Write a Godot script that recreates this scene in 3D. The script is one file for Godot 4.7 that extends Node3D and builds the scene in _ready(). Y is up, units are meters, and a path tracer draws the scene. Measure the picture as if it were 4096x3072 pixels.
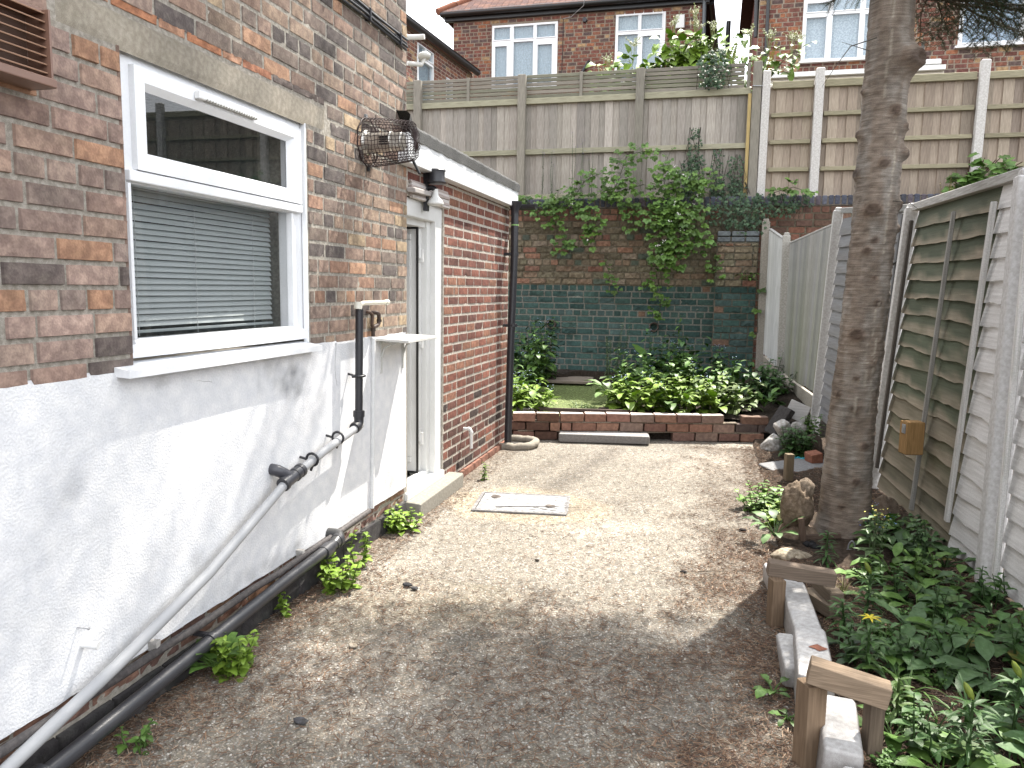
extends Node3D
# A back yard: brick house on the left, raised bed and tall retaining wall behind, leaning fences on the right.

const WX := -1.889          # plane of the house wall that faces the yard
const CAM := Vector3(0, 1.48, 0)
var rng := RandomNumberGenerator.new()
var cam_basis := Basis()
var M := {}                 # materials
var T := {}                 # textures
var used := {}

class MB:
	var v := PackedVector3Array()
	var n := PackedVector3Array()
	var c := PackedColorArray()
	var uv := PackedVector2Array()
	var ix := PackedInt32Array()
	func vert(p: Vector3, nn: Vector3, col := Color(1, 1, 1), t := Vector2.ZERO) -> int:
		v.append(p); n.append(nn); c.append(col); uv.append(t)
		return v.size() - 1
	func tri(a: int, b: int, d: int):
		var g := (v[b] - v[a]).cross(v[d] - v[a])
		if g.dot(n[a] + n[b] + n[d]) > 0.0:
			ix.append(a); ix.append(d); ix.append(b)
		else:
			ix.append(a); ix.append(b); ix.append(d)
	func quad(a: int, b: int, d: int, e: int):
		tri(a, b, d); tri(a, d, e)
	func face(p0: Vector3, p1: Vector3, p2: Vector3, p3: Vector3, nn: Vector3, col := Color(1, 1, 1), us := 1.0, vs := 1.0):
		var a := vert(p0, nn, col, Vector2(0, 0)); var b := vert(p1, nn, col, Vector2(us, 0))
		var d := vert(p2, nn, col, Vector2(us, vs)); var e := vert(p3, nn, col, Vector2(0, vs))
		quad(a, b, d, e)
	# chamfered box; bas holds the three axes, h the half sizes
	func box(o: Vector3, h: Vector3, bas := Basis(), col := Color(1, 1, 1), bev := 0.003, wob := 0.0, r: RandomNumberGenerator = null):
		var b: float = min(bev, min(h.x, min(h.y, h.z)) * 0.6)
		var id := {}
		for sx in [-1, 1]:
			for sy in [-1, 1]:
				for sz in [-1, 1]:
					var j := Vector3.ZERO
					if r != null: j = Vector3(r.randf_range(-wob, wob), r.randf_range(-wob, wob), r.randf_range(-wob, wob))
					var q := [Vector3(sx * h.x, sy * (h.y - b), sz * (h.z - b)), Vector3(sx * (h.x - b), sy * h.y, sz * (h.z - b)), Vector3(sx * (h.x - b), sy * (h.y - b), sz * h.z)]
					var nn := [Vector3(sx, 0, 0), Vector3(0, sy, 0), Vector3(0, 0, sz)]
					for k in 3:
						var p: Vector3 = q[k] + j
						var t := Vector2(p.z, p.y) if k == 0 else (Vector2(p.x, p.z) if k == 1 else Vector2(p.x, p.y))
						id[[sx, sy, sz, k]] = vert(o + bas * p, (bas * nn[k]).normalized(), col, t)
		for s in [-1, 1]:
			quad(id[[s, -1, -1, 0]], id[[s, 1, -1, 0]], id[[s, 1, 1, 0]], id[[s, -1, 1, 0]])
			quad(id[[-1, s, -1, 1]], id[[1, s, -1, 1]], id[[1, s, 1, 1]], id[[-1, s, 1, 1]])
			quad(id[[-1, -1, s, 2]], id[[1, -1, s, 2]], id[[1, 1, s, 2]], id[[-1, 1, s, 2]])
		for a in [-1, 1]:
			for d in [-1, 1]:
				quad(id[[a, d, -1, 0]], id[[a, d, 1, 0]], id[[a, d, 1, 1]], id[[a, d, -1, 1]])
				quad(id[[a, -1, d, 0]], id[[a, 1, d, 0]], id[[a, 1, d, 2]], id[[a, -1, d, 2]])
				quad(id[[-1, a, d, 1]], id[[1, a, d, 1]], id[[1, a, d, 2]], id[[-1, a, d, 2]])
				for e in [-1, 1]:
					tri(id[[a, d, e, 0]], id[[a, d, e, 1]], id[[a, d, e, 2]])
	# box given by two opposite corners
	func bx(a: Vector3, d: Vector3, col := Color(1, 1, 1), bev := 0.003):
		box((a + d) * 0.5, ((d - a) * 0.5).abs(), Basis(), col, bev)
	# swept tube through points
	func tube(pts: Array, rad, sides := 10, col := Color(1, 1, 1), caps := true, flat := 1.0):
		var rings := []
		var up := Vector3(0.13, 0.97, 0.21).normalized()
		var run := 0.0
		for i in pts.size():
			var a: Vector3 = pts[max(i - 1, 0)]
			var b: Vector3 = pts[min(i + 1, pts.size() - 1)]
			var d := (b - a).normalized()
			var s := d.cross(up)
			if s.length() < 0.1: s = d.cross(Vector3(1, 0.1, 0))
			s = s.normalized()
			var u := s.cross(d).normalized()
			up = u
			var r: float = rad[i] if rad is Array else rad
			if i > 0: run += (pts[i] as Vector3).distance_to(pts[i - 1])
			var ring := []
			for k in sides + 1:
				var an := TAU * k / sides
				var nn := (s * cos(an) + u * sin(an) * flat).normalized()
				ring.append(vert(pts[i] + s * cos(an) * r + u * sin(an) * r * flat, nn, col, Vector2(float(k) / sides, run)))
			rings.append(ring)
			if caps and (i == 0 or i == pts.size() - 1):
				var cn := -d if i == 0 else d
				var ce := vert(pts[i], cn, col)
				var pr := []
				for k in sides: pr.append(vert(v[ring[k]], cn, col))
				for k in sides: tri(ce, pr[k], pr[(k + 1) % sides])
		for i in rings.size() - 1:
			for k in sides: quad(rings[i][k], rings[i][k + 1], rings[i + 1][k + 1], rings[i + 1][k])
	# a leaf: midrib from base along dir, bending down; shape by widths list along t
	func leaf(o: Vector3, dir: Vector3, up: Vector3, ln: float, wd: float, droop: float, fold: float, prof: Array, col: Color, wav := 0.0):
		var m := prof.size() - 1
		var side := dir.cross(up).normalized()
		var u := side.cross(dir).normalized()
		var p := o
		var d := dir
		var last := []
		for i in m + 1:
			var t := float(i) / m
			var nn := side.cross(d).normalized()
			var w: float = prof[i] * wd * 0.5
			var wv := wav * w * sin(t * 17.0 + o.x * 40.0)
			var row := [vert(p - side * w + nn * (fold * w + wv), (nn + side * fold * 0.7).normalized(), col, Vector2(0, t)), vert(p, nn, Color(col.r * 1.12, col.g * 1.12, col.b * 1.12), Vector2(0.5, t)), vert(p + side * w + nn * (fold * w - wv), (nn - side * fold * 0.7).normalized(), col, Vector2(1, t))]
			if i > 0:
				quad(last[0], last[1], row[1], row[0]); quad(last[1], last[2], row[2], row[1])
			last = row
			var ang := -droop / m
			d = d.rotated(side, ang)
			p += d * ln / m
	# flat lobed leaf as a fan, slightly domed
	func lobed(o: Vector3, dir: Vector3, up: Vector3, size: float, rr: Array, col: Color, dome := 0.12):
		var side := dir.cross(up).normalized()
		var nn := side.cross(dir).normalized()
		var ce := vert(o + dir * size * 0.25 + nn * size * dome, nn, Color(col.r * 1.1, col.g * 1.1, col.b * 1.1), Vector2(0.5, 0.5))
		var ring := []
		var m := rr.size()
		for i in m:
			var an := -PI + TAU * i / m
			var r: float = rr[i] * size * 0.5
			var q := o + dir * (size * 0.25 + cos(an) * r) + side * sin(an) * r
			ring.append(vert(q, (nn + (q - v[ce]).normalized() * 0.25).normalized(), col, Vector2(0.5 + 0.5 * sin(an), 0.5 + 0.5 * cos(an))))
		for i in m: tri(ce, ring[i], ring[(i + 1) % m])
	# lathe round a vertical axis; prof = [[r, y], ...]
	func lathe(o: Vector3, prof: Array, sides := 16, col := Color(1, 1, 1), bas := Basis()):
		var rows := []
		for i in prof.size():
			var pa: Array = prof[max(i - 1, 0)]
			var pb: Array = prof[min(i + 1, prof.size() - 1)]
			var dr: float = pb[0] - pa[0]
			var dy: float = pb[1] - pa[1]
			var row := []
			for k in sides + 1:
				var an := TAU * k / sides
				var nn := Vector3(cos(an) * dy, -dr, sin(an) * dy)
				if nn.length() < 0.000001: nn = Vector3.UP
				row.append(vert(o + bas * Vector3(cos(an) * prof[i][0], prof[i][1], sin(an) * prof[i][0]), (bas * nn).normalized(), col, Vector2(float(k) / sides, prof[i][1])))
			rows.append(row)
		for i in rows.size() - 1:
			for k in sides: quad(rows[i][k], rows[i][k + 1], rows[i + 1][k + 1], rows[i + 1][k])
	func done() -> ArrayMesh:
		var a := []
		a.resize(Mesh.ARRAY_MAX)
		a[Mesh.ARRAY_VERTEX] = v; a[Mesh.ARRAY_NORMAL] = n; a[Mesh.ARRAY_COLOR] = c; a[Mesh.ARRAY_TEX_UV] = uv; a[Mesh.ARRAY_INDEX] = ix
		var m := ArrayMesh.new()
		if ix.size() > 0: m.add_surface_from_arrays(Mesh.PRIMITIVE_TRIANGLES, a)
		return m

# ---------- nodes ----------
func numbered(parent: Node, called: String) -> String:
	var key := str(parent.get_instance_id()) + called
	var k: int = used.get(key, 0)
	used[key] = k + 1
	return called if k == 0 else "%s_%03d" % [called, k]

func put(called: String, mesh, mat, parent: Node) -> MeshInstance3D:
	var o := MeshInstance3D.new()
	o.name = numbered(parent, called)
	o.mesh = mesh.done() if mesh is MB else mesh
	o.material_override = mat
	parent.add_child(o)
	return o

func thing(called: String, label: String, category: String, at := Vector3.ZERO, group := "") -> Node3D:
	var o := Node3D.new()
	o.name = numbered(self, called)
	o.position = at
	o.set_meta("label", label); o.set_meta("category", category)
	if group != "": o.set_meta("group", group)
	add_child(o)
	return o

func tag(o: Node, label: String, category: String, group := ""):
	o.set_meta("label", label); o.set_meta("category", category)
	if group != "": o.set_meta("group", group)

func setting(o: Node):
	o.set_meta("kind", "structure")

func rr(a: float, b: float) -> float:
	return rng.randf_range(a, b)

func tint(c: Color, k: float) -> Color:
	return Color(c.r * k, c.g * k, c.b * k)

func pick(a: Array):
	return a[rng.randi() % a.size()]

# how large a spot shows from the yard entrance, used to choose which pieces are built singly
func shows(p: Vector3) -> float:
	var q := cam_basis.inverse() * (p - CAM)
	if q.z > -0.3: return 0.0
	var x: float = abs(q.x / -q.z) / 0.66
	var y: float = abs(q.y / -q.z) / 0.5
	return (1.0 if x < 1.05 and y < 1.08 else 0.05) / -q.z

# ---------- textures ----------
func noise_img(w: int, h: int, freq: float, oct: int, sd: int, kind := FastNoiseLite.TYPE_SIMPLEX_SMOOTH) -> Image:
	var f := FastNoiseLite.new()
	f.seed = sd; f.noise_type = kind; f.frequency = freq
	f.fractal_type = FastNoiseLite.FRACTAL_FBM if oct > 1 else FastNoiseLite.FRACTAL_NONE
	f.fractal_octaves = oct
	var im := f.get_seamless_image(w, h, false, false, 0.12)
	im.convert(Image.FORMAT_L8)
	return im

# colour = lerp(a, b, noise) with contrast, times a finer grain
func mix_tex(size: int, im1: Image, im2: Image, a: Color, b: Color, contrast: float, grain: float) -> ImageTexture:
	for im in [im1, im2]:
		if im.get_width() != size or im.get_height() != size: im.resize(size, size, Image.INTERPOLATE_CUBIC)
	var d1 := im1.get_data(); var d2 := im2.get_data()
	var out := PackedByteArray(); out.resize(size * size * 3)
	for i in size * size:
		var t: float = clamp((d1[i] / 255.0 - 0.5) * contrast + 0.5, 0.0, 1.0)
		var g: float = 1.0 - grain * (1.0 - d2[i] / 255.0)
		out[i * 3] = int(clamp((a.r + (b.r - a.r) * t) * g, 0, 1) * 255.0)
		out[i * 3 + 1] = int(clamp((a.g + (b.g - a.g) * t) * g, 0, 1) * 255.0)
		out[i * 3 + 2] = int(clamp((a.b + (b.b - a.b) * t) * g, 0, 1) * 255.0)
	var im := Image.create_from_data(size, size, false, Image.FORMAT_RGB8, out)
	im.generate_mipmaps()
	return ImageTexture.create_from_image(im)

func bump_tex(src: Image, strength: float) -> ImageTexture:
	var im := src.duplicate()
	im.convert(Image.FORMAT_RGBA8)
	im.bump_map_to_normal_map(strength)
	im.generate_mipmaps()
	return ImageTexture.create_from_image(im)

func mat(key: String, tex = null, rough := 0.9, tri_scale := 0.0, nrm = null, nstr := 1.0, col := Color(1, 1, 1)) -> StandardMaterial3D:
	var m := StandardMaterial3D.new()
	m.albedo_color = col
	m.vertex_color_use_as_albedo = true
	m.roughness = rough
	m.metallic_specular = 0.35
	if tex != null: m.albedo_texture = tex
	if nrm != null:
		m.normal_enabled = true; m.normal_texture = nrm; m.normal_scale = nstr
	if tri_scale > 0.0:
		m.uv1_triplanar = true; m.uv1_world_triplanar = true
		m.uv1_scale = Vector3.ONE * tri_scale
	M[key] = m
	return m

func make_materials():
	var W := Color(1, 1, 1)
	var fine := noise_img(512, 512, 0.09, 4, 11)
	var mid := noise_img(512, 512, 0.02, 5, 12)
	var coarse := noise_img(512, 512, 0.006, 5, 13)
	var pits := noise_img(512, 512, 0.16, 2, 14)
	var cell := noise_img(512, 512, 0.07, 1, 15, FastNoiseLite.TYPE_CELLULAR)
	var fine_n := bump_tex(fine, 3.0)
	var pit_n := bump_tex(pits, 3.5)
	# brick: smoky patches and fine pitting, colour itself is on each brick
	var t_brick := mix_tex(512, mid.duplicate(), fine.duplicate(), Color(0.85, 0.84, 0.85), W, 2.4, 0.15)
	mat("brick", t_brick, 0.93, 2.0, fine_n, 0.35)
	mat("brick_far", mix_tex(512, mid.duplicate(), fine.duplicate(), Color(0.82, 0.80, 0.80), W, 2.0, 0.15), 0.95, 1.2)
	var t_mort := mix_tex(512, mid.duplicate(), pits.duplicate(), Color(0.84, 0.83, 0.82), W, 1.8, 0.22)
	mat("mortar", t_mort, 0.98, 4.0, pit_n, 0.6)
	mat("concrete", mix_tex(512, mid.duplicate(), pits.duplicate(), Color(0.88, 0.87, 0.86), W, 1.5, 0.16), 0.95, 3.5, pit_n, 0.4)
	# painted render
	var stip := noise_img(512, 512, 0.05, 3, 21)
	mat("render_paint", mix_tex(512, coarse.duplicate(), stip.duplicate(), Color(0.94, 0.945, 0.955), W, 1.6, 0.07), 0.85, 3.2, bump_tex(stip, 3.0), 0.6)
	mat("plastic", mix_tex(512, coarse.duplicate(), fine.duplicate(), Color(0.975, 0.975, 0.972), W, 1.6, 0.03), 0.32, 1.5)
	M.plastic.metallic_specular = 0.5
	mat("matt", mix_tex(512, mid.duplicate(), fine.duplicate(), Color(0.82, 0.82, 0.82), W, 2.0, 0.15), 0.7, 2.0)
	mat("soil", mix_tex(512, mid.duplicate(), pits.duplicate(), Color(0.70, 0.68, 0.66), W, 2.0, 0.35), 1.0, 3.0, bump_tex(pits, 6.0), 1.5)
	mat("stone", mix_tex(512, mid.duplicate(), fine.duplicate(), Color(0.74, 0.72, 0.69), W, 2.2, 0.25), 0.95, 3.0, fine_n, 1.2)
	# wood with grain running up (v) or along (u)
	var st := noise_img(512, 20, 0.05, 4, 31)
	var st2 := noise_img(512, 14, 0.14, 3, 32)
	st.resize(512, 512, Image.INTERPOLATE_CUBIC); st2.resize(512, 512, Image.INTERPOLATE_CUBIC)
	mat("wood_up", mix_tex(512, st.duplicate(), st2.duplicate(), Color(0.86, 0.855, 0.85), W, 1.9, 0.16), 0.92, 4.0, bump_tex(st2, 2.0), 0.4)
	var sh := st.duplicate(); sh.rotate_90(CLOCKWISE)
	var sh2 := st2.duplicate(); sh2.rotate_90(CLOCKWISE)
	mat("wood_along", mix_tex(512, sh.duplicate(), sh2.duplicate(), Color(0.86, 0.855, 0.85), W, 1.9, 0.16), 0.92, 4.0, bump_tex(sh2, 2.0), 0.6)
	# paint wearing off wood: boards' own colour with flaked patches
	mat("paint_along", mix_tex(512, sh.duplicate(), fine.duplicate(), Color(0.90, 0.895, 0.89), W, 1.6, 0.14), 0.8, 2.2, bump_tex(sh2, 1.6), 0.5)
	mat("paint_up", mix_tex(512, st.duplicate(), fine.duplicate(), Color(0.88, 0.88, 0.87), W, 1.8, 0.16), 0.8, 2.2, bump_tex(st2, 1.6), 0.5)
	# bark: wrinkles that run round the trunk
	var bk := noise_img(40, 512, 0.05, 4, 41)
	bk.resize(512, 512, Image.INTERPOLATE_CUBIC)
	mat("bark", mix_tex(512, bk.duplicate(), fine.duplicate(), Color(0.80, 0.78, 0.77), W, 1.6, 0.25), 0.95, 3.2, bump_tex(bk, 6.0), 0.8)
	# felt with mineral chips
	mat("felt", mix_tex(512, pits.duplicate(), fine.duplicate(), Color(0.25, 0.25, 0.25), W, 3.2, 0.5), 0.95, 5.0, pit_n, 1.2)
	mat("metal", mix_tex(512, mid.duplicate(), fine.duplicate(), Color(0.75, 0.75, 0.76), W, 1.8, 0.2), 0.45, 2.0)
	# leaves: veins are left to shape, colour to vertices
	mat("leaf", mix_tex(256, noise_img(256, 256, 0.03, 4, 51), noise_img(256, 256, 0.1, 2, 52), Color(0.78, 0.82, 0.72), W, 1.8, 0.15), 0.5, 5.0)
	M.leaf.metallic_specular = 0.4
	M.leaf.backlight_enabled = true; M.leaf.backlight = Color(0.30, 0.40, 0.08)
	mat("needle", null, 0.8)
	mat("plain", null, 0.6)
	mat("black", null, 0.38); M.black.metallic_specular = 0.5
	# exposed aggregate yard
	var agg := noise_img(1024, 1024, 0.055, 1, 61, FastNoiseLite.TYPE_CELLULAR)
	var f := FastNoiseLite.new()
	f.seed = 61; f.noise_type = FastNoiseLite.TYPE_CELLULAR; f.frequency = 0.075; f.cellular_jitter = 1.0
	f.cellular_return_type = FastNoiseLite.RETURN_CELL_VALUE
	f.fractal_type = FastNoiseLite.FRACTAL_NONE
	var cv := f.get_image(1024, 1024); cv.convert(Image.FORMAT_L8)
	f.cellular_return_type = FastNoiseLite.RETURN_DISTANCE2_SUB
	var ed := f.get_image(1024, 1024, false, false, true); ed.convert(Image.FORMAT_L8)
	var g2 := noise_img(1024, 1024, 0.01, 5, 63)
	var d1 := cv.get_data(); var d2 := ed.get_data(); var d3 := g2.get_data()
	var out := PackedByteArray(); out.resize(1024 * 1024 * 3)
	var hb := PackedByteArray(); hb.resize(1024 * 1024)
	var pal := [Color(0.93, 0.90, 0.86), Color(0.84, 0.82, 0.79), Color(1.0, 0.99, 0.98), Color(0.72, 0.70, 0.68), Color(0.90, 0.86, 0.81), Color(0.80, 0.78, 0.76), Color(0.86, 0.81, 0.75), Color(0.62, 0.60, 0.58)]
	for i in 1024 * 1024:
		var cvv := d1[i]
		var e: float = d2[i] / 255.0
		var k: Color = pal[(cvv * 7) % 8]
		var cem: float = clamp((e - 0.06) * 7.0, 0.0, 1.0)
		if (cvv * 13) % 5 < 2: cem *= 0.25
		var w: float = 0.85 + 0.3 * (d3[i] / 255.0)
		out[i * 3] = int(clamp(lerp(0.66, k.r, cem) * w, 0, 1) * 255)
		out[i * 3 + 1] = int(clamp(lerp(0.635, k.g, cem) * w, 0, 1) * 255)
		out[i * 3 + 2] = int(clamp(lerp(0.60, k.b, cem) * w, 0, 1) * 255)
		hb[i] = int(clamp(cem * (0.6 + 0.4 * e), 0, 1) * 200.0)
	var ai := Image.create_from_data(1024, 1024, false, Image.FORMAT_RGB8, out); ai.generate_mipmaps()
	var hi := Image.create_from_data(1024, 1024, false, Image.FORMAT_L8, hb)
	mat("yard", ImageTexture.create_from_image(ai), 0.95, 1.5, bump_tex(hi, 4.0), 0.9)
	var gl := StandardMaterial3D.new()
	gl.transparency = BaseMaterial3D.TRANSPARENCY_ALPHA
	gl.albedo_color = Color(0.20, 0.24, 0.24, 0.22)
	gl.roughness = 0.01; gl.metallic_specular = 1.0
	M["glass"] = gl

# ---------- masonry ----------
var nz := FastNoiseLite.new()

# one brick face on a wall: o lower left corner on the mortar plane
func brick_piece(mb: MB, o: Vector3, u: Vector3, w: Vector3, n: Vector3, lw: float, lh: float, proud: float, col: Color, rough: float, fine: bool):
	var sh := Vector3(rr(0, 90), rr(0, 90), rr(0, 90))
	if not fine:
		var e := 0.005
		var c := [o, o + u * lw, o + u * lw + w * lh, o + w * lh]
		var ctr := o + u * lw * 0.5 + w * lh * 0.5
		var f := []
		var b := []
		for k in 4:
			var q: Vector3 = c[k] + Vector3(rr(-1, 1), rr(-1, 1), rr(-1, 1)) * 0.002
			var ind := ctr + (q - ctr) * (1.0 - e / (lh * 0.5))
			f.append(mb.vert(ind + n * (proud + rr(-0.002, 0.002)), n, col)); b.append(mb.vert(q - n * 0.012, (n + (q - ctr).normalized() * 1.4).normalized(), col))
		mb.quad(f[0], f[1], f[2], f[3])
		for k in 4: mb.quad(f[k], f[(k + 1) % 4], b[(k + 1) % 4], b[k])
		return
	var nx := 7; var ny := 4
	var ids := []
	for j in ny + 2:
		var row := []
		for i in nx + 2:
			var edge := i == 0 or j == 0 or i == nx + 1 or j == ny + 1
			var fu: float = clamp((i - 1.0) / (nx - 1.0), 0, 1)
			var fv: float = clamp((j - 1.0) / (ny - 1.0), 0, 1)
			var inset := 0.0 if edge else 0.0035
			var pu: float = inset + fu * (lw - inset * 2)
			var pv: float = inset + fv * (lh - inset * 2)
			var p := o + u * pu + w * pv
			var onrim := not edge and (i == 1 or j == 1 or i == nx or j == ny)
			var d := proud + nz.get_noise_3dv(p * 60.0) * 0.0012 + nz.get_noise_3dv(p * 160.0) * rough
			if onrim: d -= max(0.0, nz.get_noise_3dv(p * 60.0 + sh) - 0.15) * 0.007 + 0.0006
			var nn := n
			if edge:
				d = -0.014
				p += (u * nz.get_noise_3dv(p * 90.0) + w * nz.get_noise_3dv(p * 90.0 + Vector3(5, 5, 5))) * 0.004
				nn = (n * 0.35 + u * (fu - 0.5) * 2.0 * (1.0 if i == 0 or i == nx + 1 else 0.0) + w * (fv - 0.5) * 2.0 * (1.0 if j == 0 or j == ny + 1 else 0.0)).normalized()
			var k := 1.0 + nz.get_noise_3dv(p * 45.0 + sh) * 0.28 + nz.get_noise_3dv(p * 16.0 + sh) * 0.26
			row.append(mb.vert(p + n * d, nn, Color(col.r * k, col.g * (k * 0.97 + 0.03), col.b * (k * 0.93 + 0.07))))
		ids.append(row)
	# slope the inner normals by the relief
	for j in range(1, ny + 1):
		for i in range(1, nx + 1):
			var a: int = ids[j][max(i - 1, 1)]; var b: int = ids[j][min(i + 1, nx)]
			var c2: int = ids[max(j - 1, 1)][i]; var d2: int = ids[min(j + 1, ny)][i]
			var g := (mb.v[b] - mb.v[a]).cross(mb.v[d2] - mb.v[c2]).normalized()
			if g.dot(n) < 0: g = -g
			mb.n[ids[j][i]] = g
	for j in ny + 1:
		for i in nx + 1: mb.quad(ids[j][i], ids[j][i + 1], ids[j + 1][i + 1], ids[j + 1][i])

func in_holes(holes: Array, a: float, b: float) -> bool:
	for h in holes:
		if a > h[0] and a < h[1] and b > h[2] and b < h[3]: return true
	return false

# mortar body of a wall with openings: front face, back face and reveals
func wall_body(mb: MB, o: Vector3, u: Vector3, n: Vector3, u0: float, u1: float, v0: float, v1: float, holes: Array, thick: float, col: Color):
	var us := [u0, u1]; var vs := [v0, v1]
	for h in holes:
		us.append(clamp(h[0], u0, u1)); us.append(clamp(h[1], u0, u1)); vs.append(clamp(h[2], v0, v1)); vs.append(clamp(h[3], v0, v1))
	us.sort(); vs.sort()
	var up := Vector3.UP
	for i in us.size() - 1:
		for j in vs.size() - 1:
			if us[i + 1] - us[i] < 0.0005 or vs[j + 1] - vs[j] < 0.0005: continue
			if in_holes(holes, (us[i] + us[i + 1]) * 0.5, (vs[j] + vs[j + 1]) * 0.5): continue
			var a = o + u * us[i] + up * vs[j]; var b = o + u * us[i + 1] + up * vs[j]
			var c = o + u * us[i + 1] + up * vs[j + 1]; var d = o + u * us[i] + up * vs[j + 1]
			mb.face(a, b, c, d, n, col)
			mb.face(a - n * thick, b - n * thick, c - n * thick, d - n * thick, -n, col)
	var rims := [[u0, u1, v0, v1, 1.0]]
	for h in holes: rims.append([max(h[0], u0), min(h[1], u1), max(h[2], v0), min(h[3], v1), -1.0])
	for h in rims:
		var s: float = h[4]
		var a = o + u * h[0] + up * h[2]; var b = o + u * h[1] + up * h[2]
		var c = o + u * h[1] + up * h[3]; var d = o + u * h[0] + up * h[3]
		var k := -n * thick
		mb.face(a, b, b + k, a + k, -up * s, col); mb.face(d, c, c + k, d + k, up * s, col)
		mb.face(a, d, d + k, a + k, -u * s, col); mb.face(b, c, c + k, b + k, u * s, col)

# bricks of a wall. sp: o u n u0 u1 v0 v1 gauge len joint holes proud max bond colour(Callable) [skip]
func lay_bricks(parent: Node, sp: Dictionary):
	var o: Vector3 = sp.o; var u: Vector3 = sp.u; var n: Vector3 = sp.n
	var g: float = sp.gauge; var L: float = sp.len; var jt: float = sp.joint
	var list := []
	var rows := int(ceil((sp.v1 - sp.v0) / g - 0.01))
	for r in rows:
		var y0: float = sp.v0 + r * g
		var y1: float = min(y0 + g, sp.v1)
		var hdr: bool = sp.has("headers") and r % int(sp.headers) == int(sp.headers) - 2
		var x: float = sp.u0 - (L * 0.5 if r % 2 == 1 else 0.0) + rr(-0.02, 0.02) - (0.03 if hdr else 0.0)
		while x < sp.u1:
			var l := L * rr(0.96, 1.04)
			if hdr or rng.randf() < sp.get("half", 0.06): l = L * 0.5 * rr(0.95, 1.05)
			var a: float = max(x, sp.u0); var b: float = min(x + l, sp.u1)
			x += l
			# cut by the openings
			var yc := (y0 + y1) * 0.5
			var spans := [[a, b]]
			for h in sp.holes:
				if yc > h[2] and yc < h[3]:
					var nx := []
					for s in spans:
						if s[1] <= h[0] or s[0] >= h[1]: nx.append(s)
						else:
							if s[0] < h[0]: nx.append([s[0], h[0]])
							if s[1] > h[1]: nx.append([h[1], s[1]])
					spans = nx
			for s in spans:
				if s[1] - s[0] < 0.035 or y1 - y0 < 0.02: continue
				list.append([s[0] + jt * 0.5, s[1] - jt * 0.5, y0 + jt * 0.5, y1 - jt * 0.5])
	for e in list:
		var p = o + u * (e[0] + e[1]) * 0.5 + Vector3.UP * (e[2] + e[3]) * 0.5
		e.append(shows(p) * (e[1] - e[0]))
	var order := list.duplicate()
	order.sort_custom(func(a, b): return a[4] > b[4])
	var rest := MB.new()
	var m: Material = sp.mat
	var cnt := 0
	for e in order:
		var base = o + u * e[0] + Vector3.UP * e[2]
		var cc: Array = sp.colour.call((e[0] + e[1]) * 0.5, (e[2] + e[3]) * 0.5)
		var col: Color = cc[0]; var rough: float = cc[1]
		var pr: float = sp.proud + rr(-1, 1) * sp.get("jit", 0.002) + (cc[2] if cc.size() > 2 else 0.0)
		if cnt < sp.max:
			var mb := MB.new()
			brick_piece(mb, base, u, Vector3.UP, n, e[1] - e[0], e[3] - e[2], pr, col, rough, sp.fine)
			put("brick", mb, m, parent)
		else:
			brick_piece(rest, base, u, Vector3.UP, n, e[1] - e[0], e[3] - e[2], pr, col, rough, false)
		cnt += 1
	if rest.ix.size() > 0:
		var o2 := put("brickwork", rest, m, parent)
		o2.set_meta("kind", "stuff")

func col_house(a: float, b: float) -> Array:
	var z := 1.6 - a
	var c: Color
	var t := rng.randf()
	if z > -2.3:
		c = pick([Color(0.35, 0.255, 0.21), Color(0.38, 0.285, 0.23), Color(0.33, 0.23, 0.185), Color(0.29, 0.225, 0.19), Color(0.40, 0.28, 0.215), Color(0.37, 0.27, 0.225)])
		if t < 0.06: c = Color(0.40, 0.235, 0.15)
		elif t < 0.24: c = Color(0.165, 0.135, 0.12)
	else:
		c = pick([Color(0.29, 0.21, 0.165), Color(0.25, 0.19, 0.155), Color(0.34, 0.25, 0.185), Color(0.22, 0.175, 0.145), Color(0.28, 0.195, 0.15), Color(0.32, 0.24, 0.18)])
		if t < 0.05: c = Color(0.40, 0.245, 0.16)
		elif t < 0.22: c = Color(0.135, 0.115, 0.105)
		elif t < 0.30: c = Color(0.42, 0.32, 0.21)
		elif t < 0.36 and b < 2.3: c = Color(0.33, 0.205, 0.145)
	return [tint(c, rr(0.88, 1.12)), 0.005 if rng.randf() < 0.12 else 0.0008, 0.006 if z > -2.3 else 0.001]

func col_ext(_a: float, b: float) -> Array:
	var c: Color = pick([Color(0.225, 0.090, 0.064), Color(0.185, 0.075, 0.056), Color(0.25, 0.105, 0.074), Color(0.15, 0.068, 0.054), Color(0.265, 0.13, 0.085)])
	if b < 0.75 and rng.randf() < 0.25 + (0.75 - b) * 0.5: c = pick([Color(0.11, 0.055, 0.045), Color(0.15, 0.075, 0.06), Color(0.07, 0.05, 0.045)])
	return [tint(c, rr(0.88, 1.12)), 0.001]

func col_far(_a: float, _b: float) -> Array:
	var c: Color = pick([Color(0.225, 0.095, 0.072), Color(0.19, 0.085, 0.068), Color(0.26, 0.115, 0.08), Color(0.155, 0.085, 0.07), Color(0.285, 0.13, 0.085), Color(0.205, 0.09, 0.072)])
	var t := rng.randf()
	if t < 0.06: c = Color(0.43, 0.29, 0.16)
	elif t < 0.12: c = Color(0.36, 0.155, 0.085)
	elif t < 0.22: c = Color(0.14, 0.10, 0.09)
	return [tint(c, rr(0.9, 1.1)), 0.001]

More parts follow.
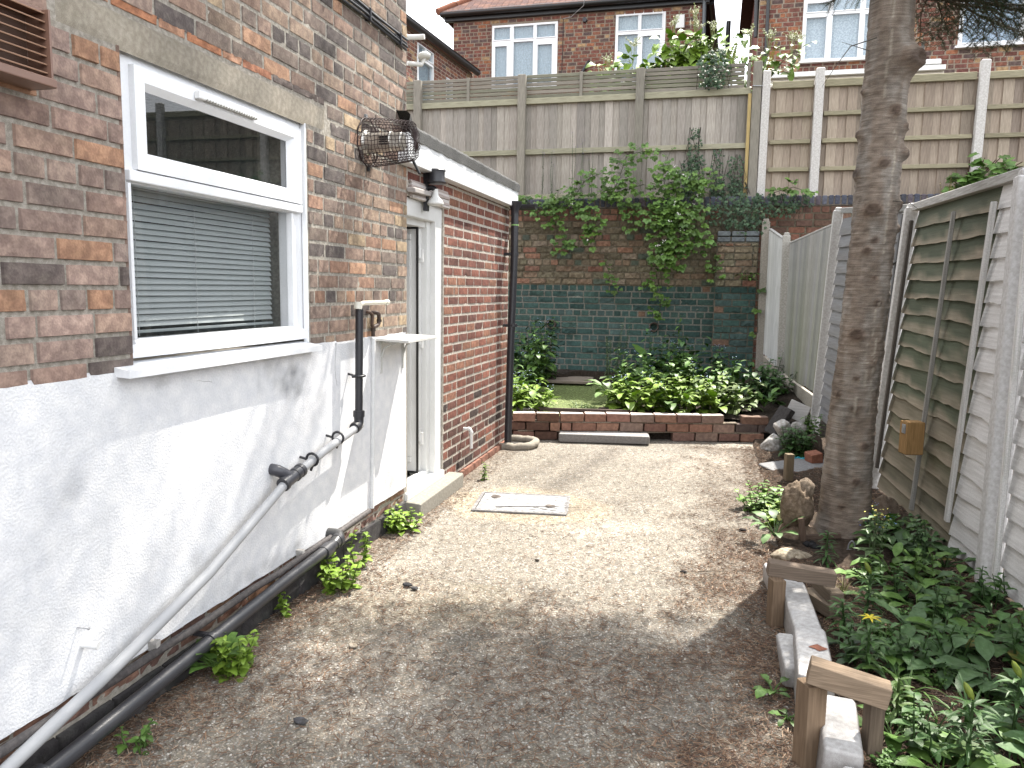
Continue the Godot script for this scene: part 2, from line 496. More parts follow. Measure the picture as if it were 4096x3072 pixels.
# old retaining wall: green paint up to 1.53 m, mossy eroded brick above, red courses under the coping
func col_retain(a: float, b: float) -> Array:
	if b < 1.53:
		var g: Color = pick([Color(0.062, 0.118, 0.102), Color(0.072, 0.13, 0.110), Color(0.054, 0.104, 0.092), Color(0.080, 0.13, 0.118)])
		var worn := nz.get_noise_2d(a * 8.0, b * 8.0) > 0.05 or b > 1.25
		if worn and rng.randf() < 0.7: return [tint(g, rr(0.7, 0.98)), 0.020, rr(-0.002, 0.012)]
		if rng.randf() < 0.03: return [Color(0.20, 0.13, 0.09), 0.006]
		return [tint(g, rr(0.9, 1.15)), 0.002]
	var c: Color = pick([Color(0.20, 0.165, 0.11), Color(0.24, 0.19, 0.13), Color(0.16, 0.138, 0.092), Color(0.215, 0.155, 0.105), Color(0.185, 0.165, 0.11), Color(0.27, 0.22, 0.16)])
	if rng.randf() < 0.06 or b > 2.45: c = pick([Color(0.26, 0.135, 0.095), Color(0.21, 0.12, 0.085), Color(0.29, 0.165, 0.11)])
	elif rng.randf() < 0.08: c = Color(0.10, 0.12, 0.09)
	return [tint(c, rr(0.85, 1.15)), 0.024 if b < 2.45 else 0.006, rr(0.0, 0.020)]

func col_retain_red(_a: float, b: float) -> Array:
	var c: Color = pick([Color(0.20, 0.105, 0.075), Color(0.25, 0.12, 0.08), Color(0.155, 0.095, 0.07), Color(0.22, 0.14, 0.10)])
	return [tint(c, rr(0.85, 1.15)), 0.022 if b < 2.45 else 0.004, rr(0.0, 0.016)]

# window in a wall plane: list of panes [u0,u1,v0,v1]; frame bars between; returns node under parent
func far_window(parent: Node, o: Vector3, u: Vector3, n: Vector3, w0: float, w1: float, v0: float, v1: float, panes: Array, blind: Color, glass_k := 1.0) -> Node3D:
	var win := put("window", MB.new().done() if false else frame_mesh(o, u, n, w0, w1, v0, v1, panes), M.plastic, parent)
	for p in panes:
		var g := MB.new()
		var a: Vector3 = o + u * (p[0] + 0.0) - n * 0.035
		g.face(a + Vector3.UP * p[2], a + u * (p[1] - p[0]) + Vector3.UP * p[2], a + u * (p[1] - p[0]) + Vector3.UP * p[3], a + Vector3.UP * p[3], n)
		put("pane", g, M.glass_far, win)
	# net curtain or blind hanging behind the panes
	var c := MB.new()
	var m := int((w1 - w0) / 0.035)
	var ids := []
	for i in m + 1:
		var x := w0 + (w1 - w0) * i / m
		var dz := 0.018 * sin(i * 1.7) + 0.008 * sin(i * 0.6)
		ids.append([c.vert(o + u * x + Vector3.UP * (v0 + 0.03) - n * (0.13 + dz), (n + u * cos(i * 1.7) * 0.35).normalized(), blind), c.vert(o + u * x + Vector3.UP * (v1 - 0.02) - n * (0.13 + dz), (n + u * cos(i * 1.7) * 0.35).normalized(), blind)])
	for i in m: c.quad(ids[i][0], ids[i + 1][0], ids[i + 1][1], ids[i][1])
	put("curtain", c, M.matt, win)
	return win

func frame_mesh(o: Vector3, u: Vector3, n: Vector3, w0: float, w1: float, v0: float, v1: float, panes: Array) -> MB:
	var mb := MB.new()
	wall_body(mb, o - n * 0.01, u, n, w0, w1, v0, v1, panes, 0.06, Color(0.80, 0.81, 0.82))
	# raised beads round each pane
	var bas := Basis(u, Vector3.UP, n)
	for p in panes:
		var b := 0.022
		var cs := [[(p[0] + p[1]) * 0.5, p[2] - b * 0.5, (p[1] - p[0]) * 0.5 + b, b * 0.5], [(p[0] + p[1]) * 0.5, p[3] + b * 0.5, (p[1] - p[0]) * 0.5 + b, b * 0.5], [p[0] - b * 0.5, (p[2] + p[3]) * 0.5, b * 0.5, (p[3] - p[2]) * 0.5], [p[1] + b * 0.5, (p[2] + p[3]) * 0.5, b * 0.5, (p[3] - p[2]) * 0.5]]
		for c in cs: mb.box(o + u * c[0] + Vector3.UP * c[1] - n * 0.003, Vector3(c[2], c[3], 0.012), bas, Color(0.82, 0.83, 0.84), 0.004)
	return mb

# ---------- the house on the left ----------
func build_house():
	var h := thing("brick_house", "old brown brick house with white rendered lower wall and white framed window", "house", Vector3(0, 0, 0))
	var o := Vector3(WX, 0, 1.6); var u := Vector3(0, 0, -1); var n := Vector3(1, 0, 0)
	# openings in wall coordinates (a = 1.6 - z)
	var win := [3.795, 4.975, 1.205, 2.236]
	var lin := [3.52, 5.175, 2.236, 2.345]
	var flue := [5.575, 5.70, 2.20, 2.325]
	var ctop := 2.345
	var body := MB.new()
	wall_body(body, o, u, n, 0.0, 6.2, -0.1, 5.4, [win], 0.26, Color(0.44, 0.41, 0.355))
	put("mortar", body, M.mortar, h)
	lay_bricks(h, {o = o, u = u, n = n, u0 = 1.3, u1 = 6.2, v0 = 1.162, v1 = 4.7, gauge = 0.0755, len = 0.2206, joint = 0.011, holes = [[3.795, 4.975, 1.14, 2.236], lin, [3.52, 5.175, 2.30, 2.39]], proud = 0.003, max = 300, fine = true, headers = 5, half = 0.05, colour = col_house, mat = M.brick})
	# thin course of cut orange brick over the lintel
	var x := 3.6
	while x < 5.1:
		var l := rr(0.13, 0.24)
		var mb := MB.new()
		brick_piece(mb, o + u * x + Vector3.UP * 2.350, u, Vector3.UP, n, min(l, 5.16 - x) - 0.008, 0.036, 0.004, pick([Color(0.43, 0.20, 0.11), Color(0.40, 0.23, 0.15), Color(0.16, 0.13, 0.115), Color(0.38, 0.18, 0.11)]), 0.006, true)
		put("brick", mb, M.brick, h)
		x += l
	# lintel of rough concrete
	var lt := MB.new()
	var lc := []
	for i in 34:
		var row := []
		for j in 6:
			var q := o + u * (3.53 + 1.64 * i / 33.0) + Vector3.UP * (2.224 + 0.118 * j / 5.0)
			var d := 0.010 + nz.get_noise_3dv(q * 22.0) * 0.006 + nz.get_noise_3dv(q * 90.0) * 0.002
			if i == 0 or i == 33 or j == 0 or j == 5: d = -0.005
			if j == 5: q.y += nz.get_noise_1d(i * 9.0) * 0.006
			row.append(lt.vert(q + n * d, n, tint(Color(0.36, 0.325, 0.265), 1.0 + nz.get_noise_3dv(q * 12.0) * 0.25)))
		lc.append(row)
	for i in 33:
		for j in 5: lt.quad(lc[i][j], lc[i + 1][j], lc[i + 1][j + 1], lc[i][j + 1])
	put("lintel", lt, M.concrete, h)
	# painted jamb bead of brown mortar left of the window
	var bead := MB.new()
	bead.box(Vector3(WX - 0.012, 1.72, -2.188), Vector3(0.014, 0.52, 0.012), Basis(), Color(0.27, 0.19, 0.155), 0.006, 0.002, rng)
	put("jamb_bead", bead, M.mortar, h)
	# white painted render with fine stipple; grime is where the photograph shows it
	var rd := MB.new()
	var grime := [[-3.05, 1.08, 0.14, 0.08, 0.40], [-3.22, 1.02, 0.09, 0.07, 0.38], [-2.30, 1.14, 0.05, 0.03, 0.4], [-2.36, 0.50, 0.04, 0.03, 0.30], [-2.46, 0.41, 0.03, 0.05, 0.25], [-3.35, 0.85, 0.15, 0.12, 0.16], [-2.86, 0.24, 0.5, 0.04, 0.25], [-3.5, 0.24, 0.5, 0.035, 0.30], [-4.3, 0.30, 0.2, 0.10, 0.28], [-2.0, 0.5, 0.4, 0.3, 0.10], [-1.85, 0.86, 0.12, 0.07, 0.15], [-3.66, 0.62, 0.12, 0.22, 0.14]]
	var ids := []
	var nu := 248; var nv := 42
	for i in nu + 1:
		var row := []
		for j in nv + 1:
			var z := 1.6 - 6.148 * i / nu
			var y := 0.206 + 0.993 * j / nv
			var p := Vector3(WX + 0.014, y, z)
			var k := 1.0
			for g in grime:
				var d: float = pow((z - g[0]) / g[2], 2.0) + pow((y - g[1]) / g[3], 2.0)
				if d < 3.0:
					var s: float = nz.get_noise_3dv(p * 55.0) * 0.7 + nz.get_noise_3dv(p * 16.0) * 0.7 + 0.55 - d * 0.45
					k -= clamp(s, 0.0, 1.0) * g[4]
			k = clamp(k, 0.3, 1.0) * (0.985 + nz.get_noise_3dv(p * 7.0) * 0.03)
			p.x += nz.get_noise_3dv(p * 2.5) * 0.004 + nz.get_noise_3dv(p * 9.0) * 0.0012
			if j == nv: p.x = WX + 0.002
			if j == 0: p.y += nz.get_noise_1d(z * 30.0) * 0.006
			row.append(rd.vert(p, n, Color(0.74 * k, 0.74 * k, 0.745 * k)))
		ids.append(row)
	for i in nu:
		for j in nv: rd.quad(ids[i][j], ids[i + 1][j], ids[i + 1][j + 1], ids[i][j + 1])
	# bottom lip and the end by the door
	for i in nu:
		var a: Vector3 = rd.v[ids[i][0]]; var b: Vector3 = rd.v[ids[i + 1][0]]
		rd.face(a, b, Vector3(WX - 0.01, b.y, b.z), Vector3(WX - 0.01, a.y, a.z), Vector3.DOWN, Color(0.74, 0.74, 0.74))
	rd.face(Vector3(WX + 0.014, 0.206, -4.548), Vector3(WX + 0.014, 1.199, -4.548), Vector3(WX - 0.02, 1.199, -4.548), Vector3(WX - 0.02, 0.206, -4.548), Vector3(0, 0, -1), Color(0.72, 0.72, 0.72))
	var coat := put("render_coat", rd, M.render_paint, h)
	for pth in [[Vector3(0, 0.518, -1.655), Vector3(0, 0.457, -1.693), Vector3(0, 0.383, -1.718), Vector3(0, 0.335, -1.726)], [Vector3(0, 0.325, -1.677), Vector3(0, 0.26, -1.668), Vector3(0, 0.209, -1.672)], [Vector3(0, 1.19, -3.62), Vector3(0, 1.05, -3.60), Vector3(0, 0.95, -3.63)], [Vector3(0, 1.12, -2.50), Vector3(0, 1.10, -2.62)]]:
		var ck := MB.new()
		var pts := []
		for i in pth.size() - 1:
			for q in 5: pts.append((pth[i] as Vector3).lerp(pth[i + 1], q / 5.0) + Vector3(WX + 0.0142, rr(-0.002, 0.002), rr(-0.003, 0.003)))
		ck.tube(pts, 0.0009, 4, Color(0.16, 0.16, 0.16), false)
		put("hairline_crack", ck, M.matt, coat)
	# plinth: two courses of worn brick over dark coated blocks
	lay_bricks(h, {o = o, u = u, n = n, u0 = 0.8, u1 = 6.14, v0 = 0.112, v1 = 0.205, gauge = 0.0465, len = 0.2206, joint = 0.008, holes = [], proud = 0.003, max = 60, fine = true, colour = func(_a, _b): return [tint(pick([Color(0.22, 0.12, 0.085), Color(0.26, 0.15, 0.11), Color(0.17, 0.10, 0.08), Color(0.29, 0.17, 0.11)]), rr(0.8, 1.1)), 0.012], mat = M.brick})
	lay_bricks(h, {o = o + n * 0.016, u = u, n = n, u0 = 0.8, u1 = 6.14, v0 = -0.02, v1 = 0.11, gauge = 0.13, len = 0.235, joint = 0.008, holes = [], proud = 0.008, max = 40, fine = true, colour = func(_a, _b): return [tint(Color(0.055, 0.052, 0.050), rr(0.75, 1.3)), 0.005], mat = M.brick})
	# shell behind: end wall, other walls, ceiling and floor close the room
	var sh := MB.new()
	var sc := Color(0.25, 0.2, 0.17)
	sh.bx(Vector3(WX - 5.2, -0.1, -4.6), Vector3(WX - 0.26, 5.4, -4.35), sc)
	sh.bx(Vector3(WX - 5.2, -0.1, 1.36), Vector3(WX - 0.26, 5.4, 1.6), sc)
	sh.bx(Vector3(WX - 5.45, -0.1, -4.6), Vector3(WX - 5.2, 5.4, 1.6), sc)
	put("outer_walls", sh, M.brick, h)
	var rm := MB.new()
	rm.bx(Vector3(WX - 5.2, 2.5, -4.35), Vector3(WX - 0.26, 2.62, 1.36), Color(0.5, 0.5, 0.48))
	rm.bx(Vector3(WX - 5.2, -0.1, -4.35), Vector3(WX - 0.26, 0.3, 1.36), Color(0.28, 0.24, 0.20))
	rm.bx(Vector3(WX - 2.3, 0.3, -4.35), Vector3(WX - 2.2, 2.5, 1.36), Color(0.45, 0.45, 0.44))
	put("room", rm, M.matt, h)
	var rf := MB.new()
	rf.bx(Vector3(WX - 5.7, 5.4, -4.9), Vector3(WX + 0.3, 5.55, 1.9), Color(0.09, 0.07, 0.065))
	put("roof", rf, M.matt, h)
	build_window(h)

func build_window(h: Node):
	var n := Vector3(1, 0, 0)
	var white := Color(0.76, 0.77, 0.79)
	var w := put("window", window_frame(white), M.plastic, h)
	var X := -1.915
	# opening top light: deep sloping sash bars with mitred corners
	var sash := MB.new()
	var z0 := -2.262; var z1 := -3.335; var y0 := 1.858; var y1 := 2.198
	var gz0 := -2.328; var gz1 := -3.262; var gy0 := 1.925; var gy1 := 2.132
	var xo := X + 0.022; var xi := X + 0.004
	var op := [Vector3(xo, y0, z0), Vector3(xo, y0, z1), Vector3(xo, y1, z1), Vector3(xo, y1, z0)]
	var md := [Vector3(xo, gy0 - 0.018, gz0 + 0.018), Vector3(xo, gy0 - 0.018, gz1 - 0.018), Vector3(xo, gy1 + 0.018, gz1 - 0.018), Vector3(xo, gy1 + 0.018, gz0 + 0.018)]
	var ip := [Vector3(xi - 0.02, gy0, gz0), Vector3(xi - 0.02, gy0, gz1), Vector3(xi - 0.02, gy1, gz1), Vector3(xi - 0.02, gy1, gz0)]
	var bk := [Vector3(X - 0.01, y0, z0), Vector3(X - 0.01, y0, z1), Vector3(X - 0.01, y1, z1), Vector3(X - 0.01, y1, z0)]
	var out := [Vector3(0, -1, 0), Vector3(0, 0, -1), Vector3(0, 1, 0), Vector3(0, 0, 1)]
	for k in 4:
		var j := (k + 1) % 4
		sash.face(op[k], op[j], md[j], md[k], n, white)
		sash.face(md[k], md[j], ip[j], ip[k], (n - out[k] * 0.8).normalized(), white)
		sash.face(op[k], op[j], bk[j], bk[k], out[k], white)
	put("sash", sash, M.plastic, w)
	var gs := MB.new()
	for k in 4:
		var j := (k + 1) % 4
		var a: Vector3 = ip[k]; var b: Vector3 = ip[j]
		var ca := a + (Vector3(0, (gy0 + gy1) * 0.5, (gz0 + gz1) * 0.5) - Vector3(0, a.y, a.z)).normalized() * 0.007
		var cb := b + (Vector3(0, (gy0 + gy1) * 0.5, (gz0 + gz1) * 0.5) - Vector3(0, b.y, b.z)).normalized() * 0.007
		gs.face(a + n * 0.001, b + n * 0.001, cb + n * 0.001, ca + n * 0.001, n, Color(0.02, 0.02, 0.02))
	put("gasket", gs, M.black, w)
	# trickle vent on the sash head
	var tv := MB.new()
	tv.box(Vector3(xo + 0.010, 2.172, -2.775), Vector3(0.011, 0.012, 0.185), Basis().rotated(Vector3(0, 0, 1), 0.0), Color(0.78, 0.78, 0.77), 0.006)
	tv.box(Vector3(xo + 0.012, 2.172, -2.588), Vector3(0.014, 0.016, 0.02), Basis(), Color(0.72, 0.72, 0.71), 0.006)
	var vent := put("trickle_vent", tv, M.plastic, w)
	var gr := MB.new()
	for i in 20: gr.box(Vector3(xo + 0.0125, 2.1625, -2.62 - i * 0.017), Vector3(0.0095, 0.004, 0.003), Basis(), Color(0.35, 0.34, 0.30), 0.0005)
	put("grille", gr, M.plastic, vent)
	var p1 := MB.new()
	p1.face(Vector3(xi - 0.018, gy0, gz0), Vector3(xi - 0.018, gy0, gz1), Vector3(xi - 0.018, gy1, gz1), Vector3(xi - 0.018, gy1, gz0), n)
	put("pane", p1, M.glass, w)
	var p2 := MB.new()
	p2.face(Vector3(X - 0.02, 1.288, -2.236), Vector3(X - 0.02, 1.288, -3.262), Vector3(X - 0.02, 1.812, -3.262), Vector3(X - 0.02, 1.812, -2.236), n)
	put("pane", p2, M.glass, w)
	# sill board with a drip edge
	var sb := MB.new()
	var sill := [Vector3(-1.93, 1.214, -2.1), Vector3(-1.822, 1.196, -2.1), Vector3(-1.822, 1.172, -2.1), Vector3(-1.93, 1.178, -2.1)]
	var e := Vector3(0, 0, -1.276)
	sb.face(sill[0], sill[1], sill[1] + e, sill[0] + e, Vector3(0.16, 0.98, 0).normalized(), white)
	sb.face(sill[1], sill[2], sill[2] + e, sill[1] + e, n, white)
	sb.face(sill[2], sill[3], sill[3] + e, sill[2] + e, Vector3.DOWN, white)
	sb.face(sill[0], sill[1], sill[2], sill[3], Vector3(0, 0, 1), white)
	sb.face(sill[0] + e, sill[1] + e, sill[2] + e, sill[3] + e, Vector3(0, 0, -1), white)
	put("sill", sb, M.plastic, w)
	# venetian blind hanging inside the fixed light
	var bl := thing("venetian_blind", "grey slatted venetian blind hanging behind the lower window pane", "blind", Vector3(-2.02, 1.30, -2.75))
	for i in 22:
		var s := MB.new()
		var y := 0.50 - i * 0.0222
		var sag := 0.002 * sin(i * 2.1)
		var prev := []
		for k in 5:
			var t := k / 4.0 - 0.5
			var dx := t * 0.012; var dy := -t * 0.0215 + 0.0025 * (1.0 - 4.0 * t * t)
			var row := [s.vert(Vector3(dx, y + dy + sag, 0.505), Vector3(0.8, 0.6, 0), Color(0.46, 0.50, 0.50)), s.vert(Vector3(dx, y + dy - sag, -0.505), Vector3(0.8, 0.6, 0), Color(0.46, 0.50, 0.50))]
			if k > 0: s.quad(prev[0], prev[1], row[1], row[0])
			prev = row
		put("slat", s, M.plastic, bl)
	var cord := MB.new()
	for z in [-0.35, 0.05, 0.38]: cord.tube([Vector3(0.012, -0.01, z), Vector3(0.012, 0.51, z)], 0.0012, 5, Color(0.5, 0.52, 0.52))
	put("ladder_cord", cord, M.plain, bl)
	var hr := MB.new()
	hr.box(Vector3(0, 0.525, 0), Vector3(0.015, 0.014, 0.51), Basis(), Color(0.4, 0.43, 0.44))
	hr.box(Vector3(0, 0.005, 0), Vector3(0.011, 0.006, 0.505), Basis(), Color(0.36, 0.40, 0.41))
	put("rail", hr, M.plastic, bl)

func window_frame(white: Color) -> MB:
	var mb := MB.new()
	var o := Vector3(-1.915, 0, 0); var u := Vector3(0, 0, -1); var n := Vector3(1, 0, 0)
	wall_body(mb, o, u, n, 2.197, 3.373, 1.224, 2.234, [[2.240, 3.262, 1.288, 1.812], [2.30, 3.29, 1.90, 2.15]], 0.06, white)
	# sloped glazing bead under and beside the fixed pane, rounded transom
	var bas := Basis()
	mb.box(Vector3(-1.918, 1.275, -2.75), Vector3(0.016, 0.013, 0.524), Basis(Vector3(0, 0, 1), 0.4), white, 0.004)
	mb.box(Vector3(-1.918, 1.55, -3.268), Vector3(0.014, 0.262, 0.008), bas, white, 0.003)
	mb.box(Vector3(-1.918, 1.55, -2.233), Vector3(0.014, 0.262, 0.008), bas, white, 0.003)
	mb.box(Vector3(-1.912, 1.836, -2.785), Vector3(0.018, 0.02, 0.56), bas, white, 0.006)
	mb.box(Vector3(-1.910, 1.25, -2.785), Vector3(0.012, 0.024, 0.585), bas, white, 0.004)
	# edge of the frame standing in the reveal
	mb.box(Vector3(-1.900, 1.72, -3.366), Vector3(0.012, 0.512, 0.006), bas, white, 0.002)
	return mb

# ---------- lean-to extension with the back door ----------
func build_extension():
	var h := thing("house_extension", "low red brick extension with flat felt roof, white fascia and open back door", "extension")
	var o := Vector3(WX, 0, -4.6); var u := Vector3(0, 0, -1); var n := Vector3(1, 0, 0)
	var door := [-0.1, 0.685, 0.0, 2.05]
	var body := MB.new()
	wall_body(body, o, u, n, 0.0, 2.483, -0.1, 2.42, [door], 0.24, Color(0.62, 0.57, 0.50))
	put("mortar", body, M.mortar, h)
	lay_bricks(h, {o = o, u = u, n = n, u0 = 0.005, u1 = 2.48, v0 = -0.005, v1 = 2.25, gauge = 0.0713, len = 0.2206, joint = 0.0135, holes = [door, [-0.1, 0.80, 2.03, 2.155]], proud = 0.0035, jit = 0.0008, max = 300, fine = true, half = 0.03, colour = col_ext, mat = M.brick})
	# bottom course steps out
	lay_bricks(h, {o = o + n * 0.02, u = u, n = n, u0 = 0.72, u1 = 2.48, v0 = -0.02, v1 = 0.068, gauge = 0.074, len = 0.2206, joint = 0.010, holes = [], proud = 0.012, max = 20, fine = true, colour = func(_a, _b): return [tint(Color(0.30, 0.15, 0.105), rr(0.8, 1.2)), 0.004], mat = M.brick})
	# gable end and the return walls
	var e := MB.new()
	e.bx(Vector3(WX - 2.6, -0.1, -7.083), Vector3(WX - 0.24, 2.42, -6.85), Color(0.25, 0.1, 0.07))
	e.bx(Vector3(WX - 2.84, -0.1, -7.083), Vector3(WX - 2.6, 2.42, -4.6), Color(0.25, 0.1, 0.07))
	put("outer_walls", e, M.brick, h)
	var fl := MB.new()
	fl.bx(Vector3(WX - 2.6, -0.1, -6.85), Vector3(WX - 0.24, 0.14, -4.6), Color(0.24, 0.22, 0.20))
	put("floor", fl, M.matt, h)
	# painted timber and plaster left over the door
	var tl := MB.new()
	for i in 6:
		tl.box(Vector3(WX + 0.006 + rr(0, 0.006), 2.048 + i * 0.019, -4.98 + rr(-0.02, 0.02)), Vector3(0.012, 0.011, 0.36 + rr(-0.02, 0.02)), Basis(Vector3(1, 0, 0), rr(-0.006, 0.006)), pick([Color(0.60, 0.56, 0.53), Color(0.42, 0.36, 0.33), Color(0.62, 0.58, 0.56), Color(0.5, 0.45, 0.43)]), 0.003, 0.004, rng)
	tl.box(Vector3(WX + 0.03, 2.085, -4.80), Vector3(0.028, 0.014, 0.20), Basis(Vector3(1, 0, 0), 0.03), Color(0.44, 0.41, 0.39), 0.006, 0.004, rng)
	put("timber_lintel", tl, M.paint_along, h)
	# door frame
	var white := Color(0.66, 0.66, 0.65)
	var fr := MB.new()
	fr.bx(Vector3(WX - 0.075, 0.15, -5.282), Vector3(WX - 0.012, 2.046, -5.15), white, 0.006)
	fr.bx(Vector3(WX - 0.12, 0.15, -5.16), Vector3(WX - 0.05, 1.95, -5.09), white, 0.006)
	fr.bx(Vector3(WX - 0.17, 0.15, -5.10), Vector3(WX - 0.09, 1.92, -5.055), white, 0.006)
	fr.bx(Vector3(WX - 0.075, 1.93, -5.16), Vector3(WX - 0.014, 2.046, -4.60), white, 0.006)
	fr.bx(Vector3(WX - 0.15, 1.885, -5.10), Vector3(WX - 0.065, 1.95, -4.60), white, 0.006)
	fr.bx(Vector3(WX - 0.15, 0.15, -4.64), Vector3(WX - 0.03, 1.93, -4.585), white, 0.004)
	put("door_frame", fr, M.plastic, h)
	var cill := MB.new()
	cill.bx(Vector3(WX - 0.16, 0.10, -5.275), Vector3(WX + 0.02, 0.155, -4.56), white, 0.008)
	cill.bx(Vector3(WX - 0.10, 0.155, -5.15), Vector3(WX - 0.05, 0.185, -4.6), white, 0.008)
	put("door_sill", cill, M.plastic, h)
	# door leaf swung inward from the far jamb
	var dl := MB.new()
	dl.bx(Vector3(WX - 0.83, 0.19, -5.050), Vector3(WX - 0.088, 1.88, -4.995), white, 0.005)
	var d := put("door", dl, M.plastic, h)
	var dp := MB.new()
	for b in [[0.26, 0.30, 0.0], [1.80, 1.84, 0.0]]: dp.bx(Vector3(WX - 0.77, b[0], -5.0), Vector3(WX - 0.13, b[1], -4.98), white, 0.006)
	for b in [WX - 0.77, WX - 0.17]: dp.bx(Vector3(b, 0.30, -5.0), Vector3(b + 0.04, 1.80, -4.98), white, 0.006)
	put("moulding", dp, M.plastic, d)
	var gk := MB.new()
	gk.bx(Vector3(WX - 0.090, 0.19, -5.0), Vector3(WX - 0.076, 1.885, -4.985), Color(0.012, 0.012, 0.013), 0.002)
	gk.bx(Vector3(WX - 0.83, 1.872, -5.0), Vector3(WX - 0.078, 1.888, -4.987), Color(0.012, 0.012, 0.013), 0.002)
	gk.bx(Vector3(WX - 0.83, 0.185, -5.0), Vector3(WX - 0.078, 0.198, -4.987), Color(0.012, 0.012, 0.013), 0.002)
	put("gasket", gk, M.black, d)
	for y in [0.45, 1.13, 1.72]:
		var hg := MB.new()
		hg.tube([Vector3(WX - 0.085, y - 0.045, -5.03), Vector3(WX - 0.085, y + 0.045, -5.03)], 0.012, 10, white)
		hg.bx(Vector3(WX - 0.10, y - 0.07, -5.05), Vector3(WX - 0.06, y + 0.02, -5.035), white, 0.003)
		put("hinge", hg, M.plastic, d)
	# fascia, soffit line and roof edge
	var fa := MB.new()
	fa.bx(Vector3(WX - 0.02, 2.222, -7.12), Vector3(WX + 0.075, 2.40, -4.46), Color(0.74, 0.75, 0.76), 0.006)
	put("fascia", fa, M.plastic, h)
	var ft := MB.new()
	var pts := []
	var ids := []
	for i in 60:
		var z := -4.44 - 2.70 * i / 59.0
		var rise: float = 0.07 * pow(clamp((z + 4.54) / 0.10, 0, 1), 2.0)
		var row := []
		for k in 5:
			var prof := [Vector2(0.082, 2.365), Vector2(0.092, 2.425), Vector2(0.070, 2.452), Vector2(-0.10, 2.46), Vector2(-1.2, 2.47)]
			var q: Vector2 = prof[k]
			row.append(ft.vert(Vector3(WX + q.x + nz.get_noise_2d(z * 60, k * 9.0) * 0.008, q.y + rise + nz.get_noise_2d(z * 50.0, k * 20.0) * 0.008, z), (Vector3(1, 0.1, 0) if k < 2 else Vector3(0.1, 1, 0)).normalized(), tint(Color(0.26, 0.26, 0.255), 1.0 + nz.get_noise_2d(z * 20, 3.0) * 0.4)))
		ids.append(row)
	for i in 59:
		for k in 4: ft.quad(ids[i][k], ids[i + 1][k], ids[i + 1][k + 1], ids[i][k + 1])
	ft.bx(Vector3(WX - 2.9, 2.40, -7.14), Vector3(WX + 0.07, 2.44, -4.605), Color(0.16, 0.16, 0.16))
	put("felt_roof", ft, M.felt, h)
	# door step
	var stp := MB.new()
	stp.box(Vector3(WX + 0.055, 0.045, -4.985), Vector3(0.062, 0.058, 0.44), Basis(), Color(0.31, 0.295, 0.255), 0.012, 0.006, rng)
	put("doorstep", stp, M.concrete, h)

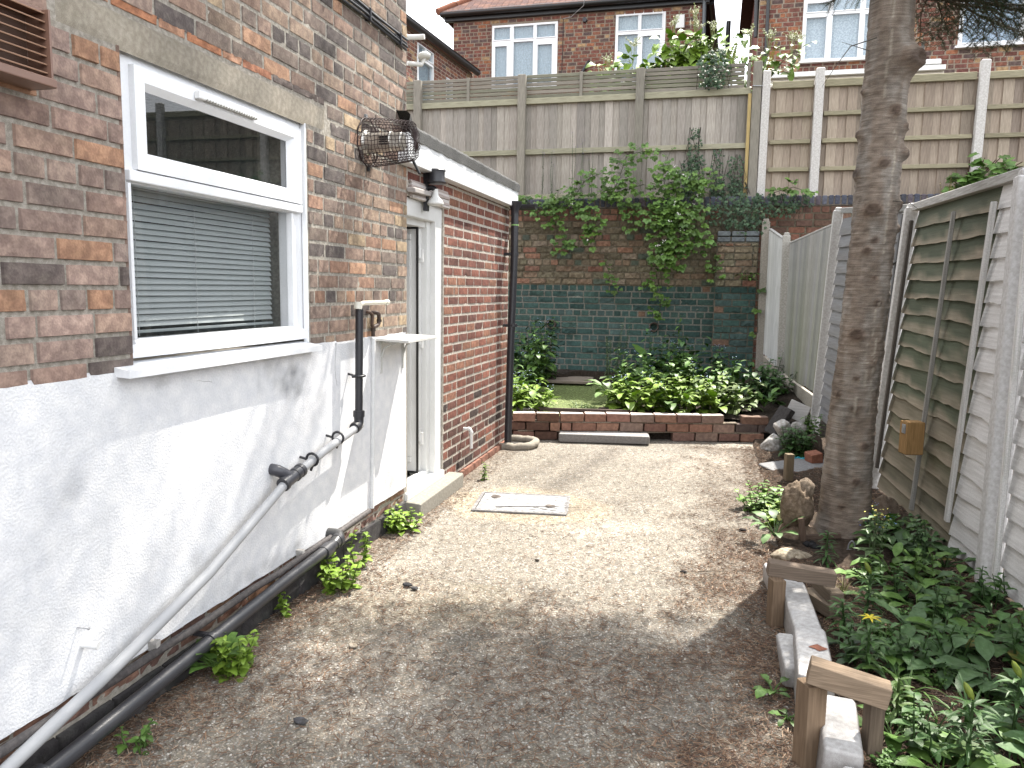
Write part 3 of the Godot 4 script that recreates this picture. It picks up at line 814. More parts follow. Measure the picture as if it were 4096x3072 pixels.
# ---------- retaining wall across the back ----------
func build_retaining_wall():
	var h := thing("retaining_wall", "tall old brick retaining wall, green paint on lower half, blue brick coping", "wall", Vector3.ZERO)
	var o := Vector3(-4.6, 0, -10.9); var u := Vector3(1, 0, 0); var n := Vector3(0, 0, 1)
	var body := MB.new()
	wall_body(body, o, u, n, 0.0, 10.5, 1.535, 2.62, [], 0.35, Color(0.23, 0.205, 0.15))
	put("mortar", body, M.mortar, h)
	var pbody := MB.new()
	wall_body(pbody, o, u, n, 0.0, 10.5, -0.2, 1.535, [], 0.35, Color(0.30, 0.30, 0.26))
	put("painted_mortar", pbody, M.mortar, h)
	lay_bricks(h, {o = o, u = u, n = n, u0 = 0.9, u1 = 4.62, v0 = 0.24, v1 = 2.62, gauge = 0.0875, len = 0.2260, joint = 0.014, holes = [], proud = 0.010, max = 260, fine = true, headers = 4, half = 0.12, colour = col_retain, mat = M.brick})
	lay_bricks(h, {o = o, u = u, n = n, u0 = 5.1, u1 = 10.4, v0 = 0.24, v1 = 2.62, gauge = 0.0875, len = 0.2260, joint = 0.010, holes = [], proud = 0.010, max = 40, fine = true, headers = 4, half = 0.08, colour = col_retain_red, mat = M.brick})
	# pier
	var pb := MB.new()
	wall_body(pb, Vector3(-0.02, 0, -10.72), u, n, 0.0, 0.53, -0.2, 2.20, [], 0.2, Color(0.19, 0.175, 0.135))
	var pier := put("pier", pb, M.mortar, h)
	lay_bricks(pier, {o = Vector3(-0.02, 0, -10.72), u = u, n = n, u0 = 0.0, u1 = 0.53, v0 = 0.24, v1 = 2.12, gauge = 0.0875, len = 0.2260, joint = 0.010, holes = [], proud = 0.010, max = 90, fine = true, colour = col_retain, mat = M.brick})
	for i in 2:
		for k in 3:
			var cb := MB.new()
			cb.box(Vector3(0.07 + k * 0.18, 2.165 + i * 0.075, -10.80), Vector3(0.084, 0.032, 0.10), Basis(), tint(Color(0.16, 0.18, 0.185), rr(0.85, 1.1)), 0.012)
			put("coping_brick", cb, M.brick, pier)
	# blue engineering bricks on edge along the top
	var x := -4.55
	while x < 5.8:
		var cb := MB.new()
		cb.box(Vector3(x + 0.038, 2.675, -10.99), Vector3(0.034, 0.062, 0.115), Basis(), tint(pick([Color(0.10, 0.11, 0.14), Color(0.13, 0.135, 0.165), Color(0.14, 0.12, 0.135), Color(0.085, 0.09, 0.105)]), rr(0.9, 1.15)), 0.014, 0.003, rng)
		put("coping_brick", cb, M.brick, h)
		x += 0.0775
	var cm := MB.new()
	cm.bx(Vector3(-4.6, 2.60, -11.1), Vector3(5.85, 2.715, -10.885), Color(0.20, 0.18, 0.15), 0.01)
	put("coping_mortar", cm, M.mortar, h)
	# weep pipes of old clay
	for p in [Vector3(-2.252, 0.987, -10.9), Vector3(-0.807, 0.985, -10.9), Vector3(-0.308, 0.593, -10.9)]:
		var wp := MB.new()
		var b := Basis(Vector3(1, 0, 0), PI / 2)
		wp.lathe(p + Vector3(0, 0, 0.0), [[0.048, -0.02], [0.048, 0.056], [0.060, 0.062], [0.068, 0.054], [0.068, -0.02]], 18, Color(0.11, 0.085, 0.07), b)
		var q := put("weep_pipe", wp, M.matt, h)
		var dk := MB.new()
		dk.lathe(p + Vector3(0, 0, 0.004), [[0.0, 0.0], [0.048, 0.0]], 14, Color(0.07, 0.058, 0.045), b)  # dark disc: the shade inside the pipe put into its colour
		put("shade_plug", dk, M.plain, q)

# ---------- houses on the higher ground behind ----------
func build_far_houses():
	var gfar := StandardMaterial3D.new()
	gfar.transparency = BaseMaterial3D.TRANSPARENCY_ALPHA
	gfar.albedo_color = Color(0.62, 0.72, 0.78, 0.30); gfar.roughness = 0.05; gfar.metallic_specular = 0.6
	M["glass_far"] = gfar
	# centre house
	var h := thing("rear_house", "red brick house with hipped tile roof and two white windows above the fence", "house", Vector3.ZERO)
	var o := Vector3(-6.9, 0, -20); var u := Vector3(1, 0, 0); var n := Vector3(0, 0, 1)
	var wa := [1.04, 2.76, 6.55, 8.16]; var wb := [4.21, 5.42, 6.55, 8.235]
	var body := MB.new()
	wall_body(body, o, u, n, 0.0, 6.29, 2.6, 8.42, [wa, wb], 0.25, Color(0.36, 0.30, 0.235))
	put("mortar", body, M.mortar, h)
	lay_bricks(h, {o = o, u = u, n = n, u0 = 0.0, u1 = 6.29, v0 = 6.0, v1 = 8.40, gauge = 0.088, len = 0.2260, joint = 0.014, holes = [wa, wb], proud = 0.008, max = 300, fine = false, headers = 6, half = 0.04, colour = col_far, mat = M.brick_far})
	var sd := MB.new()
	sd.bx(Vector3(-6.9, 2.6, -26), Vector3(-6.65, 8.42, -20.25), Color(0.25, 0.09, 0.06))
	sd.bx(Vector3(-0.86, 2.6, -26), Vector3(-0.61, 8.42, -20.25), Color(0.25, 0.09, 0.06))
	sd.bx(Vector3(-6.9, 2.6, -26.2), Vector3(-0.61, 8.42, -26), Color(0.25, 0.09, 0.06))
	put("side_walls", sd, M.brick_far, h)
	var pn := [[1.10, 1.52, 7.80, 8.10], [1.62, 2.13, 7.80, 8.10], [2.22, 2.69, 7.80, 8.10], [1.13, 1.44, 6.62, 7.64], [1.62, 2.13, 6.62, 7.72], [2.25, 2.62, 6.62, 7.62]]
	far_window(h, o, u, n, wa[0], wa[1], wa[2], wa[3], pn, Color(0.42, 0.50, 0.54))
	var pn2 := [[4.28, 4.76, 7.82, 8.16], [4.84, 5.34, 7.82, 8.16], [4.28, 4.76, 6.62, 7.72], [4.88, 5.30, 6.62, 7.66]]
	far_window(h, o, u, n, wb[0], wb[1], wb[2], wb[3], pn2, Color(0.5, 0.58, 0.60))
	# gutter and fascia
	var gt := MB.new()
	gt.bx(Vector3(-7.12, 8.30, -20.02), Vector3(-0.45, 8.44, -19.90), Color(0.012, 0.012, 0.014), 0.02)
	gt.tube([Vector3(-7.18, 8.46, -19.80), Vector3(-0.42, 8.46, -19.80)], 0.075, 12, Color(0.012, 0.012, 0.014))
	put("gutter", gt, M.black, h)
	# hipped roof of tiles
	var rf := MB.new()
	var ridge0 := Vector3(-3.9, 10.9, -23.2); var ridge1 := Vector3(-3.6, 10.9, -23.2)
	var c0 := Vector3(-7.25, 8.48, -19.75); var c1 := Vector3(-0.35, 8.48, -19.75); var c2 := Vector3(-0.35, 8.48, -26.5); var c3 := Vector3(-7.25, 8.48, -26.5)
	var rc := Color(0.10, 0.055, 0.045)
	rf.face(c0, c1, ridge1, ridge0, Vector3(0, 0.8, 0.6), rc); rf.face(c1, c2, ridge1, ridge1, Vector3(0.7, 0.7, 0), rc)
	rf.face(c2, c3, ridge0, ridge1, Vector3(0, 0.8, -0.6), rc); rf.face(c3, c0, ridge0, ridge0, Vector3(-0.7, 0.7, 0), rc)
	var roof := put("roof", rf, M.brick_far, h)
	var up := (ridge0 - Vector3(-3.9, 8.48, -19.75)).normalized()
	var rn := Vector3(0, -up.z, up.y).normalized()
	var tile_n := 0
	for r in 12:
		var yy := r * 0.10
		var p := Vector3(0, 8.48, -19.75) + up * yy
		var inset := 3.35 * yy / 4.2
		var xx := -7.2 + inset + (0.08 if r % 2 == 1 else 0.0)
		while xx < -0.4 - inset and tile_n < 290:
			var tb := MB.new()
			tb.box(Vector3(xx + 0.08, p.y, p.z) + rn * 0.02 + up * 0.06, Vector3(0.078, 0.007, 0.075), Basis(Vector3(1, 0, 0), rn, Vector3(1, 0, 0).cross(rn)).rotated(Vector3(1, 0, 0), 0.07), tint(pick([Color(0.155, 0.085, 0.068), Color(0.19, 0.10, 0.075), Color(0.13, 0.075, 0.066)]), rr(0.85, 1.15)), 0.003)
			put("roof_tile", tb, M.brick_far, roof)
			tile_n += 1
			xx += 0.164
	var hp := MB.new()
	for i in 9: hp.tube([c0.lerp(ridge0, i * 0.11) + Vector3(0, 0.03, 0), c0.lerp(ridge0, i * 0.11 + 0.105) + Vector3(0, 0.05, 0)], 0.09, 8, Color(0.26, 0.11, 0.07))
	put("hip_tiles", hp, M.brick_far, roof)
	var dp := MB.new()
	dp.tube([Vector3(-0.66, 8.5, -19.88), Vector3(-0.58, 8.35, -19.93), Vector3(-0.55, 7.2, -19.95), Vector3(-0.55, 3.0, -19.95)], 0.045, 10, Color(0.10, 0.115, 0.125))
	put("downpipe", dp, M.black, h)
	var vp := MB.new()
	vp.tube([Vector3(-3.45, 8.12, -20.02), Vector3(-3.45, 8.12, -19.90)], 0.055, 12, Color(0.015, 0.015, 0.016))
	put("vent_pipe", vp, M.black, h)
	var bp := MB.new()
	bp.tube([Vector3(-3.55, 6.6, -19.93), Vector3(-3.5, 6.85, -19.93), Vector3(-3.37, 7.05, -19.93), Vector3(-3.30, 7.12, -19.88)], 0.04, 8, Color(0.03, 0.03, 0.032))
	put("waste_pipe", bp, M.black, h)
	var ab := MB.new()
	ab.box(Vector3(-1.13, 7.92, -19.95), Vector3(0.11, 0.16, 0.05), Basis(), Color(0.66, 0.66, 0.64), 0.02)
	put("alarm_box", ab, M.plastic, h)
	var cw := MB.new()
	cw.tube([Vector3(-4.0, 8.2, -19.97), Vector3(-4.0, 7.4, -19.975), Vector3(-4.02, 6.6, -19.975)], 0.008, 5, Color(0.05, 0.04, 0.04))
	cw.tube([Vector3(-3.4, 8.75, -19.6), Vector3(-3.45, 8.4, -19.75), Vector3(-3.8, 8.22, -19.96), Vector3(-4.0, 8.2, -19.97)], 0.007, 5, Color(0.4, 0.4, 0.4))
	put("cable", cw, M.plain, h)
	# lower wing roof edge and soil pipe right of it
	var wg := MB.new()
	wg.tube([Vector3(-0.45, 8.42, -20.2), Vector3(-0.15, 7.3, -24.5)], 0.10, 10, Color(0.02, 0.02, 0.022))
	put("side_gutter", wg, M.black, h)
	var sp := MB.new()
	sp.tube([Vector3(0.0, 5.5, -21.5), Vector3(0.0, 8.35, -21.5)], 0.06, 10, Color(0.02, 0.02, 0.022))
	put("soil_pipe", sp, M.black, h)

	# right house, nearer
	var r := thing("rear_house", "red brick house with open white window and curtains behind the concrete posted fence", "house", Vector3.ZERO)
	var o2 := Vector3(0.58, 0, -17)
	var w1 := [0.84, 2.62, 6.03, 7.55]; var w2 := [3.64, 4.74, 6.155, 7.4]
	var b2 := MB.new()
	wall_body(b2, o2, u, n, 0.0, 6.5, 2.6, 8.6, [w1, w2], 0.25, Color(0.40, 0.33, 0.26))
	put("mortar", b2, M.mortar, r)
	lay_bricks(r, {o = o2, u = u, n = n, u0 = 0.0, u1 = 6.5, v0 = 5.5, v1 = 8.5, gauge = 0.088, len = 0.2260, joint = 0.013, holes = [w1, w2], proud = 0.008, max = 300, fine = false, headers = 6, half = 0.06, colour = col_far, mat = M.brick_far})
	var s2 := MB.new()
	s2.bx(Vector3(0.58, 2.6, -23), Vector3(0.83, 8.6, -17.25), Color(0.25, 0.09, 0.06))
	s2.bx(Vector3(6.83, 2.6, -23), Vector3(7.08, 8.6, -17.25), Color(0.25, 0.09, 0.06))
	s2.bx(Vector3(0.58, 2.6, -23.2), Vector3(7.08, 8.6, -23), Color(0.25, 0.09, 0.06))
	put("side_walls", s2, M.brick_far, r)
	var rr2 := MB.new()
	rr2.bx(Vector3(0.3, 8.6, -23.5), Vector3(7.4, 8.8, -16.6), Color(0.10, 0.055, 0.045))
	put("roof", rr2, M.brick_far, r)
	far_window(r, o2, u, n, w1[0], w1[1], w1[2], w1[3], [[0.91, 1.28, 6.10, 6.87], [1.39, 1.88, 6.08, 6.90], [1.98, 2.52, 6.10, 6.87], [0.91, 1.30, 6.98, 7.14], [1.39, 1.88, 6.98, 7.45], [1.98, 2.52, 6.98, 7.45]], Color(0.62, 0.68, 0.72))
	far_window(r, o2, u, n, w2[0], w2[1], w2[2], w2[3], [[3.71, 4.67, 6.23, 7.33]], Color(0.42, 0.52, 0.66))
	var sl := MB.new()
	sl.bx(Vector3(0.58 + 0.80, 6.0, -17.0), Vector3(0.58 + 2.66, 6.035, -16.90), Color(0.72, 0.72, 0.70))
	sl.bx(Vector3(0.58 + 3.58, 6.12, -17.0), Vector3(0.58 + 4.80, 6.16, -16.90), Color(0.78, 0.78, 0.78))
	put("window_sills", sl, M.plastic, r)
	var d2 := MB.new()
	d2.tube([Vector3(0.74, 8.5, -16.94), Vector3(0.76, 3.0, -16.94)], 0.035, 10, Color(0.012, 0.012, 0.014))
	d2.tube([Vector3(0.50, 8.5, -17.1), Vector3(0.55, 6.6, -17.1)], 0.05, 10, Color(0.012, 0.012, 0.014))
	put("downpipe", d2, M.black, r)
	var lr := MB.new()
	lr.bx(Vector3(0.75, 5.60, -16.5), Vector3(3.9, 5.69, -16.35), Color(0.78, 0.77, 0.74), 0.01)
	lr.bx(Vector3(0.75, 2.6, -17.0), Vector3(3.9, 5.60, -16.45), Color(0.55, 0.5, 0.42), 0.01)
	lr.bx(Vector3(3.50, 5.70, -16.6), Vector3(3.82, 5.80, -16.35), Color(0.78, 0.78, 0.76), 0.02)
	put("lower_roof", lr, M.plastic, r)
	var pp := MB.new()
	pp.tube([Vector3(3.60, 5.75, -16.9), Vector3(3.60, 6.25, -16.9)], 0.028, 8, Color(0.16, 0.15, 0.14))
	pp.tube([Vector3(3.50, 6.05, -16.9), Vector3(3.62, 6.05, -16.86)], 0.022, 8, Color(0.2, 0.19, 0.18))
	put("pipe", pp, M.matt, r)

	# wing on the left, seen along its side
	var l := thing("rear_house", "receding brick side wall with small leaded windows under a dark gutter", "house", Vector3.ZERO)
	var u3 := Vector3(0.0634, 0, -0.998); var n3 := Vector3(0.998, 0, 0.0634)
	var o3 := Vector3(-5.991, 0, -15.0)
	var w3 := [0.13, 0.95, 5.2, 6.36]; var w4 := [1.60, 1.98, 5.2, 6.06]
	var b3 := MB.new()
	wall_body(b3, o3, u3, n3, -3.0, 3.2, 2.6, 6.50, [w3, w4], 0.25, Color(0.48, 0.40, 0.32))
	put("mortar", b3, M.mortar, l)
	lay_bricks(l, {o = o3, u = u3, n = n3, u0 = -1.2, u1 = 3.2, v0 = 5.2, v1 = 6.45, gauge = 0.075, len = 0.2206, joint = 0.013, holes = [w3, w4], proud = 0.008, max = 160, fine = false, colour = col_far, mat = M.brick_far})
	far_window(l, o3, u3, n3, w3[0], w3[1], w3[2], w3[3], [[0.19, 0.52, 6.12, 6.31], [0.58, 0.90, 6.12, 6.31], [0.19, 0.90, 5.25, 6.03]], Color(0.26, 0.32, 0.34))
	far_window(l, o3, u3, n3, w4[0], w4[1], w4[2], w4[3], [[1.64, 1.94, 5.25, 6.01]], Color(0.4, 0.46, 0.48))
	var g3 := MB.new()
	g3.tube([o3 + u3 * -2.0 + Vector3(0.12, 6.52, 0), o3 + u3 * 3.2 + Vector3(0.12, 6.52, 0)], 0.07, 10, Color(0.012, 0.012, 0.014))
	put("gutter", g3, M.black, l)
	var r3 := MB.new()
	var ra := o3 + u3 * -3.0 + Vector3(0.2, 6.56, 0); var rb := o3 + u3 * 3.2 + Vector3(0.2, 6.56, 0)
	r3.face(ra, rb, rb + Vector3(-2.6, 1.5, 0), ra + Vector3(-2.6, 1.5, 0), Vector3(0.5, 0.86, 0), Color(0.22, 0.10, 0.07))
	r3.face(rb, rb + Vector3(-2.6, 1.5, 0), rb + Vector3(-5.2, 0, 0), rb + Vector3(-5.2, -0.1, 0), Vector3(0, 0, -1), Color(0.22, 0.10, 0.07))
	put("roof", r3, M.brick_far, l)

# ---------- ground ----------
func yard_colour(x: float, z: float) -> Color:
	var k := 1.0 + nz.get_noise_2d(x * 5.0, z * 5.0) * 0.16 + nz.get_noise_2d(x * 22.0 + 50.0, z * 22.0) * 0.09
	var c := Color(0.50, 0.485, 0.45)
	c = c.lerp(Color(0.62, 0.60, 0.565), clamp(nz.get_noise_2d(x * 2.2 + 70.0, z * 2.2) * 2.2, 0, 0.7))
	# tree shade painted into the foreground paving colour, broken up by noise
	var tree_shade: float = clamp(nz.get_noise_2d(x * 3.0 + 9.0, z * 3.0) * 1.6 + 0.15, 0, 1)
	if z > -3.6: c = c.lerp(Color(0.36, 0.335, 0.27), tree_shade * 0.7)
	# cement laid round the inspection cover
	var mx := x + 1.22; var mz := z + 5.08
	var d: float = sqrt(pow(mx / 0.56, 2.0) + pow(mz / 0.42, 2.0)) + nz.get_noise_2d(x * 14.0, z * 14.0) * 0.2
	if d < 1.12: c = c.lerp(Color(0.70, 0.64, 0.53), clamp((1.12 - d) * 5.0, 0, 0.9))
	# pale spills: [x, z, rx, rz, strength]
	for s in [[-0.44, -4.77, 0.22, 0.10, 0.8], [-0.75, -4.62, 0.30, 0.09, 0.7], [-0.66, -3.38, 0.10, 0.06, 0.9], [-0.80, -3.11, 0.13, 0.05, 0.8], [-1.25, -3.45, 0.25, 0.12, 0.35], [0.05, -3.08, 0.16, 0.12, 0.5], [-0.08, -3.30, 0.30, 0.08, 0.4], [-0.95, -2.35, 0.35, 0.16, 0.4], [-0.55, -2.75, 0.30, 0.12, 0.35], [0.10, -6.7, 0.5, 0.5, 0.45], [-0.5, -6.9, 0.5, 0.3, 0.3]]:
		var e: float = pow((x - s[0]) / s[2], 2.0) + pow((z - s[1]) / s[3], 2.0)
		if e < 3.0:
			var f: float = clamp((nz.get_noise_2d(x * 45.0, z * 45.0) * 0.8 + 1.0 - e * 0.8), 0, 1)
			c = c.lerp(Color(0.80, 0.76, 0.70), f * s[4])
	# dark stain trails
	for s in [[-1.12, -5.5, -0.85, -7.15, 0.13, 0.55], [-1.45, -5.75, -1.2, -6.75, 0.10, 0.4], [-0.85, -5.1, -0.4, -5.5, 0.16, 0.32], [-0.45, -6.6, -0.2, -7.0, 0.13, 0.3], [-0.9, -3.05, -0.35, -3.15, 0.16, 0.30], [-0.5, -3.35, -0.15, -3.45, 0.15, 0.25], [-1.4, -2.9, -1.1, -2.8, 0.2, 0.2]]:
		var a := Vector2(s[0], s[1]); var b := Vector2(s[2], s[3]); var q := Vector2(x, z)
		var t: float = clamp((q - a).dot(b - a) / (b - a).length_squared(), 0, 1)
		var e2: float = q.distance_to(a.lerp(b, t)) / s[4]
		if e2 < 1.6:
			var f2: float = clamp(1.2 - e2 + nz.get_noise_2d(x * 30.0, z * 30.0) * 0.7, 0, 1)
			c = c.lerp(Color(0.20, 0.185, 0.175), f2 * s[5])
	# brown dust of rotted needles on the right and against the wall
	var edge := 0.42 + nz.get_noise_2d(3.0, z * 6.0) * 0.10
	var br: float = clamp(1.0 - (edge - x) / 0.58 + nz.get_noise_2d(x * 9.0, z * 9.0) * 0.7, 0, 1)
	if z > -7.6: c = c.lerp(Color(0.20, 0.155, 0.125), br * 0.75)
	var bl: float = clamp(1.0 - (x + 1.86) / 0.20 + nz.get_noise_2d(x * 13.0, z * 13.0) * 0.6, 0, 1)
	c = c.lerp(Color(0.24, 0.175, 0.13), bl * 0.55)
	return tint(c, k * 0.70)

func build_ground():
	var big := MB.new()
	big.face(Vector3(-60, -0.03, 30), Vector3(60, -0.03, 30), Vector3(60, -0.03, -70), Vector3(-60, -0.03, -70), Vector3.UP, Color(0.16, 0.14, 0.11))
	setting(put("ground", big, M.soil, self))
	var up := MB.new()
	up.bx(Vector3(-40, -0.02, -70), Vector3(40, 2.62, -11.26), Color(0.13, 0.12, 0.08))
	setting(put("upper_ground", up, M.soil, self))
	var mb := MB.new()
	var ids := []
	var nx := 110; var nzz := 400
	for j in nzz + 1:
		var row := []
		for i in nx + 1:
			var x := -1.90 + 2.75 * i / nx
			var z := 2.0 - 10.3 * j / nzz
			var y := nz.get_noise_2d(x * 4.0, z * 4.0) * 0.006 + nz.get_noise_2d(x * 16.0, z * 16.0) * 0.0025
			var g := Vector3(-(nz.get_noise_2d(x * 16.0 + 0.4, z * 16.0) - nz.get_noise_2d(x * 16.0, z * 16.0)) * 0.05, 1, -(nz.get_noise_2d(x * 16.0, z * 16.0 + 0.4) - nz.get_noise_2d(x * 16.0, z * 16.0)) * 0.05)
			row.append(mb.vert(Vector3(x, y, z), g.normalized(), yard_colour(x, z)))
		ids.append(row)
	for j in nzz:
		for i in nx: mb.quad(ids[j][i], ids[j][i + 1], ids[j + 1][i + 1], ids[j + 1][i])
	setting(put("yard_paving", mb, M.yard, self))
	# soil of the right-hand bed
	var sb := MB.new()
	ids = []
	for j in 150:
		var row := []
		for i in 40:
			var z := 1.2 - 9.4 * j / 149.0
			var x := 0.40 + 1.55 * i / 39.0
			var y: float = 0.035 + nz.get_noise_2d(x * 7.0, z * 7.0) * 0.035 + nz.get_noise_2d(x * 30.0, z * 30.0) * 0.016 + max(0.0, (x - 0.7)) * 0.05
			y += 0.05 * exp(-(pow(x - 0.8, 2.0) + pow(z + 4.85, 2.0)) / 0.12)
			if i == 0: y = -0.03
			var kk := 1.0 + nz.get_noise_2d(x * 20.0, z * 20.0) * 0.35
			row.append(sb.vert(Vector3(x + nz.get_noise_1d(z * 12.0) * 0.03, y, z), Vector3.UP, tint(Color(0.125, 0.092, 0.068), kk)))
		ids.append(row)
	smooth_grid(sb, ids)
	setting(put("bed_soil", sb, M.soil, self))
	# soil of the raised bed behind the low wall, with a hollow for the pond
	var rb := MB.new()
	ids = []
	for j in 60:
		var row := []
		for i in 90:
			var x := -4.4 + 5.9 * i / 89.0
			var zf = -7.44 - max(0.0, x + 1.85) * 0.27
			var z = zf + (-11.0 - zf) * j / 59.0
			var y := 0.20 + 0.14 * j / 59.0 + nz.get_noise_2d(x * 6.0, z * 6.0) * 0.04 + nz.get_noise_2d(x * 25.0, z * 25.0) * 0.02
			if x > 0.35: y += (x - 0.35) * 0.25 * clamp(j / 30.0, 0, 1)
			var e: float = pow((x + 1.62) / 0.62, 2.0) + pow((z + 9.2) / 1.55, 2.0)
			if e < 1.0: y = min(y, 0.10)
			row.append(rb.vert(Vector3(x, y, z), Vector3.UP, tint(Color(0.075, 0.058, 0.044), 1.0 + nz.get_noise_2d(x * 20.0, z * 20.0) * 0.3)))
		ids.append(row)
	smooth_grid(rb, ids)
	setting(put("raised_bed_soil", rb, M.soil, self))
	# pond covered in duckweed
	var pd := MB.new()
	var ce := pd.vert(Vector3(-1.62, 0.215, -9.1), Vector3.UP, Color(0.22, 0.28, 0.10))
	var ring := []
	for k in 40:
		var an := TAU * k / 40
		ring.append(pd.vert(Vector3(-1.62 + cos(an) * 0.72, 0.215, -9.1 + sin(an) * 1.55), Vector3.UP, Color(0.24, 0.30, 0.12)))
	for k in 40: pd.tri(ce, ring[k], ring[(k + 1) % 40])
	var po := put("pond_water", pd, M.soil_green, self)
	setting(po)
	var dw := MultiMesh.new()
	dw.transform_format = MultiMesh.TRANSFORM_3D; dw.use_colors = true
	var lf := MB.new(); lf.lobed(Vector3.ZERO, Vector3(1, 0, 0), Vector3.UP, 0.012, [0.8, 1, 0.9, 1, 0.8, 1], Color(1, 1, 1), 0.02)
	dw.mesh = lf.done()
	dw.instance_count = 5200
	for i in 5200:
		var r := sqrt(rng.randf()); var an := rr(0, TAU)
		var x := -1.62 + cos(an) * r * 0.70; var z := -9.1 + sin(an) * r * 1.52
		dw.set_instance_transform(i, Transform3D(Basis.from_euler(Vector3(rr(-0.2, 0.2), rr(0, TAU), rr(-0.2, 0.2))) * rr(0.7, 1.8), Vector3(x, 0.219 + rr(0, 0.004), z)))
		dw.set_instance_color(i, tint(Color(0.30, 0.36, 0.14), rr(0.7, 1.35)))
	var di := MultiMeshInstance3D.new(); di.multimesh = dw; di.material_override = M.leaf
	di.name = "duckweed"; di.set_meta("kind", "stuff")
	tag(di, "pale green duckweed floating over the small pond", "duckweed"); add_child(di)
	# timber rim of the pond and a board across its back
	var t := thing("pond_edging", "thin dark board edging the pond behind the low brick wall", "edging", Vector3(-1.25, 0.24, -7.76))
	var te := MB.new()
	te.box(Vector3(0, 0.012, 0), Vector3(0.50, 0.024, 0.012), Basis(Vector3.UP, 0.17), Color(0.13, 0.10, 0.085), 0.003)
	put("board", te, M.wood_along, t)
	var te2 := MB.new()
	te2.box(Vector3(-0.30, 0.0, -0.02), Vector3(0.42, 0.016, 0.03), Basis(Vector3.UP, 0.17), Color(0.40, 0.38, 0.35), 0.003)
	put("batten", te2, M.wood_along, t)
	var pl := thing("plank", "weathered plank lying flat across the far end of the pond", "plank", Vector3(-1.9, 0.26, -10.35))
	var pm := MB.new(); pm.box(Vector3.ZERO, Vector3(0.34, 0.018, 0.30), Basis(Vector3.UP, 0.12), Color(0.30, 0.25, 0.20), 0.006)
	put("board", pm, M.wood_along, pl)

func smooth_grid(mb: MB, ids: Array):
	var h: int = ids.size(); var w: int = ids[0].size()
	for j in h:
		for i in w:
			var a: Vector3 = mb.v[ids[j][max(i - 1, 0)]]; var b: Vector3 = mb.v[ids[j][min(i + 1, w - 1)]]
			var c: Vector3 = mb.v[ids[max(j - 1, 0)][i]]; var d: Vector3 = mb.v[ids[min(j + 1, h - 1)][i]]
			var g := (b - a).cross(d - c).normalized()
			if g.dot(mb.n[ids[j][i]]) < 0: g = -g
			mb.n[ids[j][i]] = g
	for j in h - 1:
		for i in w - 1: mb.quad(ids[j][i], ids[j][i + 1], ids[j + 1][i + 1], ids[j + 1][i])

# a whole brick or block with its own top colour
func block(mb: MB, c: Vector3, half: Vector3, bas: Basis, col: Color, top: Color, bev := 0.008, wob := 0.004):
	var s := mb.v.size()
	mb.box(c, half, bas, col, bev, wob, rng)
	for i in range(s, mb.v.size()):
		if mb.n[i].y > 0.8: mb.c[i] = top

func build_low_wall():
	var h := thing("low_brick_wall", "low three course red brick wall holding the raised bed", "wall", Vector3(-1.86, 0, -7.30))
	var u := Vector3(0.9615, 0, -0.2747); var n := Vector3(0.2747, 0, 0.9615)
	var bas := Basis(u, Vector3.UP, n)
	var reds := [Color(0.27, 0.15, 0.115), Color(0.32, 0.175, 0.125), Color(0.25, 0.15, 0.12), Color(0.32, 0.225, 0.18), Color(0.35, 0.20, 0.14)]
	for r in 3:
		var x := -0.02 - (0.11 if r == 1 else 0.0)
		var last := 2.44 if r < 2 else 2.03
		while x < last:
			var l := rr(0.215, 0.245)
			if r == 1 and absf(x - 0.40) < 0.12: l = 0.11
			var gap := r == 0 and x > 1.28 and x < 1.44
			if not gap:
				var mb := MB.new()
				var dark := x < 0.25 and rng.randf() < 0.8
				var col: Color = tint(pick(reds), rr(0.85, 1.15) * (0.55 if dark else 1.0))
				if r == 1 and x > 2.1: col = Color(0.13, 0.10, 0.09)
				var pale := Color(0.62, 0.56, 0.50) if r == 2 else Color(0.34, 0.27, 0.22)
				var c := u * (x + l * 0.5) + Vector3.UP * (0.042 + r * 0.093) + n * (-0.055 + rr(-0.010, 0.010) + (0.006 if r == 2 else 0.0))
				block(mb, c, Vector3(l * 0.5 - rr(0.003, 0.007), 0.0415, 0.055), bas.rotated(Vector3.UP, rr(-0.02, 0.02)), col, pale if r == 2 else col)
				put("brick", mb, M.brick, h)
			x += l
	# mortar smears between
	var mo := MB.new()
	for r in 2:
		var x := 0.03
		while x < 2.3:
			var l := rr(0.10, 0.4)
			if rng.randf() < 0.75: mo.box(u * (x + l * 0.5) + Vector3.UP * (0.089 + r * 0.093) - n * 0.055, Vector3(l * 0.5, 0.006, 0.05), bas, tint(Color(0.32, 0.27, 0.21), rr(0.7, 1.1)), 0.003, 0.003, rng)
			x += l
	put("mortar", mo, M.mortar, h)
	var bk := MB.new()
	bk.box(u * 1.2 + Vector3.UP * 0.08 - n * 0.115, Vector3(1.2, 0.11, 0.012), bas, Color(0.09, 0.07, 0.055), 0.004)
	put("backing", bk, M.soil, h)
	# dark engineering brick laid on the right-hand end and a loose brown one
	var e := thing("loose_brick", "brown brick lying loose on the end of the low wall", "brick", Vector3(0.43, 0.175, -8.02))
	var eb := MB.new(); block(eb, Vector3(0, 0.04, 0), Vector3(0.13, 0.042, 0.055), bas.rotated(Vector3.UP, -0.1), Color(0.23, 0.14, 0.10), Color(0.22, 0.155, 0.12))
	put("body", eb, M.brick, e)
	var s := thing("concrete_slab", "grey exposed aggregate concrete slab used as a step against the low wall", "step", Vector3(-1.0, 0, -7.47))
	var sl := MB.new()
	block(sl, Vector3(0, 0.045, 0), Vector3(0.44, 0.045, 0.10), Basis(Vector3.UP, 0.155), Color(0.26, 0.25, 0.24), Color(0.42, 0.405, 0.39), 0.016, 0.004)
	put("body", sl, M.concrete, s)

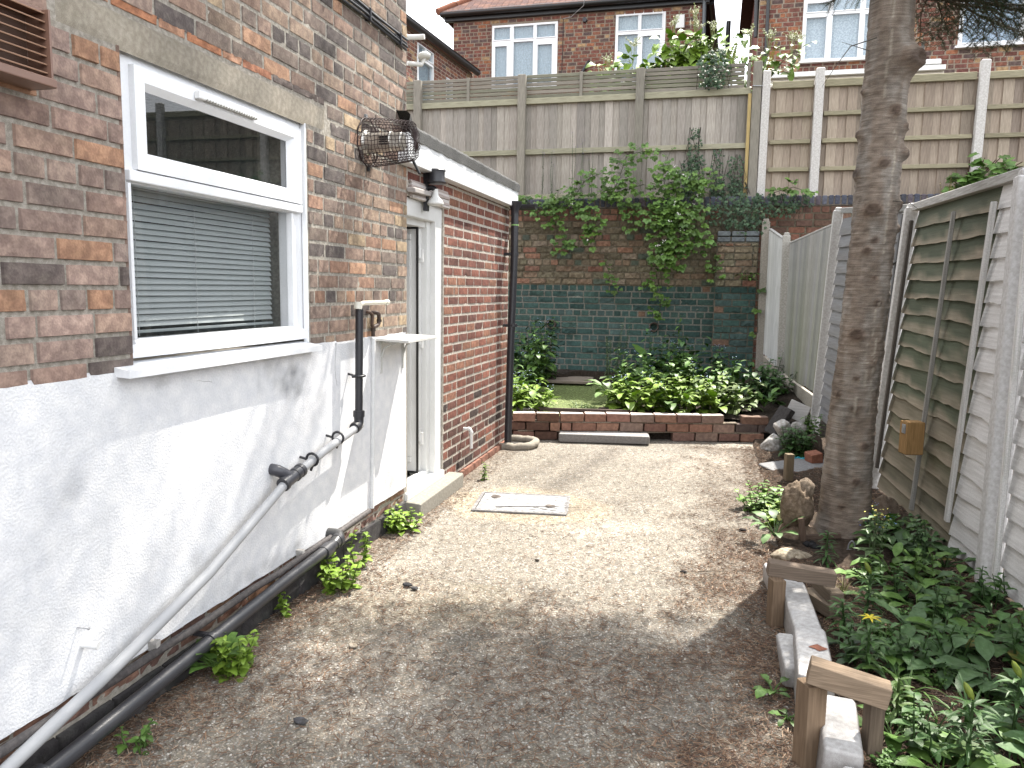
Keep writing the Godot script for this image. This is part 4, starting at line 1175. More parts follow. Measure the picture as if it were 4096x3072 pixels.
func build_yard_bits():
	# inspection cover
	var c := thing("manhole_cover", "pale steel inspection cover with raised brick pattern set in the paving", "manhole cover", Vector3(-1.232, 0.006, -5.087))
	var bas := Basis(Vector3(0.636, 0, -0.085).normalized(), Vector3.UP, Vector3(0.085, 0, 0.636).normalized())
	var fr := MB.new()
	for s in [-1, 1]:
		fr.box(bas * Vector3(0, 0, s * 0.226), Vector3(0.318, 0.006, 0.012), bas, Color(0.30, 0.29, 0.28), 0.002)
		fr.box(bas * Vector3(s * 0.310, 0, 0), Vector3(0.012, 0.006, 0.214), bas, Color(0.30, 0.29, 0.28), 0.002)
	put("frame", fr, M.metal, c)
	var pl := MB.new()
	pl.box(bas * Vector3(0, -0.001, 0), Vector3(0.294, 0.005, 0.211), bas, Color(0.46, 0.455, 0.45), 0.002)
	var plate := put("plate", pl, M.metal, c)
	var tr := MB.new()
	for r in 9:
		for k in 6:
			var w := 0.078 if (r + k) % 2 == 0 else 0.058
			tr.box(bas * Vector3(-0.252 + k * 0.1 + (0.02 if r % 2 == 1 else 0.0), 0.0045, -0.186 + r * 0.0465), Vector3(w * 0.5, 0.0014, 0.012), bas, Color(0.50, 0.495, 0.49), 0.0015)
			tr.box(bas * Vector3(-0.252 + k * 0.1 + (0.07 if r % 2 == 1 else 0.05), 0.0045, -0.186 + r * 0.0465), Vector3(0.006, 0.0014, 0.019), bas, Color(0.50, 0.495, 0.49), 0.0015)
	put("raised_pattern", tr, M.metal, plate)
	for s in [-1, 1]:
		var k := MB.new()
		k.lathe(bas * Vector3(s * 0.20, 0.005, -0.02 + s * 0.09), [[0.0, 0.006], [0.026, 0.006], [0.034, 0.0055], [0.036, 0.001]], 12, Color(0.16, 0.13, 0.11))
		put("key_hole", k, M.metal, plate)
	# thin dry twig lying over the cover
	var tw := thing("twig", "thin dark twig lying across the inspection cover", "twig", Vector3(-1.15, 0.022, -4.95))
	var tm := MB.new()
	tm.tube([Vector3(-0.22, 0, 0.06), Vector3(-0.05, 0.008, 0.03), Vector3(0.12, 0.006, -0.03), Vector3(0.34, 0.0, -0.10)], [0.003, 0.0028, 0.002, 0.001], 5, Color(0.05, 0.04, 0.035))
	tm.tube([Vector3(0.02, 0.007, 0.01), Vector3(0.13, 0.008, 0.05), Vector3(0.24, 0.002, 0.06)], [0.002, 0.0015, 0.001], 5, Color(0.05, 0.04, 0.035))
	put("stem", tm, M.matt, tw)
	# kerb round the gully under the downpipe
	var g := thing("gully_surround", "rough pale cement kerb round the drain below the black downpipe", "drain", Vector3(-1.74, 0, -7.03))
	var kb := MB.new()
	var pts := []
	for p in [Vector3(-0.15, 0.02, 0.18), Vector3(0.0, 0.022, 0.20), Vector3(0.11, 0.03, 0.17), Vector3(0.16, 0.035, 0.04), Vector3(0.13, 0.035, -0.10), Vector3(0.02, 0.03, -0.17), Vector3(-0.13, 0.03, -0.18)]: pts.append(p)
	var fine := []
	for i in pts.size() - 1:
		for k in 4: fine.append((pts[i] as Vector3).lerp(pts[i + 1], k / 4.0) + Vector3(rr(-1, 1), rr(-1, 1), rr(-1, 1)) * 0.006)
	fine.append(pts[-1])
	kb.tube(fine, 0.038, 9, Color(0.33, 0.30, 0.25))
	put("kerb", kb, M.concrete, g)
	var hl := MB.new(); hl.box(Vector3(-0.02, 0.006, 0), Vector3(0.11, 0.004, 0.14), Basis(), Color(0.06, 0.052, 0.045), 0.001)  # flat plate painted dark for the shade in the drain opening
	put("drain_shade_plate", hl, M.matt, g)
	# bits of slate and stone lying about
	var n := 0
	for p in [[-1.42, -3.46, 0.028, "dark slate chip lying on the paving beside another chip", Color(0.06, 0.06, 0.065)], [-1.37, -3.43, 0.022, "small dark slate chip with a pale face on the paving", Color(0.10, 0.10, 0.105)], [-1.30, -2.22, 0.030, "curled grey slate flake lying on shaded paving", Color(0.13, 0.13, 0.14)], [-0.65, -2.12, 0.014, "tiny black lump on the shaded foreground paving", Color(0.02, 0.02, 0.02)], [-0.10, -4.05, 0.020, "black clinker lump lying on the sunlit paving", Color(0.03, 0.028, 0.027)], [0.23, -4.9, 0.026, "dark charred scrap on the needle litter", Color(0.04, 0.032, 0.03)], [-0.88, -4.0, 0.016, "small dark cone scale on the pale paving", Color(0.06, 0.05, 0.04)], [-1.38, -2.78, 0.024, "pale flint pebble lying near the wall", Color(0.5, 0.44, 0.36)]]:
		var s := thing("stone_chip", p[3], "stone", Vector3(p[0], 0.004, p[1]))
		var mb := MB.new(); rock(mb, Vector3(0, p[2] * 0.3, 0), Vector3(p[2], p[2] * 0.35, p[2] * 0.7), p[4], 5 + n, 8, 5)
		put("body", mb, M.stone, s); n += 1

# lumpy stone: sphere pushed about by noise and cut by a few planes
func rock(mb: MB, c: Vector3, r: Vector3, col: Color, sd: int, nu := 22, nv := 14, cuts := 4):
	var pr := RandomNumberGenerator.new(); pr.seed = sd
	var planes := []
	for k in cuts: planes.append([Vector3(pr.randf_range(-1, 1), pr.randf_range(-0.6, 1), pr.randf_range(-1, 1)).normalized(), pr.randf_range(0.62, 0.85)])
	var ids := []
	for j in nv + 1:
		var row := []
		for i in nu + 1:
			var th := PI * j / nv; var ph := TAU * (i % nu) / nu
			var d := Vector3(sin(th) * cos(ph), cos(th), sin(th) * sin(ph))
			var p := d * (1.0 + nz.get_noise_3dv(d * 5.0 + Vector3(sd * 9, 0, 0)) * 0.26 + nz.get_noise_3dv(d * 16.0 + Vector3(0, sd * 7, 0)) * 0.09)
			for q in planes:
				var e: float = p.dot(q[0]) - q[1]
				if e > 0: p -= q[0] * e * 0.9
			p = p * r
			var k := 1.0 + nz.get_noise_3dv(d * 9.0 + Vector3(sd, sd, 0)) * 0.4
			row.append(mb.vert(c + p, d, tint(col, k)))
		ids.append(row)
	for j in nv + 1:
		for i in nu + 1:
			var a: Vector3 = mb.v[ids[j][(i - 1 + nu) % nu]]; var b: Vector3 = mb.v[ids[j][(i + 1) % nu]]
			var e: Vector3 = mb.v[ids[max(j - 1, 0)][i]]; var f: Vector3 = mb.v[ids[min(j + 1, nv)][i]]
			var g := (b - a).cross(f - e)
			if g.length() > 1e-9:
				g = g.normalized()
				if g.dot(mb.n[ids[j][i]]) < 0: g = -g
				mb.n[ids[j][i]] = g
	for j in nv:
		for i in nu: mb.quad(ids[j][i], ids[j][i + 1], ids[j + 1][i + 1], ids[j + 1][i])

# ---------- fences at the back ----------
func board_row(parent: Node, o: Vector3, u: Vector3, n: Vector3, len: float, y0: float, y1: float, w: float, cols: Array, mt: Material, gap := 0.002, ragged := 0.006):
	var x := 0.0
	var k := 0
	while x < len - 0.02:
		var bw: float = min(w * rr(0.93, 1.06), len - x)
		var mb := MB.new()
		var up := Vector3(0, 1, 0)
		var bas := Basis(u, up, n).rotated(up, 0.05)
		mb.box(o + u * (x + bw * 0.5) + up * ((y0 + y1) * 0.5 + rr(-ragged, ragged)) + n * (0.007 if k % 2 == 0 else -0.007), Vector3(bw * 0.5 + 0.006, (y1 - y0) * 0.5, 0.006), bas, tint(pick(cols), rr(0.82, 1.15)), 0.002, 0.0015, rng)
		put("board", mb, mt, parent)
		x += bw; k += 1

func build_back_fences():
	var grey := [Color(0.47, 0.43, 0.375), Color(0.43, 0.395, 0.35), Color(0.51, 0.465, 0.41), Color(0.38, 0.35, 0.31)]
	var rail := Color(0.42, 0.40, 0.29)
	var f := thing("timber_fence", "weathered grey board fence with slatted trellis top and timber posts", "fence", Vector3(-4.9, 2.72, -11.12))
	board_row(f, Vector3(0, 0, 0), Vector3(1, 0, 0), Vector3(0, 0, 1), 5.26, 0.02, 1.40, 0.098, grey, M.wood_up)
	for y in [1.40, 0.70, 0.07]:
		for b in [[0.0, 0.49], [0.58, 2.06], [2.17, 3.72], [3.83, 5.23]]:
			var mb := MB.new()
			mb.box(Vector3((b[0] + b[1]) * 0.5, y, 0.035), Vector3((b[1] - b[0]) * 0.5, 0.042 if y > 1 else 0.036, 0.024), Basis(), tint(rail, rr(0.85, 1.15)), 0.006, 0.002, rng)
			put("rail", mb, M.wood_along, f)
	for i in 6:
		for b in [[0.0, 0.49], [0.58, 2.06], [2.17, 3.72], [3.83, 5.14]]:
			var mb := MB.new()
			mb.box(Vector3((b[0] + b[1]) * 0.5, 1.475 + i * 0.054, 0.0 + rr(-0.003, 0.003)), Vector3((b[1] - b[0]) * 0.5, 0.0225, 0.011), Basis(Vector3(0, 0, 1), rr(-0.002, 0.002)), tint(pick([Color(0.30, 0.285, 0.225), Color(0.27, 0.265, 0.20), Color(0.33, 0.30, 0.25)]), rr(0.8, 1.1)), 0.003)
			put("slat", mb, M.wood_along, f)
	for x in [0.54, 2.115, 3.775, 5.30]:
		var mb := MB.new()
		mb.box(Vector3(x, 0.86, 0.055), Vector3(0.056, 0.90, 0.05), Basis(), tint(Color(0.315, 0.29, 0.245), rr(0.9, 1.1)), 0.006, 0.002, rng)
		put("post", mb, M.wood_up, f)
	for x in [1.30, 2.95, 4.62, 5.19]:
		var mb := MB.new()
		mb.box(Vector3(x, 1.60, 0.022), Vector3(0.022, 0.17, 0.012), Basis(), Color(0.31, 0.29, 0.24), 0.003)
		put("batten", mb, M.wood_up, f)
	var nb := MB.new()
	nb.box(Vector3(5.215, 0.66, 0.07), Vector3(0.022, 0.70, 0.02), Basis(), Color(0.56, 0.42, 0.19), 0.003)
	var nn := put("batten", nb, M.wood_up, f); nn.set_meta("label", "new yellow timber batten")
	var tie := MB.new()
	tie.tube([Vector3(5.24, 1.45, 0.115), Vector3(5.37, 1.44, 0.115)], 0.006, 6, Color(0.35, 0.36, 0.37))
	put("cable_tie", tie, M.plain, f)

	var g := thing("timber_fence", "brown vertical board fence with white concrete posts on the retaining wall", "fence", Vector3(0.44, 2.72, -11.14))
	var brown := [Color(0.42, 0.345, 0.275), Color(0.385, 0.315, 0.25), Color(0.46, 0.385, 0.305), Color(0.345, 0.285, 0.23)]
	board_row(g, Vector3.ZERO, Vector3(1, 0, 0), Vector3(0, 0, 1), 7.6, 0.0, 1.45, 0.112, brown, M.wood_up)
	var px := [0.075, 0.735, 2.63, 4.5, 6.4]
	var ends := [[0.155, 0.665], [0.805, 2.56], [2.70, 4.43], [4.57, 6.33], [6.47, 7.6]]
	for y in [1.46, 1.08, 0.735, 0.38]:
		for b in ends:
			var mb := MB.new()
			mb.box(Vector3((b[0] + b[1]) * 0.5, y, 0.035), Vector3((b[1] - b[0]) * 0.5, 0.045 if y > 1.4 else 0.028, 0.026), Basis(), tint(Color(0.38, 0.345, 0.235), rr(0.85, 1.1)), 0.006, 0.002, rng)
			put("rail", mb, M.wood_along, g)
	for x in px:
		var mb := MB.new()
		var lean := -0.012 if x > 1.0 else 0.0
		mb.box(Vector3(x, 0.78, 0.06), Vector3(0.054, 0.86, 0.055), Basis(Vector3(0, 0, 1), lean), Color(0.70, 0.68, 0.65), 0.012, 0.003, rng)
		put("post", mb, M.concrete, g)

# ---------- leaning fences along the right ----------
func lap_board(parent: Node, a0: Vector3, a1: Vector3, up0: Vector3, up1: Vector3, n: Vector3, h: float, col: Color, worn: Color, wave: float, m: Material, s0 := 0.0, s1 := 1.0):
	var mb := MB.new()
	var k := 16
	var ids := []
	for i in k + 1:
		var t := lerpf(s0, s1, float(i) / k)
		var p := a0.lerp(a1, t); var u := up0.lerp(up1, t)
		var wv := nz.get_noise_2d(p.z * 9.0, p.y * 35.0) * wave + nz.get_noise_2d(p.z * 40.0, p.y * 60.0) * wave * 0.4
		var bul := nz.get_noise_2d(p.z * 10.0 + 30.0, p.y * 30.0) * wave * 0.9
		var row := []
		for j in 5:
			var f := j / 4.0
			var off := 0.032 - 0.024 * f + bul * (1.0 - f)
			var q := p + u * (f * h * 1.34) + n * off
			if j == 0: q += u * wv
			var w: float = clamp((0.35 - f) * 2.4 + nz.get_noise_2d(q.z * 10.0, q.y * 60.0) * 1.0, 0, 1)
			row.append(mb.vert(q, n, col.lerp(worn, w)))
		# underside
		row.append(mb.vert(p + u * wv + n * 0.018, (-u + n * 0.1).normalized(), col))
		ids.append(row)
	for i in k:
		for j in 4: mb.quad(ids[i][j], ids[i + 1][j], ids[i + 1][j + 1], ids[i][j + 1])
		var a := mb.vert(mb.v[ids[i][0]], -Vector3.UP, col); var b := mb.vert(mb.v[ids[i + 1][0]], -Vector3.UP, col)
		mb.quad(a, b, ids[i + 1][5], ids[i][5])
	# relief normals
	for i in k + 1:
		for j in 5:
			var e: Vector3 = mb.v[ids[min(i + 1, k)][j]] - mb.v[ids[max(i - 1, 0)][j]]
			var f2: Vector3 = mb.v[ids[i][min(j + 1, 4)]] - mb.v[ids[i][max(j - 1, 0)]]
			var g := e.cross(f2).normalized()
			if g.dot(n) < 0: g = -g
			mb.n[ids[i][j]] = g
	put("slat", mb, m, parent)

func concrete_post(foot: Vector3, top: Vector3, label: String, col: Color, w := 0.05):
	var t := thing("fence_post", label, "post", foot, "")
	var mb := MB.new()
	var d := top - foot
	t.position += Vector3(-0.045, 0, 0.003)
	var y := d.normalized(); var x := Vector3(1, 0, 0.08).normalized(); x = (x - y * x.dot(y)).normalized()
	mb.box(d * 0.5, Vector3(w, d.length() * 0.5, w), Basis(x, y, x.cross(y)), col, 0.010, 0.003, rng)
	# sloped cap
	mb.box(d + y * 0.012, Vector3(w * 0.72, 0.018, w * 0.72), Basis(x, y, x.cross(y)), col, 0.012)
	put("shaft", mb, M.concrete, t)
	return t

func build_side_fences():
	var p0 := Vector3(1.55, 0.0, -2.10); var t0 := Vector3(1.56, 2.05, -2.10)
	var p1 := Vector3(1.387, 0, -4.107); var t1 := Vector3(1.40, 2.03, -4.107)
	var p2 := Vector3(1.226, 0, -6.114); var t2 := Vector3(1.357, 2.09, -6.114)
	var p3 := Vector3(1.045, 0.0, -8.12); var t3 := Vector3(1.145, 2.27, -8.12)
	var p4 := Vector3(0.854, 0.08, -10.0); var t4 := Vector3(0.838, 2.17, -10.0)
	var p5 := Vector3(0.645, 0.25, -10.72); var t5 := Vector3(0.632, 2.40, -10.72)
	concrete_post(p1, t1, "white painted concrete post between two white lap panels", Color(0.62, 0.61, 0.60))
	concrete_post(p2, t2, "white painted concrete post between grey and green lap panels behind the tree", Color(0.66, 0.65, 0.63), 0.045)
	concrete_post(p3, t3, "leaning pale concrete post left of the tree trunk", Color(0.56, 0.55, 0.53), 0.045)
	concrete_post(p4, t4, "pale concrete post between white and grey upright board panels", Color(0.46, 0.445, 0.41), 0.045)
	concrete_post(p5, t5, "grey concrete post at the retaining wall pier", Color(0.36, 0.33, 0.29), 0.05)
	var white := Color(0.73, 0.715, 0.70); var n := Vector3(-0.997, 0, 0.08)
	# green and white lap panel
	var f := thing("panel_fence", "warped waney lap panel painted green at one end and white at the other", "fence panel", p1.lerp(p2, 0.5))
	var c := f.position
	var rows := 17
	var y := 0.05
	for r in rows:
		var h := rr(0.108, 0.124)
		var u0 := (t1 - p1).normalized(); var u1 := (t2 - p2).normalized()
		var a := p1.lerp(p2, 0.028) + u0 * y - c; var b := p1.lerp(p2, 0.968) + u1 * (y + 0.03) - c
		var wn := Color(0.33, 0.28, 0.21)
		var s_split := 0.27 - 0.05 * y
		var gr = Color(0.088, 0.10, 0.066) if y > 0.65 else pick([Color(0.20, 0.175, 0.125), Color(0.15, 0.14, 0.095), Color(0.24, 0.205, 0.15)])
		lap_board(f, a, b, u0, u1, n, h, white, tint(white, 0.92), 0.018 if y < 1.6 else 0.007, M.paint_along, 0.0, s_split)
		lap_board(f, a, b, u0, u1, n, h, tint(gr, rr(0.85, 1.15)), wn, 0.022 if y < 1.55 and y > 0.3 else 0.008, M.paint_along, s_split, 1.0)
		y += h
	for q in [[0.27, Color(0.60, 0.585, 0.57), 0.020, 0.20, 0.17], [0.55, Color(0.30, 0.29, 0.27), 0.014, 0.10, 0.485], [0.945, Color(0.10, 0.09, 0.075), 0.016, 0.18, 0.945]]:
		var mb := MB.new()
		var lo: Vector3 = p1.lerp(p2, q[0]) + n * 0.062; var hi: Vector3 = t1.lerp(t2, q[4]) + n * 0.062
		lo = lo.lerp(hi, q[3] * 0.5 + 0.02); hi = lo.lerp(hi, 0.95)
		var d: Vector3 = (hi - lo)
		var yy := d.normalized(); var zz := Vector3(0, 0, 1); zz = (zz - yy * zz.dot(yy)).normalized()
		mb.box((lo + hi) * 0.5 - c, Vector3(0.012, d.length() * 0.5, q[2]), Basis(yy.cross(zz), yy, zz), q[1], 0.004, 0.002, rng)
		put("batten", mb, M.paint_up, f)
	var cap := MB.new()
	var ca := t1.lerp(t2, 0.0) + Vector3(-0.01, 0.02, 0.03); var cb := t1.lerp(t2, 0.97) + Vector3(-0.02, 0.0, 0)
	var cd := cb - ca
	var cz := cd.normalized(); var cy := (Vector3.UP - cz * cz.y).normalized()
	cap.box((ca + cb) * 0.5 - c, Vector3(0.04, 0.026, cd.length() * 0.5), Basis(cy.cross(cz), cy, cz), Color(0.46, 0.445, 0.42), 0.005)
	put("capping", cap, M.wood_along, f)
	# white lap panel nearest the street end
	var e := thing("panel_fence", "white painted lap panel beyond the white concrete post with a low gravel board", "fence panel", p0.lerp(p1, 0.5))
	c = e.position
	y = 0.10
	for r in 16:
		var h := rr(0.110, 0.122)
		lap_board(e, p0.lerp(p1, 0.02) + Vector3.UP * y - c, p0.lerp(p1, 0.955) + Vector3.UP * y - c, Vector3.UP, Vector3.UP, n, h, white, tint(white, 0.93), 0.006, M.paint_along)
		y += h
	for s in [0.03, 0.5, 0.945]:
		var mb := MB.new()
		var lo := p0.lerp(p1, s) + n * 0.06
		mb.box(lo + Vector3.UP * 1.07 - c, Vector3(0.012, 0.93, 0.018), Basis(), white, 0.004)
		put("batten", mb, M.paint_up, e)
	var gb := MB.new()
	gb.box(p0.lerp(p1, 0.5) + Vector3.UP * 0.08 + n * 0.09 - c, Vector3(0.02, 0.06, 1.0), Basis(Vector3.UP, -0.08), Color(0.26, 0.21, 0.16), 0.005)
	put("gravel_board", gb, M.wood_along, e)
	# grey lap panel behind the tree
	var d2 := thing("panel_fence", "weathered grey lap panel partly hidden behind the tree trunk", "fence panel", p2.lerp(p3, 0.5))
	c = d2.position
	y = 0.22
	for r in 16:
		var h := rr(0.112, 0.124)
		var u0 := (t2 - p2).normalized(); var u1 := (t3 - p3).normalized()
		lap_board(d2, p2.lerp(p3, 0.03) + u0 * y - c, p2.lerp(p3, 0.97) + u1 * (y + 0.05) - c, u0, u1, n, h, tint(Color(0.235, 0.235, 0.24), rr(0.8, 1.1)), Color(0.21, 0.20, 0.19), 0.006, M.paint_along)
		y += h
	for s in [0.06, 0.30, 0.6]:
		var mb := MB.new()
		var lo := p2.lerp(p3, s) + n * 0.06; var hi := t2.lerp(t3, s) + n * 0.06
		lo = lo.lerp(hi, 0.08)
		var dd := hi - lo
		var yy := dd.normalized(); var zz := (Vector3(0, 0, 1) - yy * yy.z).normalized()
		mb.box((lo + hi) * 0.5 - c, Vector3(0.012, dd.length() * 0.48, 0.018), Basis(yy.cross(zz), yy, zz), Color(0.17, 0.17, 0.175), 0.004)
		put("batten", mb, M.paint_up, d2)
	var cp := MB.new()
	var k0 := t2.lerp(t3, 0.03); var k1 := t2.lerp(t3, 0.97)
	var kz := (k1 - k0).normalized(); var ky := (Vector3.UP - kz * kz.y).normalized()
	cp.box((k0 + k1) * 0.5 + Vector3(-0.01, 0, 0) - c, Vector3(0.03, 0.026, (k1 - k0).length() * 0.5), Basis(ky.cross(kz), ky, kz), Color(0.30, 0.30, 0.29), 0.004)
	put("capping", cp, M.wood_along, d2)
	var gb2 := MB.new()
	gb2.box(p2.lerp(p3, 0.5) + Vector3.UP * 0.12 - c, Vector3(0.02, 0.12, 0.96), Basis(Vector3.UP, -0.09), Color(0.34, 0.32, 0.29), 0.004)
	put("gravel_board", gb2, M.concrete, d2)
	# upright board panels with concrete gravel boards
	for q in [[p3, p4, t3, t4, "grey green upright board panel with mossy foot over a concrete gravel board", [Color(0.33, 0.325, 0.31), Color(0.29, 0.29, 0.28), Color(0.36, 0.35, 0.33)], M.wood_up, true], [p4, p5, t4, t5, "narrow white painted upright board panel next to the retaining wall", [Color(0.60, 0.60, 0.585), Color(0.56, 0.56, 0.545), Color(0.62, 0.62, 0.60)], M.paint_up, false]]:
		var a: Vector3 = q[0]; var b: Vector3 = q[1]; var ta: Vector3 = q[2]; var tb: Vector3 = q[3]
		var p := thing("panel_fence", q[4], "fence panel", a.lerp(b, 0.5))
		c = p.position
		var ln := (b - a).length()
		var m := int(ln / 0.095)
		var dir := (b - a).normalized()
		var nn := Vector3.UP.cross(dir).normalized()
		if nn.x > 0: nn = -nn
		for i in m:
			var s := (i + 0.5) / m * 0.94 + 0.03
			var lo := a.lerp(b, s); var hi := ta.lerp(tb, s)
			var d3 := hi - lo
			lo += d3 * (0.20 + rr(0.0, 0.012)); hi -= d3 * 0.05
			var mb := MB.new()
			var yy := (hi - lo).normalized(); var zz := (dir - yy * yy.dot(dir)).normalized()
			var bs := Basis(yy.cross(zz), yy, zz).rotated(yy, 0.07)
			var col: Color = tint(pick(q[5]), rr(0.88, 1.1))
			var sv := mb.v.size()
			mb.box((lo + hi) * 0.5 - c + nn * 0.012, Vector3(0.007, (hi - lo).length() * 0.5, 0.47 * ln / m * 0.97), bs, col, 0.002)
			if q[3]: pass
			if q[7]:
				for v2 in range(sv, mb.v.size()):
					if mb.v[v2].y + c.y < 1.0: mb.c[v2] = col.lerp(Color(0.20, 0.22, 0.085), clamp(0.35 + nz.get_noise_1d(s * 900.0) * 0.6, 0, 0.8))
			put("board", mb, q[6], p)
		var cp2 := MB.new()
		var e0 := a.lerp(b, 0.03) + (ta - a) * 0.955; var e1 := a.lerp(b, 0.97) + (tb - b) * 0.955
		var ez := (e1 - e0).normalized(); var ey := (Vector3.UP - ez * ez.y).normalized()
		cp2.box((e0 + e1) * 0.5 - c, Vector3(0.022, 0.010, (e1 - e0).length() * 0.5), Basis(ey.cross(ez), ey, ez), Color(0.42, 0.41, 0.39), 0.003)
		put("capping", cp2, M.wood_along, p)
		var g2 := MB.new()
		var g0 := a.lerp(b, 0.03) + (ta - a) * 0.10; var g1 := a.lerp(b, 0.97) + (tb - b) * 0.10
		var gz := (g1 - g0).normalized(); var gy := (Vector3.UP - gz * gz.y).normalized()
		g2.box((g0 + g1) * 0.5 - c, Vector3(0.022, 0.20, (g1 - g0).length() * 0.5), Basis(gy.cross(gz), gy, gz), Color(0.40, 0.37, 0.31), 0.004)
		put("gravel_board", g2, M.concrete, p)
	# block of timber fixed to the white batten
	var w := thing("timber_block", "orange brown timber block hung on the fence with a steel plate", "timber block", Vector3(1.19, 0.62, -5.10))
	var wm := MB.new(); wm.box(Vector3.ZERO, Vector3(0.055, 0.10, 0.045), Basis(Vector3.UP, 0.25), Color(0.34, 0.20, 0.085), 0.005)
	put("body", wm, M.wood_up, w)
	var wp := MB.new(); wp.box(Vector3(-0.050, 0.055, 0.022), Vector3(0.006, 0.028, 0.020), Basis(Vector3.UP, 0.25), Color(0.36, 0.37, 0.38), 0.002)
	put("plate", wp, M.metal, w)
	# loop of black cable on the post
	var lc := thing("cable", "loose black cable hanging from the top of the white post", "cable", Vector3(1.29, 2.0, -6.10))
	var lm := MB.new()
	lm.tube([Vector3(0.0, 0.0, 0.02), Vector3(0.0, -0.14, 0.02), Vector3(-0.02, -0.26, -0.04), Vector3(-0.08, -0.34, -0.18), Vector3(-0.14, -0.36, -0.36), Vector3(-0.16, -0.35, -0.5)], 0.007, 7, Color(0.02, 0.02, 0.022))
	put("lead", lm, M.black, lc)

# ---------- things fixed to the house wall ----------
func bend(pts: Array, r: float, steps := 5) -> Array:
	# round the corners of a polyline
	var out := [pts[0]]
	for i in range(1, pts.size() - 1):
		var a: Vector3 = pts[i - 1]; var b: Vector3 = pts[i]; var c: Vector3 = pts[i + 1]
		var p = b + (a - b).normalized() * min(r, (a - b).length() * 0.45)
		var q = b + (c - b).normalized() * min(r, (c - b).length() * 0.45)
		for k in steps + 1:
			var t := float(k) / steps
			out.append(p.lerp(b, t).lerp(b.lerp(q, t), t))
	out.append(pts[-1])
	return out

func collar(mb: MB, a: Vector3, b: Vector3, r: float, col: Color):
	var d := (b - a)
	mb.tube([a, a + d * 0.15, a + d * 0.85, b], [r * 0.93, r, r, r * 0.93], 14, col)

